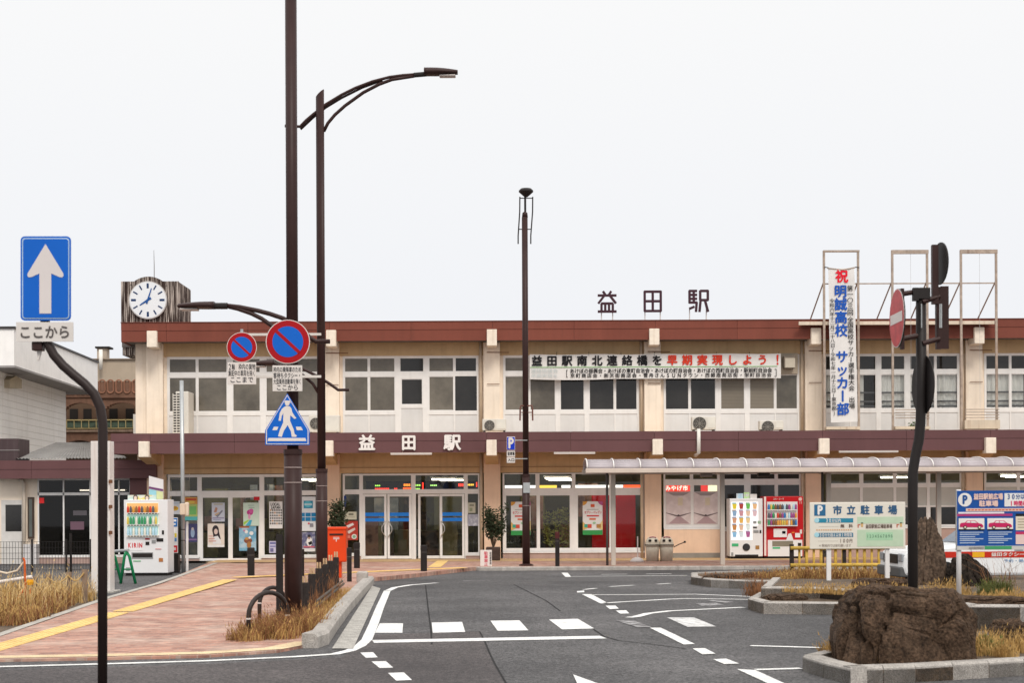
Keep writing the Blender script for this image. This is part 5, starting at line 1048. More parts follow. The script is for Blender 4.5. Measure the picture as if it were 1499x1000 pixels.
def hoop(a, b, yb1, yb2, ytop, label, w=.031):
    p, q = PV(a, yb1), PV(b, yb2); h = ((yb1 + yb2) / 2 - ytop) * p.y / F; r = (q - p).length / 2; n = 14; pts = [p, p + Vector((0, 0, h - r * .8))]
    for k in range(1, n): an_ = math.pi * k / n; c = (p + q) / 2; pts.append(c + (p - c) * math.cos(an_) + Vector((0, 0, h - r * .8 + r * .8 * math.sin(an_))))
    pts += [q + Vector((0, 0, h - r * .8)), q]; t = thing('hoop_rack', (p + q) / 2, label, 'barrier', 'steel hoops'); MB().tube(pts, w, 12).build('hoop', M('brown_black_tube', (.035, .025, .022), .4), t, smooth=True)
    for v in (p, q): MB().lathe([(w * 1.03, .25), (w * 1.03, .27)], 12, v).build('reflector_band', SWHITE, t)
hoop(364, 421, 936, 930, 867, 'nearer dark steel hoop on the pavement left of the thick pole'); hoop(380, 417, 909, 905, 860, 'farther dark steel hoop behind the first hoop')
PBX = PV(494, 846); RDP = M('post_red', (.68, .06, .012), .35, var=.04); pbx = thing('post_box', PBX, 'red street post box on a pedestal left of the entrance', 'post box'); s = PBX.y / F
bw, bz0, bz1 = 14.2 * s, PBX.z + 23 * s, PBX.z + 73 * s
MB().box(PBX.x - bw, PBX.x + bw, PBX.y - .2, PBX.y + .2, bz0, bz1).build('body', RDP, pbx, bevel=.03); MB().box(PBX.x - bw * 1.04, PBX.x + bw * 1.04, PBX.y - .22, PBX.y + .22, bz1 - .05, bz1 + .02).build('lid', RDP, pbx, bevel=.02); MB().box(PBX.x - .1, PBX.x + .1, PBX.y - .1, PBX.y + .12, PBX.z, bz0).build('pedestal', RDP, pbx)
MB().box(PBX.x - bw * .7, PBX.x + bw * .7, PBX.y - .215, PBX.y - .2, bz1 - .17, bz1 - .135).build('slot', BLKM, pbx)
tm = MB(); tm.box(PBX.x - .07, PBX.x + .07, PBX.y - .206, PBX.y - .201, bz1 - .23, bz1 - .215); tm.box(PBX.x - .07, PBX.x + .07, PBX.y - .206, PBX.y - .201, bz1 - .265, bz1 - .25); tm.box(PBX.x - .009, PBX.x + .009, PBX.y - .206, PBX.y - .201, bz1 - .32, bz1 - .2655); tm.build('postal_mark', SWHITE, pbx)
# black mesh fence, left
mf = thing('mesh_fence', (XP(60, 42), 42, ROAD), 'low black wire mesh fence in front of the dark-windowed annex', 'fence')
def mesh_panel(x0, x1, Y, zt):
    mb = MB(); n = int((x1 - x0) / .08)
    for k in range(n + 1): x = x0 + (x1 - x0) * k / n; mb.box(x - .004, x + .004, Y - .004, Y + .004, ROAD + .04, zt)
    for k in range(6): z = ROAD + .06 + (zt - ROAD - .07) * k / 5; mb.box(x0, x1, Y - .012, Y - .005, z - .005, z + .005)
    mb.build('mesh_panel', BLKM, mf)
zt = ZY(790, 42); xs = [-16.2, XP(46, 42), XP(96, 42), XP(132, 42)]
for a, b in zip(xs, xs[1:]): mesh_panel(a + .05, b - .05, 42, zt)
for x in xs: MB().tube([(x, 42, ROAD), (x, 42, zt + .06)], .03, 8).build('post', BLKM, mf)
MB().tube([(XP(102, 42), 42.05, ROAD), (XP(102, 42), 42.05, zt + .22)], .035, 8).build('post', BLKM, mf)
mesh_panel(XP(246, 42), XP(263, 42), 42, ZY(812, 42))
# stakes with rope, orange rod
STK = M('grey_wood', (.24, .17, .12), .85, var=.25, scale=10); ROPE = M('yellowed_rope', (.50, .33, .14), .9, var=.2, scale=20); tops = []
for k, (px, yt, yb) in enumerate([(50, 845, 884), (71, 841, 884), (101, 838, 883), (124, 834, 883)]):
    p = G(px, yb, -.09); h = (yb - yt) * p.y / F; t = thing('wooden_stake', p, 'grey wooden stake in dry grass, %s of four holding the rope' % ('leftmost', 'second from left', 'third from left', 'rightmost')[k], 'stake', 'rope fence stakes'); MB().box(p.x - .045, p.x + .045, p.y - .03, p.y + .03, p.z, p.z + h).build('stake', STK, t); tops.append(p + Vector((0, -.05, h * .9)))
rp = thing('rope', tops[0], 'sagging straw-coloured rope strung between the wooden stakes', 'rope'); pts = []
allp = [P(36, 836, tops[0].y - .2)] + tops
for a, b in zip(allp, allp[1:]):
    for k in range(8): u = k / 8; pts.append(a.lerp(b, u) - Vector((0, 0, .12 * math.sin(math.pi * u))))
MB().tube(pts + [tops[-1]], .014, 6).build('strand', ROPE, rp)
orr = thing('orange_rod', G(38, 898, -.09), 'leaning orange marker rod with rope and amber lamp at far left', 'marker'); oy = G(38, 898, -.09).y
MB().tube([P(38, 898, oy), P(36, 822, oy), P(34, 817, oy)], .018, 8).build('rod', M('orange_plastic', (.60, .11, .02), .5), orr); MB().tube([P(36, 862, oy), P(14, 893, oy)], .015, 6).build('brace', M('orange_plastic', (.60, .11, .02), .5), orr)
MB().tube([P(34, 824, oy), P(25, 836, oy), P(10, 840, oy), P(-15, 834, oy)], .016, 6).build('rope', M('white_rope', (.66, .55, .42), .9), orr); MB().lathe([(.05, 0), (.06, .05), (.05, .09)], 12, P(44, 857, oy)).build('amber_lamp', M('amber', (.70, .32, .01), .3), orr); MB().tube([P(44, 862, oy), P(44, 898, oy)], .012, 6).build('lamp_stem', M('orange_plastic', (.60, .11, .02), .5), orr)
lpw = thing('white_rail', P(20, 850, oy + 1.2), 'white pole lying slanted across the dry grass', 'pole'); MB().tube([P(-10, 854, oy + 1), P(47, 845, oy + 1)], .03, 8).build('tube', SWHITE, lpw)
# green trestle
GRN = M('green_paint', (.012, .20, .075), .4, var=.08); tg = thing('trestle', G(176, 856, ROAD), 'green tubular A-frame trestle with grey top bar beside the white drinks machine', 'trestle'); ty = 35.2
for (ax, ay, f1, f2, d) in ((185, 808, (176.5, 857), (198.5, 855), 0), (164.5, 810, (158, 851), (177.5, 848), .6)):
    for f in (f1, f2):
        g_ = P(f[0], f[1], ty + d); g_.z = ROAD; a_ = P(ax, ay, ty + d); mid = a_.lerp(g_, .15) + Vector(((g_.x - a_.x) * .18, 0, .0)); MB().tube([a_, mid, g_], .034, 8).build('leg', GRN, tg, smooth=True)
    for u in (.55,): MB().tube([P(ax, ay, ty + d).lerp(Vector((P(f1[0], f1[1], ty + d).x, ty + d, ROAD)), u), P(ax, ay, ty + d).lerp(Vector((P(f2[0], f2[1], ty + d).x, ty + d, ROAD)), u)], .018, 6).build('cross_tie', GRN, tg)
MB().tube([P(160, 808, ty + .62), P(188, 806, ty - .05)], .035, 10).build('top_bar', GRS, tg)
# potted shrubs, small sign, banner-stand base, bins
def shrub(px, yb, ytop, w, Y, label, pot, seed):
    z0 = 0; x = XP(px, Y, yb); t = thing('potted_shrub', (x, Y, z0), label, 'shrub', 'potted shrubs'); zp = ZY(pot[1], Y); pw = pot[2] * Y / F
    if pot[0]: MB().prism([(x - pw * .8, Y - pw * .8, z0), (x + pw * .8, Y - pw * .8, z0), (x + pw * .8, Y + pw * .8, z0), (x - pw * .8, Y + pw * .8, z0)], (0, 0, zp - z0)).build('pot', M('dark_pot', (.055, .035, .028), .6, var=.3, scale=8), t, bevel=.03)
    tr = MB(); rr = random.Random(seed); fo = MB(); zt_ = ZY(ytop, Y); W_ = w * Y / F
    for k in range(20):
        a = rr.uniform(0, 6.28); tip = Vector((x + W_ * rr.uniform(.3, 1.25) * math.cos(a), Y + W_ * rr.uniform(.2, .8) * math.sin(a), zp + (zt_ - zp) * rr.uniform(.45, 1))); b0 = Vector((x, Y, zp - .05)); mid = b0.lerp(tip, .5) + Vector((0, 0, .08)); tr.tube([b0, mid, tip], [.014, .009, .004], 5)
        for u in (.45, .6, .72, .84, .95, 1.02): c = b0.lerp(tip, u) + Vector((0, 0, .06 * math.sin(u * 3))); leafball(fo, c, .15, .15, .13, 14, .05, rr.random())
    tr.build('stem', M('twig', (.09, .06, .04), .8), t); fo.build('foliage', LEAF2, t)
shrub(722, 819, 744, 19, 46.8, 'leafy dark shrub in a dark square pot at the column right of the entrance', (True, 801, 13), 3); shrub(493, 812, 735, 12, 47.3, 'thin dark shrub rising behind the red post box', (True, 800, 8), 5)
for px, s in ((815, 4), (762, 9)):
    x = XP(px, WY + .35); t = thing('indoor_plant', (x, WY + .35, .02), 'yellowish leafy plant behind the shop window glass' if px == 815 else 'dark low plant behind the left pane of the shop window', 'plant'); f_ = MB()
    for k in range(14 if px == 815 else 6): leafball(f_, (x + .32 * math.sin(k * 2.1), WY + .35 + .1 * math.cos(k * 1.7), .35 + (k / 14) * 1.25), .2, .14, .15, 40, .065, s + k)
    f_.build('foliage', LEAFY if px == 815 else LEAF2, t); MB().tube([(x, WY + .35, .02), (x + .05, WY + .35, 1.3)], .02, 6).build('stem', M('twig', (.09, .06, .04), .8), t); MB().lathe([(.16, 0), (.2, .3)], 12, (x, WY + .4, .01)).build('pot', M('dark_pot', (.055, .035, .028), .6), t)
ssb = thing('notice_stand', (XP(711.5, 42.5), 42.5, 0), 'small white upright notice with red vertical lettering at the kerb', 'notice'); MB().fbox(703, 720, 805.5, 831.5, 42.4, 42.43).build('panel', SWHITE, ssb, bevel=.006); MB().box(XP(706, 42.5), XP(717, 42.5), 42.43, 42.7, 0, .04).build('foot', BLKM, ssb)
mb = MB(); letters(mb, '駐車禁止', XP(707.6, 42.4), XP(713.4, 42.4), ZY(829.5, 42.4), ZY(807.5, 42.4), 42.396, .02, vertical=True); mb.build('lettering', C((.60, .06, .10), .6), ssb); mb = MB(); letters(mb, '送迎車専用', XP(715.5, 42.4), XP(718.6, 42.4), ZY(827, 42.4), ZY(808, 42.4), 42.396, .01, vertical=True); mb.build('lettering', BLK, ssb)
fb = thing('flag_stand', (XP(932.5, 45), 45, 0), 'white domed flag stand with short pole beside the animal bins', 'stand base'); MB().lathe([(.20, 0), (.20, .04), (.15, .10), (.05, .14)], 18, (XP(932.5, 45, 815), 45, 0)).build('base', SWHITE, fb, smooth=True); MB().tube([(XP(932.5, 45), 45, .1), (XP(932.5, 45), 45, .75)], .018, 8).build('pole', SWHITE, fb)
BIN = M('cream_bin', (.56, .50, .40), .5, var=.12, scale=6, streak=.3)
for k, px in enumerate((955, 975.5)):
    x = XP(px, 45.6, 800); t = thing('litter_bin', (x, 45.6, 0), ('left' if k == 0 else 'right') + ' cream bin of a pair with round eyes on a domed lid', 'bin', 'cream bins'); w = 10.4 * 45.6 / F
    MB().lathe([(w * .86, 0), (w * .92, .3), (w, .46)], 16, (x, 45.6, 0)).build('body', BIN, t, smooth=True); MB().lathe([(w * 1.05, .44), (w * 1.05, .49), (w * .92, .62), (w * .6, .71), (w * .2, .74)], 16, (x, 45.6, 0)).build('lid', BIN, t, smooth=True); MB().lathe([(w * 1.07, .47), (w * 1.07, .495)], 16, (x, 45.6, 0)).build('strap', BLKM, t)
    for s in (-.085, .085): MB().lathe([(.035, -.035), (.05, 0), (.035, .035)], 10, (x + s, 45.6 - w * .80, .615)).build('eye', BLKM, t)
    MB().tube([(x - .1, 45.6 - w * .55, .705), (x, 45.6 - w * .6, .72), (x + .1, 45.6 - w * .55, .705)], .018, 6).build('brow', M('bin_pink', (.38, .12, .14), .6), t)
    if k == 1: MB().tube([(x + w, 45.5, .42), (x + .36, 45.45, .5), (x + .52, 45.45, .56)], .014, 6).build('lever', BLKM, t); MB().lathe([(.02, -.03), (.04, 0), (.02, .03)], 10, (x + .53, 45.45, .57)).build('knob', BLKM, t)
# ------------------------------------------------------------------ vending machines
VW = M('machine_white', (.74, .73, .73), .35, var=.03); VR = M('machine_red', (.48, .012, .016), .35, var=.05); GREY = M('machine_grey', (.28, .28, .28), .4)
CANS = [C(c, .35) for c in ((.6, .05, .03), (.7, .33, .06), (.05, .2, .5), (.05, .3, .12), (.25, .12, .05), (.75, .7, .6), (.1, .1, .12), (.65, .5, .1), (.45, .65, .75), (.35, .08, .25))]
_can = {}
def can(t, x, Y, z, h, r, mi, par):
    k = (round(h, 3), round(r, 3), mi)
    if k not in _can: o = MB().lathe([(r * .9, 0), (r, h * .08), (r, h * .72), (r * .55, h * .9), (r * .5, h)], 8).build('drink', CANS[mi], par, smooth=True); _can[k] = o.data
    else: o = bpy.data.objects.new('drink', _can[k]); COL.objects.link(o); o.parent = par
    o.location = (x, Y, z); o.matrix_parent_inverse = INV[par.name]
def machine(px0, px1, y0, y1, Y, z0, body, label, dep=.72):
    t = thing('vending_machine', (XP((px0 + px1) / 2, Y, y1), Y + dep / 2, z0), label, 'vending machine', 'drinks machines')
    x0, x1 = XP(px0, Y, 780), XP(px1, Y, 780); zt = ZY(y0, Y)
    b = MB().box(x0, x1, Y, Y + dep, z0 + .07, zt).build('cabinet', body, t, bevel=.015); MB().box(x0 + .03, x1 - .03, Y + .05, Y + dep - .05, z0, z0 + .07).build('plinth', BLKM, t); return t, x0, x1, z0, zt
def R_(t, Y, a, b, y0, y1, m, name, d=.006, bev=0): return MB().fbox(a, b, y0, y1, Y - d, Y - .0005).build(name, m, t, bevel=bev)
KY = 39.4; t, *_k = machine(181.3, 245.5, N(732, 213), N(841, 213), KY, ROAD, VW, 'white drinks machine with red brand lettering standing left by the grey pole')
n_ = lambda y: N(y, 213)
wn = R_(t, KY, 185, 232, n_(736), n_(786.5), M('warm_lit_back', (.78, .74, .62), .4, emit=.25), 'display_back', .004)
R_(t, KY, 186, 231.5, n_(737), n_(750.5), M('orange_backing', (.75, .42, .16), .5, emit=.2), 'row_backing', .006); R_(t, KY, 186, 231.5, n_(753), n_(768), M('aqua_backing', (.45, .66, .60), .5, emit=.2), 'row_backing', .006); R_(t, KY, 186, 231.5, n_(770.5), n_(783.5), M('aqua_backing', (.45, .66, .60), .5, emit=.2), 'row_backing', .006)
rr = random.Random(3)
for row, (yb, h, pal) in enumerate(((751, .17, (0, 1, 4, 6, 4, 2)), (768, .20, (8, 3, 7, 8, 5, 3)), (784, .20, (8, 2, 8, 5, 3, 8)))):
    for k in range(11): can(t, XP(188 + k * 4.1, KY, 760), KY - .05, ZY(n_(yb), KY), h, .03, pal[(k * 3 + row + rr.randrange(2)) % len(pal)], t)
    for k in range(10): R_(t, KY, 187.5 + k * 4.4, 189.8 + k * 4.4, n_(yb + .8), n_(yb + 2), BLKM, 'button', .012)
    MB().fbox(185, 232, n_(yb), n_(yb + .7), KY - .09, KY - .001).build('shelf', VW, t)
R_(t, KY, 185.5, 208.5, n_(790), n_(806), M('logo_panel', (.78, .76, .76), .4), 'logo_panel', .008); letters(MB(), 'KIRIN', XP(187, KY), XP(207.3, KY), ZY(n_(802.5), KY), ZY(n_(795), KY), KY - .011, .045).build('lettering', C((.62, .02, .03)), t)
for a, b, y0, y1, m, nm in [(212.5, 219, 788.5, 790.5, SRED, 'coin_lamp'), (213, 218.5, 793.5, 798.5, BLKM, 'bill_slot'), (222, 228, 791, 796, GREY, 'coin_panel'), (229, 239, 788.5, 793.5, BLKM, 'coin_slot'), (237, 240, 777, 783, BLKM, 'lock'), (192.5, 224, 809, 818.5, GREY, 'delivery_flap'), (194, 223, 810.5, 816.5, BLKM, 'delivery_slot'), (232.5, 238.5, 817.5, 823, C((.42, .16, .05)), 'sticker'), (195, 206, 821, 822.6, C((.2, .45, .25)), 'sticker'), (227.5, 236, 803.5, 805, C((.6, .3, .3)), 'sticker'), (184.5, 190, 831, 836, GREY, 'label')]: R_(t, KY, a, b, n_(y0), n_(y1), m, nm, .010 if nm != 'delivery_slot' else .013)
tp = MB().fbox(187, 228, n_(725), n_(733), KY + .1, KY + .13).build('topper_card', picture('pastel_card', [(.55, .68, .62), (.70, .70, .62), (.72, .62, .2), (.5, .7, .72)], 7), t)
for px in (197, 214): MB().disc(P(px, 729, KY).to_tuple(), .06, KY + .09, KY + .099, 14, .08).build('print', C((.10, .08, .08)), tp); MB().disc(P(px, 729.6, KY).to_tuple(), .04, KY + .085, KY + .0895, 14, .055).build('print', C((.72, .56, .46)), tp)
ad = MB().prism([P(218, 697, KY + .3), P(239, 702.5, KY + .75), P(239, 732, KY + .75), P(218, 732, KY + .3)], (0, .03, 0)).build('price_board', VW, t); MB().prism([P(218.2, 712.5, KY + .29), P(238.8, 716.5, KY + .73), P(238.8, 719.5, KY + .73), P(218.2, 715.5, KY + .29)], (0, .002, 0)).build('print', C((.16, .05, .16)), t); MB().prism([P(218.2, 716.5, KY + .29), P(228.8, 718.5, KY + .51), P(228.8, 731, KY + .51), P(218.2, 731, KY + .29)], (0, .002, 0)).build('print', C((.30, .58, .66)), t); MB().prism([P(229, 719, KY + .51), P(238.8, 720.5, KY + .73), P(238.8, 731, KY + .73), P(229, 731, KY + .51)], (0, .002, 0)).build('print', C((.62, .66, .35)), t)
nb_ = thing('recycling_panel', (XP(253, 41), 41, ROAD), 'narrow panel printed blue, white and red right of the white drinks machine', 'panel'); MB().fbox(246, 260, N(758, 253), N(810, 253), 41, 41.05).build('panel', VW, nb_); R_(nb_, 41, 246.5, 259.5, N(759, 253), N(771.5, 253), C((.03, .16, .45)), 'print'); R_(nb_, 41, 246.5, 259.5, N(799, 253), N(809, 253), C((.6, .03, .04)), 'print')
for a, b, y0, y1, c in [(247, 249.5, 778, 782, (.05, .3, .4)), (247, 249.5, 783, 787, (.6, .05, .05)), (247, 249.5, 788, 793, (.1, .25, .5)), (250.5, 254, 793, 796, (.7, .55, .05)), (255.5, 258.5, 781, 787, (.7, .55, .05)), (255.5, 258.5, 788, 793, (.1, .25, .5)), (248, 258, 761, 764, (.75, .75, .75)), (249, 257, 766.5, 769, (.75, .75, .75)), (248.5, 257.5, 802, 806, (.75, .6, .6))]: R_(nb_, 41, a, b, N(y0, 253), N(y1, 253), C(c), 'print', .009)
MB().box(XP(247, 41), XP(259, 41), 41.05, 41.3, ROAD, ZY(N(812, 253), 41)).build('stand', BLKM, nb_)
# the pair under the walkway shelter
QY = 47.35; n2 = lambda y: N(y, 1120)
t, *_k = machine(1068.3, 1116.6, n2(730), n2(820), QY, 0, VW, 'white drinks machine with a lit grid of cup pictures beside the red machine')
R_(t, QY, 1070.5, 1110, n2(735), n2(770), M('lit_white_panel', (.86, .86, .88), .4, emit=.35), 'lit_panel', .004); R_(t, QY, 1070.5, 1101.5, n2(770.1), n2(791), M('lit_white_panel', (.86, .86, .88), .4, emit=.35), 'lit_panel', .004)
cols_ = [((.75, .6, .05), (.45, .06, .05), (.15, .5, .1), (.8, .5, .25)), ((.25, .4, .6), (.6, .3, .35), (.75, .55, .4), (.7, .5, .55)), ((.65, .35, .22), (.75, .45, .1), (.78, .6, .3)), ((.55, .25, .08), (.75, .5, .35), (.7, .8, .78)), ((.25, .5, .75), (.65, .75, .8), (.4, .12, .3))]
for r, row in enumerate(cols_):
    for k, c in enumerate(row):
        x, y = 1075.3 + k * 9.9, 741 + r * 10.3; cup = MB(); cup.prism([P(x - 3.3, y - 3, QY - .008), P(x + 3.3, y - 3, QY - .008), P(x + 2.2, y + 4.6, QY - .008), P(x - 2.2, y + 4.6, QY - .008)], (0, .003, 0)); cup.build('cup_picture', C(c), t); MB().fbox(x - 3.6, x + 2.4, n2(y - 4.8), n2(y - 3.4), QY - .011, QY - .0085).build('caption', C(tuple(.6 * v + .05 for v in c[::-1])), t)
for a, b, y0, y1, m, nm in [(1102.5, 1107.5, 763, 767, GREY, 'coin_panel'), (1109, 1114, 763, 767, C((.3, .42, .3)), 'bill_panel'), (1102.5, 1108, 771.5, 773.5, BLKM, 'display'), (1103, 1110.5, 776.5, 780.5, GREY, 'button_row'), (1112, 1114.5, 776.5, 781, BLKM, 'lock'), (1071.5, 1081, 796, 800, C((.06, .42, .18)), 'sticker'), (1106, 1111.5, 799, 804.5, C((.35, .18, .06)), 'sticker'), (1076, 1110, 812.3, 815.2, BLKM, 'vent_slot'), (1070.5, 1073.5, 809, 814, GREY, 'label')]: R_(t, QY, a, b, n2(y0), n2(y1), m, nm, .010)
c = P(1092.5, 801.5, QY); MB().disc(c.to_tuple(), 5.4 * QY / F, QY - .02, QY - .001, 24).build('cup_outlet', BLKM, t); MB().disc(c.to_tuple(), 4.6 * QY / F, QY - .024, QY - .0205, 24).build('outlet_cover', M('smoked_plastic', (.04, .04, .045), .15), t)
for a, b, y0, c in [(1078, 1088, 722.5, (.30, .42, .5)), (1089, 1097, 721, (.3, .45, .2)), (1098, 1108, 723.5, (.45, .42, .40))]: MB().fbox(a, b, n2(y0), n2(730.3), QY + .1, QY + .13).build('topper_card', picture('card_%d' % a, [c, tuple(v * 1.5 for v in c), (.6, .6, .6)], 9), t)
t, *_k = machine(1117.8, 1176, n2(727), n2(819), QY, 0, VR, 'red drinks machine with three rows of cans beside the white machine')
R_(t, QY, 1118.6, 1121.6, n2(727.5), n2(814), M('machine_edge', (.76, .66, .62), .35), 'edge_strip', .008); R_(t, QY, 1123, 1167.5, n2(735), n2(771), M('lit_window_back', (.60, .58, .56), .4, emit=.15), 'display_back', .004); R_(t, QY, 1124, 1174.5, n2(791), n2(815), VW, 'lower_panel', .006, 0)
for row, yb in enumerate((746.5, 759, 769.5)):
    for k in range(13): can(t, XP(1125.2 + k * 3.3, QY, 760), QY - .05, ZY(n2(yb), QY), .17, .032, (rr.randrange(10)), t)
    MB().fbox(1123, 1167.5, n2(yb), n2(yb + 1.3), QY - .09, QY - .001).build('shelf', VW, t)
    for k in range(12): R_(t, QY - .09, 1124.5 + k * 3.5, 1126.3 + k * 3.5, n2(yb + .3), n2(yb + 1.1), M('button_white', (.7, .7, .68), .4), 'button', .006)
letters(MB(), 'コカ・コーラ', XP(1131, QY), XP(1147, QY), ZY(n2(732.6), QY), ZY(n2(729.4), QY), QY - .005, .02).build('lettering', SWHITE, t)
for a, b, y0, y1, m, nm in [(1132.5, 1152, 774.5, 787, VW, 'notice_card'), (1145, 1150, 778, 782, C((.15, .4, .5)), 'print'), (1164, 1171.5, 781, 787.5, VW, 'notice_card'), (1171, 1174, 776, 782, SWHITE, 'coin_panel'), (1159, 1163, 779.5, 781, C((.75, .25, .05)), 'lamp'), (1130.5, 1161, 792.5, 800.5, M('flap_olive', (.22, .20, .15), .3), 'delivery_flap'), (1131, 1142, 801.5, 804, C((.06, .42, .18)), 'sticker'), (1168, 1173, 795.5, 800, BLKM, 'return_slot')]: R_(t, QY, a, b, n2(y0), n2(y1), m, nm, .010)
MB().prism([P(1154, 782, QY - .012), P(1158, 781, QY - .012), P(1161.5, 791, QY - .012), P(1151, 791, QY - .012)], (0, .01, 0)).build('print', VW, t)
c = P(1171.5, 731, QY); MB().disc(c.to_tuple(), .055, QY - .006, QY - .001, 16).build('print', C((.7, .45, .4)), t); letters(MB(), '11', XP(1169, QY), XP(1174, QY), ZY(n2(738.5), QY), ZY(n2(734), QY), QY - .005, .03).build('lettering', C((.7, .45, .4)), t)

# ------------------------------------------------------------------ posters on the glass
def poster(px0, px1, y0, y1, label, base, items, Y=WY - .026, name='poster', cat='poster'):
    t = thing(name, (XP((px0 + px1) / 2, Y, y1), Y, ZY(y1, Y)), label, cat); MB().fbox(px0, px1, y0, y1, Y, Y + .003).build('sheet', base, t); w, h = px1 - px0, y1 - y0
    for i, it in enumerate(items):
        d = Y - .002 - .0012 * i; k = it[0]
        if k == 'r': MB().fbox(px0 + it[1] * w, px0 + it[3] * w, y0 + it[2] * h, y0 + it[4] * h, d, d + .001).build('print', it[5], t)
        elif k == 'e': c = (XP(px0 + it[1] * w, Y, y0), 0, ZY(y0 + it[2] * h, Y)); MB().disc(c, it[3] * w * Y / F, d, d + .001, 20, it[4] * h * Y / F).build('print', it[5], t)
        elif k == 'p': MB().prism([(XP(px0 + a * w, Y, y0), d, ZY(y0 + b * h, Y)) for a, b in it[1]], (0, .001, 0)).build('print', it[2], t)
        elif k == 't': letters(MB(), it[1], XP(px0 + it[2] * w, Y), XP(px0 + it[4] * w, Y), ZY(y0 + it[5] * h, Y), ZY(y0 + it[3] * h, Y), d, it[7] if len(it) > 7 else .02).build('lettering', it[6], t)
    return t
K = C; WH = C((.72, .70, .68)); 
poster(249, 263, 732, 751, 'small white poster with a yellow dish in the first window', K((.62, .64, .68)), [('e', .5, .55, .36, .18, K((.70, .42, .04))), ('e', .5, .5, .2, .1, K((.5, .25, .05))), ('r', .1, .08, .9, .2, K((.5, .55, .62)))])
poster(270.5, 289, 726, 760, 'tall poster striped orange, green and teal in the first window', K((.42, .50, .16)), [('r', 0, 0, 1, .3, K((.60, .30, .08))), ('r', .08, .06, .92, .14, K((.5, .08, .04))), ('r', 0, .84, 1, 1, K((.10, .42, .42))), ('r', .1, .4, .9, .75, K((.18, .45, .14))), ('e', .5, .22, .3, .06, K((.7, .5, .1)))])
poster(270.5, 289, 765, 792, 'dark indigo poster with a pale seated figure in the first window', K((.05, .05, .12)), [('e', .62, .5, .16, .25, K((.25, .32, .45))), ('e', .62, .28, .1, .08, K((.45, .38, .36))), ('r', .05, .82, .95, .9, K((.2, .12, .25)))])
poster(310, 329, 734.5, 762, 'pale poster with brown and grey brush sketches on the left door', K((.52, .53, .60)), [('r', .15, .06, .85, .1, K((.4, .33, .1))), ('p', [(.15, .5), (.3, .22), (.45, .3), (.35, .52)], K((.42, .22, .15))), ('p', [(.3, .7), (.8, .38), (.85, .45), (.45, .78)], K((.2, .2, .24))), ('p', [(.2, .62), (.55, .5), (.6, .56), (.3, .7)], K((.5, .35, .22))), ('r', .05, .78, .95, .84, K((.28, .24, .36))), ('r', .1, .88, .7, .92, K((.3, .3, .42)))])
poster(304, 328.5, 765, 799.5, 'cream poster of a long-haired person in white on the left door', K((.72, .62, .54)), [('e', .47, .28, .2, .21, K((.04, .03, .035))), ('p', [(.28, .3), (.66, .3), (.78, .66), (.62, .66), (.4, .62), (.34, .56)], K((.04, .03, .035))), ('p', [(.38, .55), (.6, .52), (.78, .72), (.82, .86), (.3, .86)], K((.72, .70, .70))), ('e', .49, .34, .11, .12, K((.66, .50, .44))), ('r', .06, .52, .32, .54, K((.6, .15, .12))), ('r', .06, .62, .42, .66, K((.6, .3, .26))), ('r', .06, .72, .5, .76, K((.6, .3, .26))), ('r', 0, .9, 1, 1, K((.74, .72, .70)))])
poster(356, 379.5, 734.5, 768.5, 'mint green poster with a magenta flower on the right door', K((.54, .65, .55)), [('e', .42, .42, .2, .12, K((.45, .05, .22))), ('e', .5, .36, .14, .1, K((.55, .1, .3))), ('e', .38, .6, .08, .12, K((.65, .3, .45))), ('p', [(.02, .98), (.02, .84), (.3, .74), (.4, .74)], K((.35, .6, .08))), ('p', [(.15, .99), (.4, .75), (.55, .75), (.45, .99)], K((.06, .38, .55))), ('r', .3, .1, .7, .13, K((.3, .4, .34))), ('r', .35, .2, .7, .23, K((.3, .4, .34)))])
poster(350, 375, 769.3, 805, 'blue poster with white and russet flowers below the mint poster', picture('blue_sky_print', [(.04, .20, .34), (.16, .36, .50), (.40, .52, .60)], 4), [('r', .02, 0, .6, .06, K((.4, .12, .05))), ('e', .42, .22, .1, .07, WH), ('e', .72, .28, .12, .08, WH), ('e', .3, .17, .06, .04, K((.5, .2, .3))), ('e', .52, .58, .24, .12, K((.22, .08, .05))), ('e', .45, .5, .12, .06, K((.5, .25, .08))), ('e', .58, .76, .13, .14, K((.34, .16, .05))), ('e', .62, .46, .07, .05, WH)])
poster(371.5, 380, 725.8, 731, 'small plain red sticker at the top of the right door', K((.55, .02, .03)), [], name='sticker', cat='sticker')
t = poster(394, 413.5, 733, 772.5, 'white poster with black lettering and rows of small portrait dots', WH, [('t', 'LOCAL', .06, .05, .8, .16, BLK, .04), ('t', 'JAPAN', .06, .17, .8, .28, BLK, .04)])
for r in range(6):
    for k in range(6): c = P(396.2 + k * 3.1, 747.3 + r * 3.9, WY - .03); MB().disc(c.to_tuple(), .024, WY - .0345, WY - .0335, 8, .03).build('print', K((.06, .055, .06)) if (r * 5 + k) % 7 else K((.5, .25, .1)), t)
poster(394, 404.5, 791, 808.5, 'small lilac notice low in the glass beside the thick pole', K((.50, .48, .62)), [('r', .1, .1, .9, .25, K((.12, .12, .3))), ('r', .1, .38, .9, .5, K((.2, .2, .4))), ('r', .15, .6, .6, .9, K((.15, .14, .28)))])
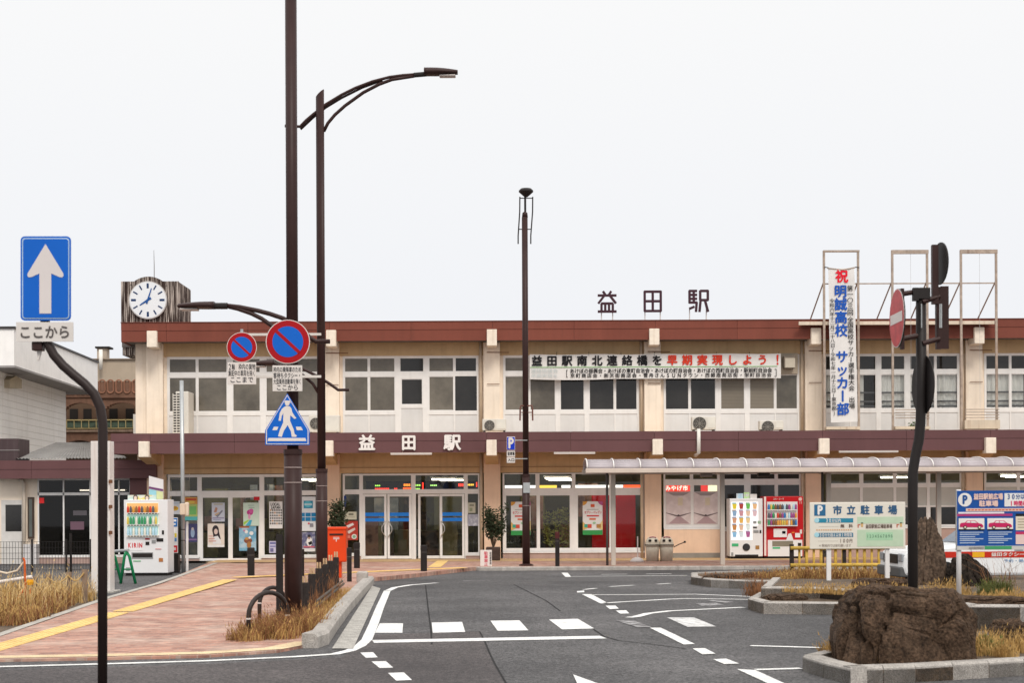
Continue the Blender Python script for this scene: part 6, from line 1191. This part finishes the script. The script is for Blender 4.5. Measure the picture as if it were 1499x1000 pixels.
t = poster(439.5, 462, 726, 776.5, 'white poster with a blue rounded badge and six blue squares between the poles', K((.70, .72, .74)), [('r', .22, .12, .82, .34, K((.03, .26, .42))), ('e', .5, .22, .26, .09, K((.12, .48, .60))), ('r', .28, .2, .76, .25, K((.5, .68, .74))), ('r', 0, .47, .3, .58, K((.02, .20, .42))), ('r', .34, .47, .68, .58, K((.02, .20, .42))), ('r', .72, .47, 1, .58, K((.02, .20, .42))), ('r', 0, .60, .3, .71, K((.02, .20, .42))), ('r', .34, .60, .68, .71, K((.02, .20, .42))), ('r', .72, .60, 1, .71, K((.02, .20, .42))), ('e', .55, .78, .06, .025, K((.6, .03, .06))), ('r', .62, .78, .85, .88, K((.25, .25, .28)))])
poster(440, 461.5, 778, 806.5, 'photo poster of a person in white before a dark blue crowd', picture('crowd_print', [(.05, .07, .16), (.14, .14, .24), (.35, .36, .42)], 9), [('e', .6, .5, .2, .24, WH), ('e', .58, .26, .1, .11, K((.40, .26, .2))), ('e', .58, .2, .11, .07, K((.03, .03, .04))), ('p', [(.5, .55), (.75, .45), (.8, .6), (.6, .68)], BLK), ('r', .2, .72, .95, .8, K((.5, .12, .16))), ('r', 0, .84, 1, 1, K((.66, .66, .66)))])
poster(503.5, 507, 725, 741, 'narrow blue vertical strip at the left edge of the entrance', K((.03, .06, .22)), [], name='sticker', cat='sticker')
poster(504, 522, 748.5, 760, 'cream notice card in the left sidelight of the entrance', K((.58, .56, .44)), [('r', .35, .2, .75, .45, K((.2, .19, .14))), ('r', .15, .65, .85, .72, K((.35, .33, .26)))])
poster(505, 524, 762, 790, 'red photo poster in the left sidelight of the entrance', K((.42, .05, .035)), [('p', [(.1, .25), (.6, .1), (.7, .2), (.2, .38)], WH), ('p', [(.15, .55), (.75, .35), (.8, .45), (.3, .68)], K((.66, .56, .5))), ('e', .7, .82, .2, .13, WH), ('e', .7, .82, .13, .08, K((.2, .4, .25))), ('r', .1, .75, .4, .9, K((.6, .2, .15)))])
poster(685, 696, 736, 751, 'cream notice card in the right sidelight of the entrance', K((.50, .48, .38)), [('r', .2, .15, .8, .35, K((.25, .24, .18))), ('r', .2, .5, .6, .85, K((.28, .3, .2)))])
poster(684.5, 700, 753, 770, 'grey photo notice below the cream card in the right sidelight', picture('grey_print', [(.12, .12, .18), (.38, .38, .44), (.6, .6, .64)], 10), [])
shopp = [('p', [(0, 0), (.24, 0), (.18, .07), (.08, .11), (0, .12)], K((.62, .30, .06))), ('p', [(1, 0), (.76, 0), (.82, .07), (.92, .11), (1, .12)], K((.45, .1, .25))), ('r', .4, .08, .6, .17, K((.60, .10, .04))), ('r', .2, .23, .8, .25, K((.35, .33, .3))), ('t', 'セブン-イレブン', .06, .28, .94, .37, K((.55, .02, .03)), .03), ('r', .2, .41, .82, .45, K((.55, .04, .04))), ('r', .34, .5, .66, .55, K((.62, .14, .06))), ('p', [(0, .86), (0, .6), (.3, .78)], K((.66, .42, .12))), ('p', [(1, .86), (1, .56), (.7, .78)], K((.66, .52, .25))), ('r', .08, .68, .25, .78, K((.05, .35, .25))), ('r', .25, .68, .45, .79, K((.6, .08, .05))), ('r', .7, .68, .92, .79, K((.40, .2, .06))), ('e', .58, .64, .08, .03, K((.3, .5, .3))), ('r', 0, .86, 1, 1, K((.04, .26, .07)))]
poster(748, 776.5, 735, 784, 'white, red and green shop poster left, half behind the slender pole', WH, shopp); poster(853, 882, 735, 784, 'white, red and green shop poster in front of the red partition', WH, shopp)
for k, (a, b) in enumerate(((975, 1011), (1015.5, 1050.5))):
    poster(a, b, 721.5, 769, ('left' if k == 0 else 'right') + ' pinkish window screen printed with a railway platform view', picture('pink_screen_print', [(.52, .42, .41), (.64, .54, .53), (.72, .62, .61)], 5), [('p', [(0, .64), (.45, .72), (.55, .72), (1, .64), (1, .66), (.6, .76), (.4, .76), (0, .66)], K((.16, .12, .12))), ('p', [(.1, .98), (.45, .76), (.58, .76), (.95, .98)], K((.40, .28, .29))), ('r', .48, .18, .68, .42, K((.66, .56, .42))), ('p', [(.05, .02), (.95, .02), (.7, .12), (.3, .12)], K((.34, .28, .28))), ('e', .5, .73, .05, .03, K((.08, .06, .06)))], Y=WY - .024)

# ------------------------------------------------------------------ right-hand boards
b1Y = 28.6; n3 = lambda y: N(y, 1255); pk = thing('parking_board', (XP(1255, b1Y), b1Y, .22), 'cream municipal parking board with blue P and characters on two white posts', 'sign board')
CRB = M('board_cream', (.70, .66, .58), .5, var=.03); MB().fbox(1185.5, 1325.5, n3(735.5), n3(804), b1Y, b1Y + .03).build('panel', CRB, pk, bevel=.01)
for px in (1213.3, 1299): MB().box(XP(px, b1Y + .05, 830) - .038, XP(px, b1Y + .05, 830) + .038, b1Y + .031, b1Y + .1, .0, ZY(n3(740), b1Y)).build('post', M('white_post_paint', (.74, .72, .71), .5, var=.05, streak=.15), pk)
NVB = C((.035, .10, .20)); TEAL = C((.03, .22, .33))
bd = lambda a, b, y0, y1, m, nm='print', d=.004: MB().fbox(a, b, n3(y0), n3(y1), b1Y - d, b1Y - .0005).build(nm, m, pk)
def bt(s, a, b, y0, y1, m, bold=.02, d=.007): letters(MB(), s, XP(a, b1Y, y0), XP(b, b1Y, y0), ZY(n3(y1), b1Y), ZY(n3(y0), b1Y), b1Y - d, bold).build('lettering', m, pk)
bd(1192, 1208.5, 738.8, 755.2, C((.03, .13, .26))); bt('P', 1193.5, 1207.5, 740, 754, WH, .06)
for k, ch in enumerate('市立駐車場'): bt(ch, 1219 + 20.2 * k, 1232.5 + 20.2 * k, 740, 754, NVB, .035)
bd(1194, 1249, 759, 765.4, TEAL); bt('30分以内', 1208, 1231, 759.4, 765.2, WH, .02); bd(1194, 1249, 780.3, 786.6, C((.06, .18, .28))); bt('30分を超え以後1時間毎', 1199, 1247.5, 780.6, 786.4, WH, .01)
for y in (762.2, 783.4): c = P(1195.5, y, b1Y); MB().disc(c.to_tuple(), 3.6 * b1Y / F, b1Y - .006, b1Y - .0045, 18).build('print', C((.35, .60, .68)), pk)
bt('無　料', 1230, 1248.5, 767.5, 773, C((.14, .09, .07)), .02); bt('100円', 1228, 1248, 789, 795, C((.22, .16, .14)), .015); bt('※敷地内では徐行願います', 1199, 1246, 796.5, 801, C((.30, .25, .22)), .005)
for k in range(14): bd(1199 + k * 2.1, 1200.2 + k * 2.1, 770.8, 771.3, C((.4, .36, .32))); bd(1198 + k * 2.1, 1199.2 + k * 2.1, 792, 792.5, C((.4, .36, .32)))
for k in range(16): bd(1195 + k * 3.3, 1197 + k * 3.3, 775, 777, C((.62, .36, .20)))
bd(1255, 1322.5, 757, 767, C((.48, .60, .44))); bd(1255, 1322.5, 776, 800.5, C((.48, .60, .44))); bd(1268, 1307, 780, 791.5, C((.36, .58, .38)), d=.006); bt('益田駅前広場駐車場', 1267, 1306, 767.8, 774.2, C((.12, .08, .06)), .02); bt('1234567890', 1268, 1307, 783, 788, C((.12, .22, .14)), .01, .009)
for a in (1255.5, 1312.5): bd(a, a + 1.4, 768, 773, C((.5, .12, .06))); bd(a, a + 4, 768, 769.2, C((.5, .12, .06)), d=.005); bd(a + 5, a + 8, 765.5, 772, C((.6, .38, .16)))
b2Y = 22.6; n4 = lambda y: N(y, 1450); pk2 = thing('parking_board', (XP(1404, b2Y), b2Y, .09), 'blue station-square parking board with two red car pictures at the right edge', 'sign board')
MB().fbox(1400.3, 1560, n4(718.5), n4(799.5), b2Y, b2Y + .03).build('panel', M('board_blue', (.012, .075, .30), .4, var=.04), pk2); MB().fbox(1400.3, 1560, n4(799.6), n4(805.5), b2Y, b2Y + .03).build('foot_strip', M('board_grey', (.52, .50, .47), .5), pk2); MB().fbox(1400, 1401, n4(718), n4(806), b2Y - .012, b2Y + .035).build('edge_trim', GRS, pk2)
for px in (1404, 1556):
    x = XP(px, b2Y + .05, 850); MB().tube([(x, b2Y + .06, .09), (x, b2Y + .06, ZY(720, b2Y))], .037, 12).build('post', M('white_post_paint', (.74, .72, .71), .5, var=.05, streak=.15), pk2, smooth=True); MB().lathe([(.085, 0), (.075, .05), (.045, .15)], 12, (x, b2Y + .06, .085)).build('post_base', M('white_post_paint', (.74, .72, .71), .5), pk2, smooth=True)
def b2(a, b, y0, y1, m, d=.004): MB().fbox(a, b, n4(y0), n4(y1), b2Y - d, b2Y - .0005).build('print', m, pk2)
def b2t(s, a, b, y0, y1, m, bold=.02, d=.007): letters(MB(), s, XP(a, b2Y, y0), XP(b, b2Y, y0), ZY(n4(y1), b2Y), ZY(n4(y0), b2Y), b2Y - d, bold).build('lettering', m, pk2)
c = P(1412.5, 732, b2Y); MB().disc(c.to_tuple(), 10 * b2Y / F, b2Y - .004, b2Y - .0005, 32).build('print', WH, pk2); b2t('P', 1405, 1420, 725, 738.5, C((.02, .08, .26)), .06)
PK = C((.72, .50, .44)); b2t('益田駅前広場', 1425, 1468, 722.5, 732, PK, .05); b2t('駐車場', 1433, 1461, 733, 742, PK, .05)
b2(1470.5, 1556, 722.5, 742, WH); b2t('30分以内無料', 1473, 1520, 723.5, 731.5, C((.02, .08, .26)), .03); b2t('1時間毎100円', 1477, 1530, 733.5, 741.5, C((.62, .03, .12)), .03)
b2(1414, 1540, 744.5, 749, C((.70, .50, .42))); b2(1403, 1470, 749.8, 752.3, C((.72, .66, .70)), .006); b2(1401, 1482, 752.5, 756, C((.38, .04, .16)))
for k in range(22): b2(1417 + k * 5, 1420.6 + k * 5, 745.8, 747.6, C((.55, .12, .08)), .007)
for a in (1403.5, 1445.5):
    b2(a, a + 37.5, 759, 775.5, C((.74, .70, .66))); b2(a, a + 37.5, 775, 777, BLK, .005)
    car = [(1.8, 772), (1.8, 767.5), (4, 766), (9.5, 765.4), (12, 762.5), (24, 762.6), (29, 766.2), (34, 767.6), (36, 770), (35.6, 772.4)]; MB().prism([P(a + x, y, b2Y - .009) for x, y in car], (0, .003, 0)).build('print', C((.50, .02, .10)), pk2); MB().prism([P(a + x, y, b2Y - .012) for x, y in [(10.8, 765.6), (12.8, 763.3), (17, 763.3), (17, 765.8)]], (0, .002, 0)).build('print', WH, pk2); MB().prism([P(a + x, y, b2Y - .012) for x, y in [(18, 763.3), (23.5, 763.3), (27, 766), (18, 765.8)]], (0, .002, 0)).build('print', WH, pk2)
    for x in (9, 30): c = P(a + x, 772.3, b2Y); MB().disc(c.to_tuple(), 2.6 * b2Y / F, b2Y - .013, b2Y - .010, 16).build('print', BLK, pk2); MB().disc(c.to_tuple(), 1.5 * b2Y / F, b2Y - .016, b2Y - .0135, 14).build('print', C((.7, .6, .45)), pk2)
    for k, y in enumerate((779, 782, 785.5, 788.5, 791, 794.5)): b2(a + 1.5, a + 36 - (k % 3) * 6, y, y + 1.3, C((.42, .50, .60)))
b2(1487, 1556, 756.5, 777, C((.68, .60, .48))); b2(1487, 1556, 752.5, 756.4, BLK); b2(1487, 1556, 779, 783, C((.48, .03, .10))); b2(1487, 1556, 783.1, 797.5, C((.70, .52, .48))); b2(1441.5, 1481, 800, 804.5, C((.05, .30, .12))); b2t('益田市営駐車場管理室', 1418, 1440, 800.6, 804.2, C((.2, .2, .2)), .01)
for y in (760, 764, 768, 772): b2(1490, 1552, y, y + 1.2, C((.35, .28, .2)), .006)

# ------------------------------------------------------------------ yellow bamboo-style fence
YF = M('yellow_bamboo', (.55, .36, .07), .5, var=.2, scale=8, streak=.25, dirt=(.2, .1, .03)); fy_ = 35.2; yf = thing('yellow_fence', (XP(1240, fy_), fy_, .06), 'low yellow bamboo-style rail fence on the planted island behind the cream board', 'fence'); n5 = lambda y: N(y, 1240)
for px in (1159.5, 1236, 1312): MB().fbox(px - 2.8, px + 2.8, n5(797), n5(846), fy_, fy_ + .09).build('post', LOG, yf)
for y in (802.5, 827.5): MB().tube([(XP(1157, fy_, y), fy_ - .03, ZY(n5(y), fy_)), (XP(1395, fy_, y), fy_ - .03, ZY(n5(y), fy_))], .043, 10).build('rail', YF, yf, smooth=True)
for k in range(20):
    px = 1170.5 + k * 10.6
    if px > 1390: break
    r = .036 if k % 2 else .028; x = XP(px, fy_, 820); MB().tube([(x, fy_ + .03, .05), (x, fy_ + .03, ZY(n5(800 if k % 2 else 804), fy_))], r, 8).build('upright', YF, yf, smooth=True)

# ------------------------------------------------------------------ rocks
ROCK = M('dark_brown_rock', (.062, .038, .024), .85, var=.55, scale=7, bump=1.0, bscale=38, streak=.35, dirt=(.17, .115, .075), fine=.6); ROCKL = M('lichen_rock', (.10, .068, .048), .9, var=.55, scale=9, bump=1.0, bscale=22, streak=.55, dirt=(.045, .035, .026), fine=.45)
ROCKD = M('black_rock', (.022, .016, .012), .85, var=.6, scale=4, bump=1, bscale=16, fine=.5)
def rock(name, label, c, w, d, h, seed, mat, boxy=.5, top=None, rough=.16, tap=None):
    n, m = 110, 56; vs = []; fs = []; off = Vector((seed * 7.3, seed * 3.1, seed))
    for j in range(m + 1):
        ph = math.pi * (j / m) * .5 + 0     # hemisphere: 0 top .. pi/2 rim
        for i in range(n):
            th = 2 * math.pi * i / n; se = lambda v, e: math.copysign(abs(v) ** e, v)
            x = se(math.cos(th), boxy) * se(math.sin(ph), boxy * .55); y = se(math.sin(th), boxy) * se(math.sin(ph), boxy * .55); z = se(math.cos(ph), boxy * .8)
            p = Vector((x, y, z)); q = Vector((p.x, p.y, p.z * .6)) * 1.3 + off; dv = noise.voronoi(q * 1.5)[0]; fac = min(.5, dv[1] - dv[0]); k = noise.fractal(q, .8, 2.1, 6) * rough * .8 + (fac - .25) * (.28 if z < .75 else .14) * (rough / .16) - .10 * max(0, .06 - fac) / .06 + noise.noise(q * 5) * .035 + noise.noise(q * 12) * .02 + noise.noise(q * 28) * .012
            tp_ = top(x, z) if top else 1
            if tap: x *= tap(z); y *= tap(z)
            p = Vector((x * (1 + k) , y * (1 + k), z * (1 + k * .7) * tp_)); vs.append((c[0] + p.x * w / 2, c[1] + p.y * d / 2, c[2] - .06 + p.z * (h + .06)))
    for j in range(m):
        for i in range(n): fs.append((j * n + i, j * n + (i + 1) % n, (j + 1) * n + (i + 1) % n, (j + 1) * n + i))
    o = MB().add(vs, fs).build(name, mat, None, smooth=False); tag(o, label, 'rock'); return o
rock('boulder', 'massive dark brown boulder with flat top inside the nearest kerbed island', (P(1321, 900, 15.75).x, 15.75, .03), 1.30, 1.05, .73, 3, ROCK, .42, lambda x, z: 1 - .04 * x - .12 * max(0, -x - .55), .13, lambda z: 1.04 - .14 * max(0, z) ** 2)
rock('standing_stone', 'tall upright mottled stone behind the black sign pole', (P(1358, 820, 27).x, 27.0, .2), .74, .5, 1.17, 8, ROCKL, .95, None, .14, lambda z: 1 - .42 * max(0, z) ** 1.5)
rock('boulder', 'dark sloping boulder right of the upright stone, in front of the taxi', (P(1421, 840, 26.6).x, 26.6, .2), .88, .6, .57, 5, ROCKD, 1.0, lambda x, z: 1 - .5 * max(0, x + .2), .12)
rock('boulder', 'low flat dark slab left of the upright stone', (P(1292, 860, 25.6).x, 25.6, .2), 1.0, .5, .20, 11, ROCK, .6, None, .12)
rock('boulder', 'small dark rock in dry grass at the right edge', (P(1477, 945, 17.6).x, 17.6, .03), .46, .4, .24, 13, ROCK, .7, None, .2)
for k, (px, py, w, h) in enumerate([(1155, 880, .75, .09), (1212, 876, .9, .10), (1440, 889, 1.6, .13), (1060, 848.5, .8, .09), (1130, 846, 1.3, .10)]):
    zz = .07 if k < 2 else (.2 if k == 2 else .06); g_ = G(px, py, zz); rock('flat_stone', ('thin flat stone near the left tip of the middle island', 'thin flat stone on the middle island below the cream board', 'long flat dark stone behind the blue board post', 'low flat stone at the tip of the far island', 'long low stone in the far island before the machines')[k], g_ + Vector((0, .35, 0)), w, .5, h, 20 + k, ROCK, .7, None, .1)

# ------------------------------------------------------------------ taxi
tx = root('taxi', 'white taxi with a red side band parked behind the rocks at the right', 'taxi', (P(1304, 830, 31).x, 31.0, ROAD), math.radians(2)); TW = M('car_white', (.78, .78, .78), .25, var=.02); TG = M('car_glass', (.03, .035, .04), .05, var=0); CH = M('chrome', (.55, .55, .56), .2, metal=.9, var=0); W2 = .84
prof = [(0.05, .32), (.0, .48), (.02, .70), (.10, .82), (.45, .88), (1.28, .95), (4.25, .97), (4.6, .93), (4.66, .6), (4.6, .32)]
MB().prism([(x, -W2, z) for x, z in prof], (0, 2 * W2, 0)).build('body', TW, tx, bevel=.06)
gh = MB(); a = [(1.27, .94), (1.88, 1.44), (3.2, 1.47), (3.95, .95)]; ins = [0.03, .17, .17, .03]; n_a = len(a)
vs = [(x, -W2 + i, z) for (x, z), i in zip(a, ins)] + [(x, W2 - i, z) for (x, z), i in zip(a, ins)]
gh.add(vs, [(3, 2, 1, 0), (4, 5, 6, 7), (0, 1, 5, 4), (1, 2, 6, 5), (2, 3, 7, 6)]); gh.build('cabin', TW, tx, bevel=.03)
def sidepane(x0, x1, u0, u1, name='side_window'):
    for s in (-1, 1):
        pts = []
        for x, z in ((x0, .98), (x1, .98), (u1, 1.40), (u0, 1.40)): i = .03 + .14 * (z - .94) / .5; pts.append((x, s * (W2 - i + .004), z))
        MB().prism(pts, (0, s * .004, 0)).build(name, TG, tx)
sidepane(1.5, 2.45, 1.98, 2.45); sidepane(2.53, 3.55, 2.53, 3.15)
MB().prism([(1.29, -W2 + .1, .975), (1.29, W2 - .1, .975), (1.83, W2 - .24, 1.41), (1.83, -W2 + .24, 1.41)], (-.012, 0, .012)).build('windscreen', M('screen_glass', (.25, .29, .34), .08, var=0), tx)
for s in (-1, 1):
    MB().box(.35, 4.55, s * (W2 + .002), s * (W2 + .006), .68, .80).build('red_band', M('taxi_red', (.52, .03, .015), .3, var=.03), tx); MB().box(1.38, 1.62, s * (W2 + .007), s * (W2 + .009), .69, .79).build('amber_mark', C((.75, .40, .02), .4), tx)
    for x in (.82, 3.75):
        w_ = MB(); w_.lathe([(.30, -.1), (.31, -.06), (.31, .06), (.30, .1)], 20); o = w_.build('wheel', M('tyre', (.02, .02, .02), .8), tx); o.location = (x, s * (W2 - .09), .31); o.rotation_euler = (math.pi / 2, 0, 0); h_ = MB().lathe([(.18, -.105), (.18, .105)], 16).build('hub_cap', CH, o)
    for x in (1.35, 2.49, 3.5): MB().box(x, x + .008, s * (W2 + .0065), s * (W2 + .0075), .4, .93).build('door_gap', BLKM, tx)
    for x in (2.22, 3.3): MB().box(x, x + .18, s * (W2 + .007), s * (W2 + .03), .83, .86).build('door_handle', CH, tx)
    MB().box(-.012, .10, s * .52, s * .80, .60, .76).build('headlight', M('headlamp', (.30, .32, .34), .1), tx, bevel=.02)
MB().box(-.014, .05, -.48, .48, .56, .74).build('grille', BLKM, tx); MB().box(-.06, .12, -W2 + .02, W2 - .02, .30, .50).build('bumper', M('bumper_grey', (.10, .10, .10), .5), tx, bevel=.03); MB().box(-.07, -.062, -.2, .2, .38, .48).build('number_plate', SWHITE, tx); MB().box(.30, .50, -W2 - .007, -W2 - .003, .42, .60).build('pink_sticker', C((.60, .10, .25)), tx)
MB().box(2.35, 2.75, -.15, .15, 1.47, 1.60).build('roof_lamp', M('roof_lamp', (.75, .72, .6), .4), tx, bevel=.03)
letters(MB(), '益田タクシー', 1.75, 2.42, .70, .785, -W2 - .009, .03).build('lettering', SWHITE, tx); letters(MB(), '0856', 2.46, 2.75, .71, .78, -W2 - .009, .03).build('lettering', SWHITE, tx); letters(MB(), '予約・無線', 2.0, 2.5, .58, .65, -W2 - .0035, .01).build('lettering', C((.15, .3, .5)), tx)

# ------------------------------------------------------------------ dry grass and weeds
STRAW = M('straw_grass', (.45, .28, .10), .8, var=.45, scale=9); RUSSET = M('russet_weeds', (.24, .11, .05), .85, var=.4, scale=7); GREENG = M('green_tuft', (.16, .17, .05), .7, var=.4, scale=9)
def grass(label, mat, spots, n, hmin, hmax, seed=1, spread=.35, name='dry_grass', w=.006):
    rr = random.Random(seed); mb = MB(); vs, fs = [], []
    for _ in range(n):
        c, rad, hs = spots[rr.randrange(len(spots))]; a = rr.uniform(0, 6.283); r = rad * math.sqrt(rr.random()); b = Vector((c.x + r * math.cos(a), c.y + r * math.sin(a), c.z - .02)); h = rr.uniform(hmin, hmax) * hs; le = Vector((rr.gauss(0, spread), rr.gauss(0, spread), 0)) * h; ww = w * rr.uniform(.6, 1.5)
        s = Vector((math.cos(a + 1), math.sin(a + 1), 0)) * ww; m1 = b + le * .35 + Vector((0, 0, h * .6)); tip = b + le + Vector((0, 0, h * rr.uniform(.8, 1))); o = len(vs)
        vs += [b - s, b + s, m1 + s * .8, m1 - s * .8, tip]; fs += [(o, o + 1, o + 2, o + 3), (o + 3, o + 2, o + 4)]
        if rr.random() < .25: o = len(vs); d = s * 3.2; vs += [tip - d * .5, tip + d * .5, tip + Vector((0, 0, .05)) + le * .1]; fs.append((o, o + 1, o + 2))
    mb.add(vs, fs); ob = mb.build(name, mat); tag(ob, label, 'grass', kind='stuff'); return ob
sp = lambda pts, z=None: [((PV(x, y) if z is None else G(x, y, z)), r, h) for x, y, r, h in pts]
child_ground('verge_soil', SOIL, [G(x, y, ROAD + .015) for x, y in [(-160, 985), (0, 927), (90, 897), (140, 880), (138, 868), (60, 862), (-160, 866)]])
left = [(x, y, r, h) for x, y, r, h in [(0, 905, .5, 1), (15, 895, .5, 1.1), (30, 903, .45, 1), (45, 898, .45, 1.0), (60, 890, .45, .9), (75, 888, .4, .9), (92, 884, .4, .95), (108, 881, .35, .9), (120, 880, .3, .8), (10, 915, .4, .8), (40, 908, .35, .7), (70, 897, .35, .6), (-20, 905, .5, 1.1), (-50, 915, .6, 1.1), (85, 872, .4, .8), (40, 878, .5, 1), (5, 880, .5, 1)]]
grass('tangled straw-coloured dry grass at the left edge of the brick pavement', STRAW, sp(left, -.09), 2700, .15, .55, 2); grass('reddish brown dead weeds among the straw grass at left', RUSSET, sp(left[:6] + left[9:12], -.09), 3400, .08, .40, 4)
kerbg = [(360, 938, .25, .6), (385, 934, .3, .8), (405, 935, .3, .9), (425, 930, .3, 1), (440, 928, .3, 1), (452, 922, .28, 1), (462, 912, .28, .9), (470, 902, .25, .8), (480, 890, .25, .7), (490, 882, .22, .6), (500, 874, .2, .5), (395, 922, .25, .7), (372, 930, .2, .5), (508, 868, .2, .4)]
grass('straw-coloured dry grass round the pole base and along the left kerb', STRAW, sp(kerbg), 3600, .08, .36, 6, w=.004); grass('tall dead stems among the log stakes', RUSSET, sp([(462, 898, .2, 1), (474, 890, .2, 1), (484, 882, .2, 1), (455, 905, .2, .9)]), 260, .3, .75, 17, w=.004, spread=.25); grass('pale feathery stalks standing above the left grass', M('pale_stalk', (.62, .45, .22), .8, var=.3), sp(left[:9], -.09), 420, .45, .85, 18, w=.005, spread=.2)
grass('thin reddish weeds round the steel hoops', RUSSET, sp(kerbg[:6] + kerbg[11:13]), 2200, .12, .45, 7, w=.0035)
mid = [(1180, 866, .4, .5), (1230, 868, .35, .5), (1270, 870, .3, .6), (1340, 876, .3, .6), (1375, 878, .3, .8), (1395, 872, .3, .9), (1440, 880, .3, .5), (1465, 880, .3, .5), (1490, 880, .3, .6), (1530, 880, .4, .6), (1310, 870, .3, .6)]
grass('straw grass and weeds on the middle island round the stones', STRAW, sp(mid, .2), 3400, .08, .34, 8, w=.005); grass('green-yellow tuft right of the sloping boulder', GREENG, sp([(1452, 874, .18, .8), (1463, 873, .2, .9), (1446, 876, .15, .6)], .2), 1300, .1, .36, 9, w=.006, name='green_tuft'); grass('thin bare russet twigs before the taxi', RUSSET, sp([(1478, 872, .25, 1), (1462, 872, .2, 1)], .2), 40, .4, .95, 12, w=.004)
far = [(1060, 847, .5, .5), (1100, 846, .6, .6), (1140, 847, .5, .8), (1170, 846, .5, 1), (1200, 847, .5, 1), (1235, 847, .5, 1), (1270, 847, .5, 1), (1310, 847, .5, .9), (1330, 846, .5, .8)]
grass('brown and straw dead ground plants on the far island below the yellow fence', RUSSET, sp(far, .06), 3000, .08, .26, 10, w=.007); grass('straw tufts below the yellow fence', STRAW, sp(far[2:], .06), 2600, .08, .3, 11, w=.006)
near = [(1212, 957, .10, .6), (1226, 960, .10, 1), (1425, 960, .15, 1), (1440, 957, .18, 1.2), (1455, 952, .2, 1.2), (1430, 948, .2, 1), (1495, 955, .2, 1.2), (1470, 962, .15, .8), (1520, 950, .3, 1), (1300, 972, .15, .3), (1380, 970, .15, .4)]
grass('straw-coloured grass tufts round the massive boulder', STRAW, sp(near, .03), 2600, .08, .24, 14, w=.0035); grass('green blades beside the small dark rock', GREENG, sp([(1443, 958, .12, 1), (1452, 955, .1, .9)], .03), 420, .08, .22, 15, w=.004, name='green_tuft')
grass('weeds in the joint at the left tip of the middle island', RUSSET, sp([(1103, 872, .2, 1), (1110, 868, .2, 1)], .03), 260, .1, .34, 16, w=.005)

for o in bpy.data.objects:          # small print stays joined
    if o.parent and o.name.split('.')[0] in ('small_lettering', 'faded_lettering'): o['kind'] = 'stuff'
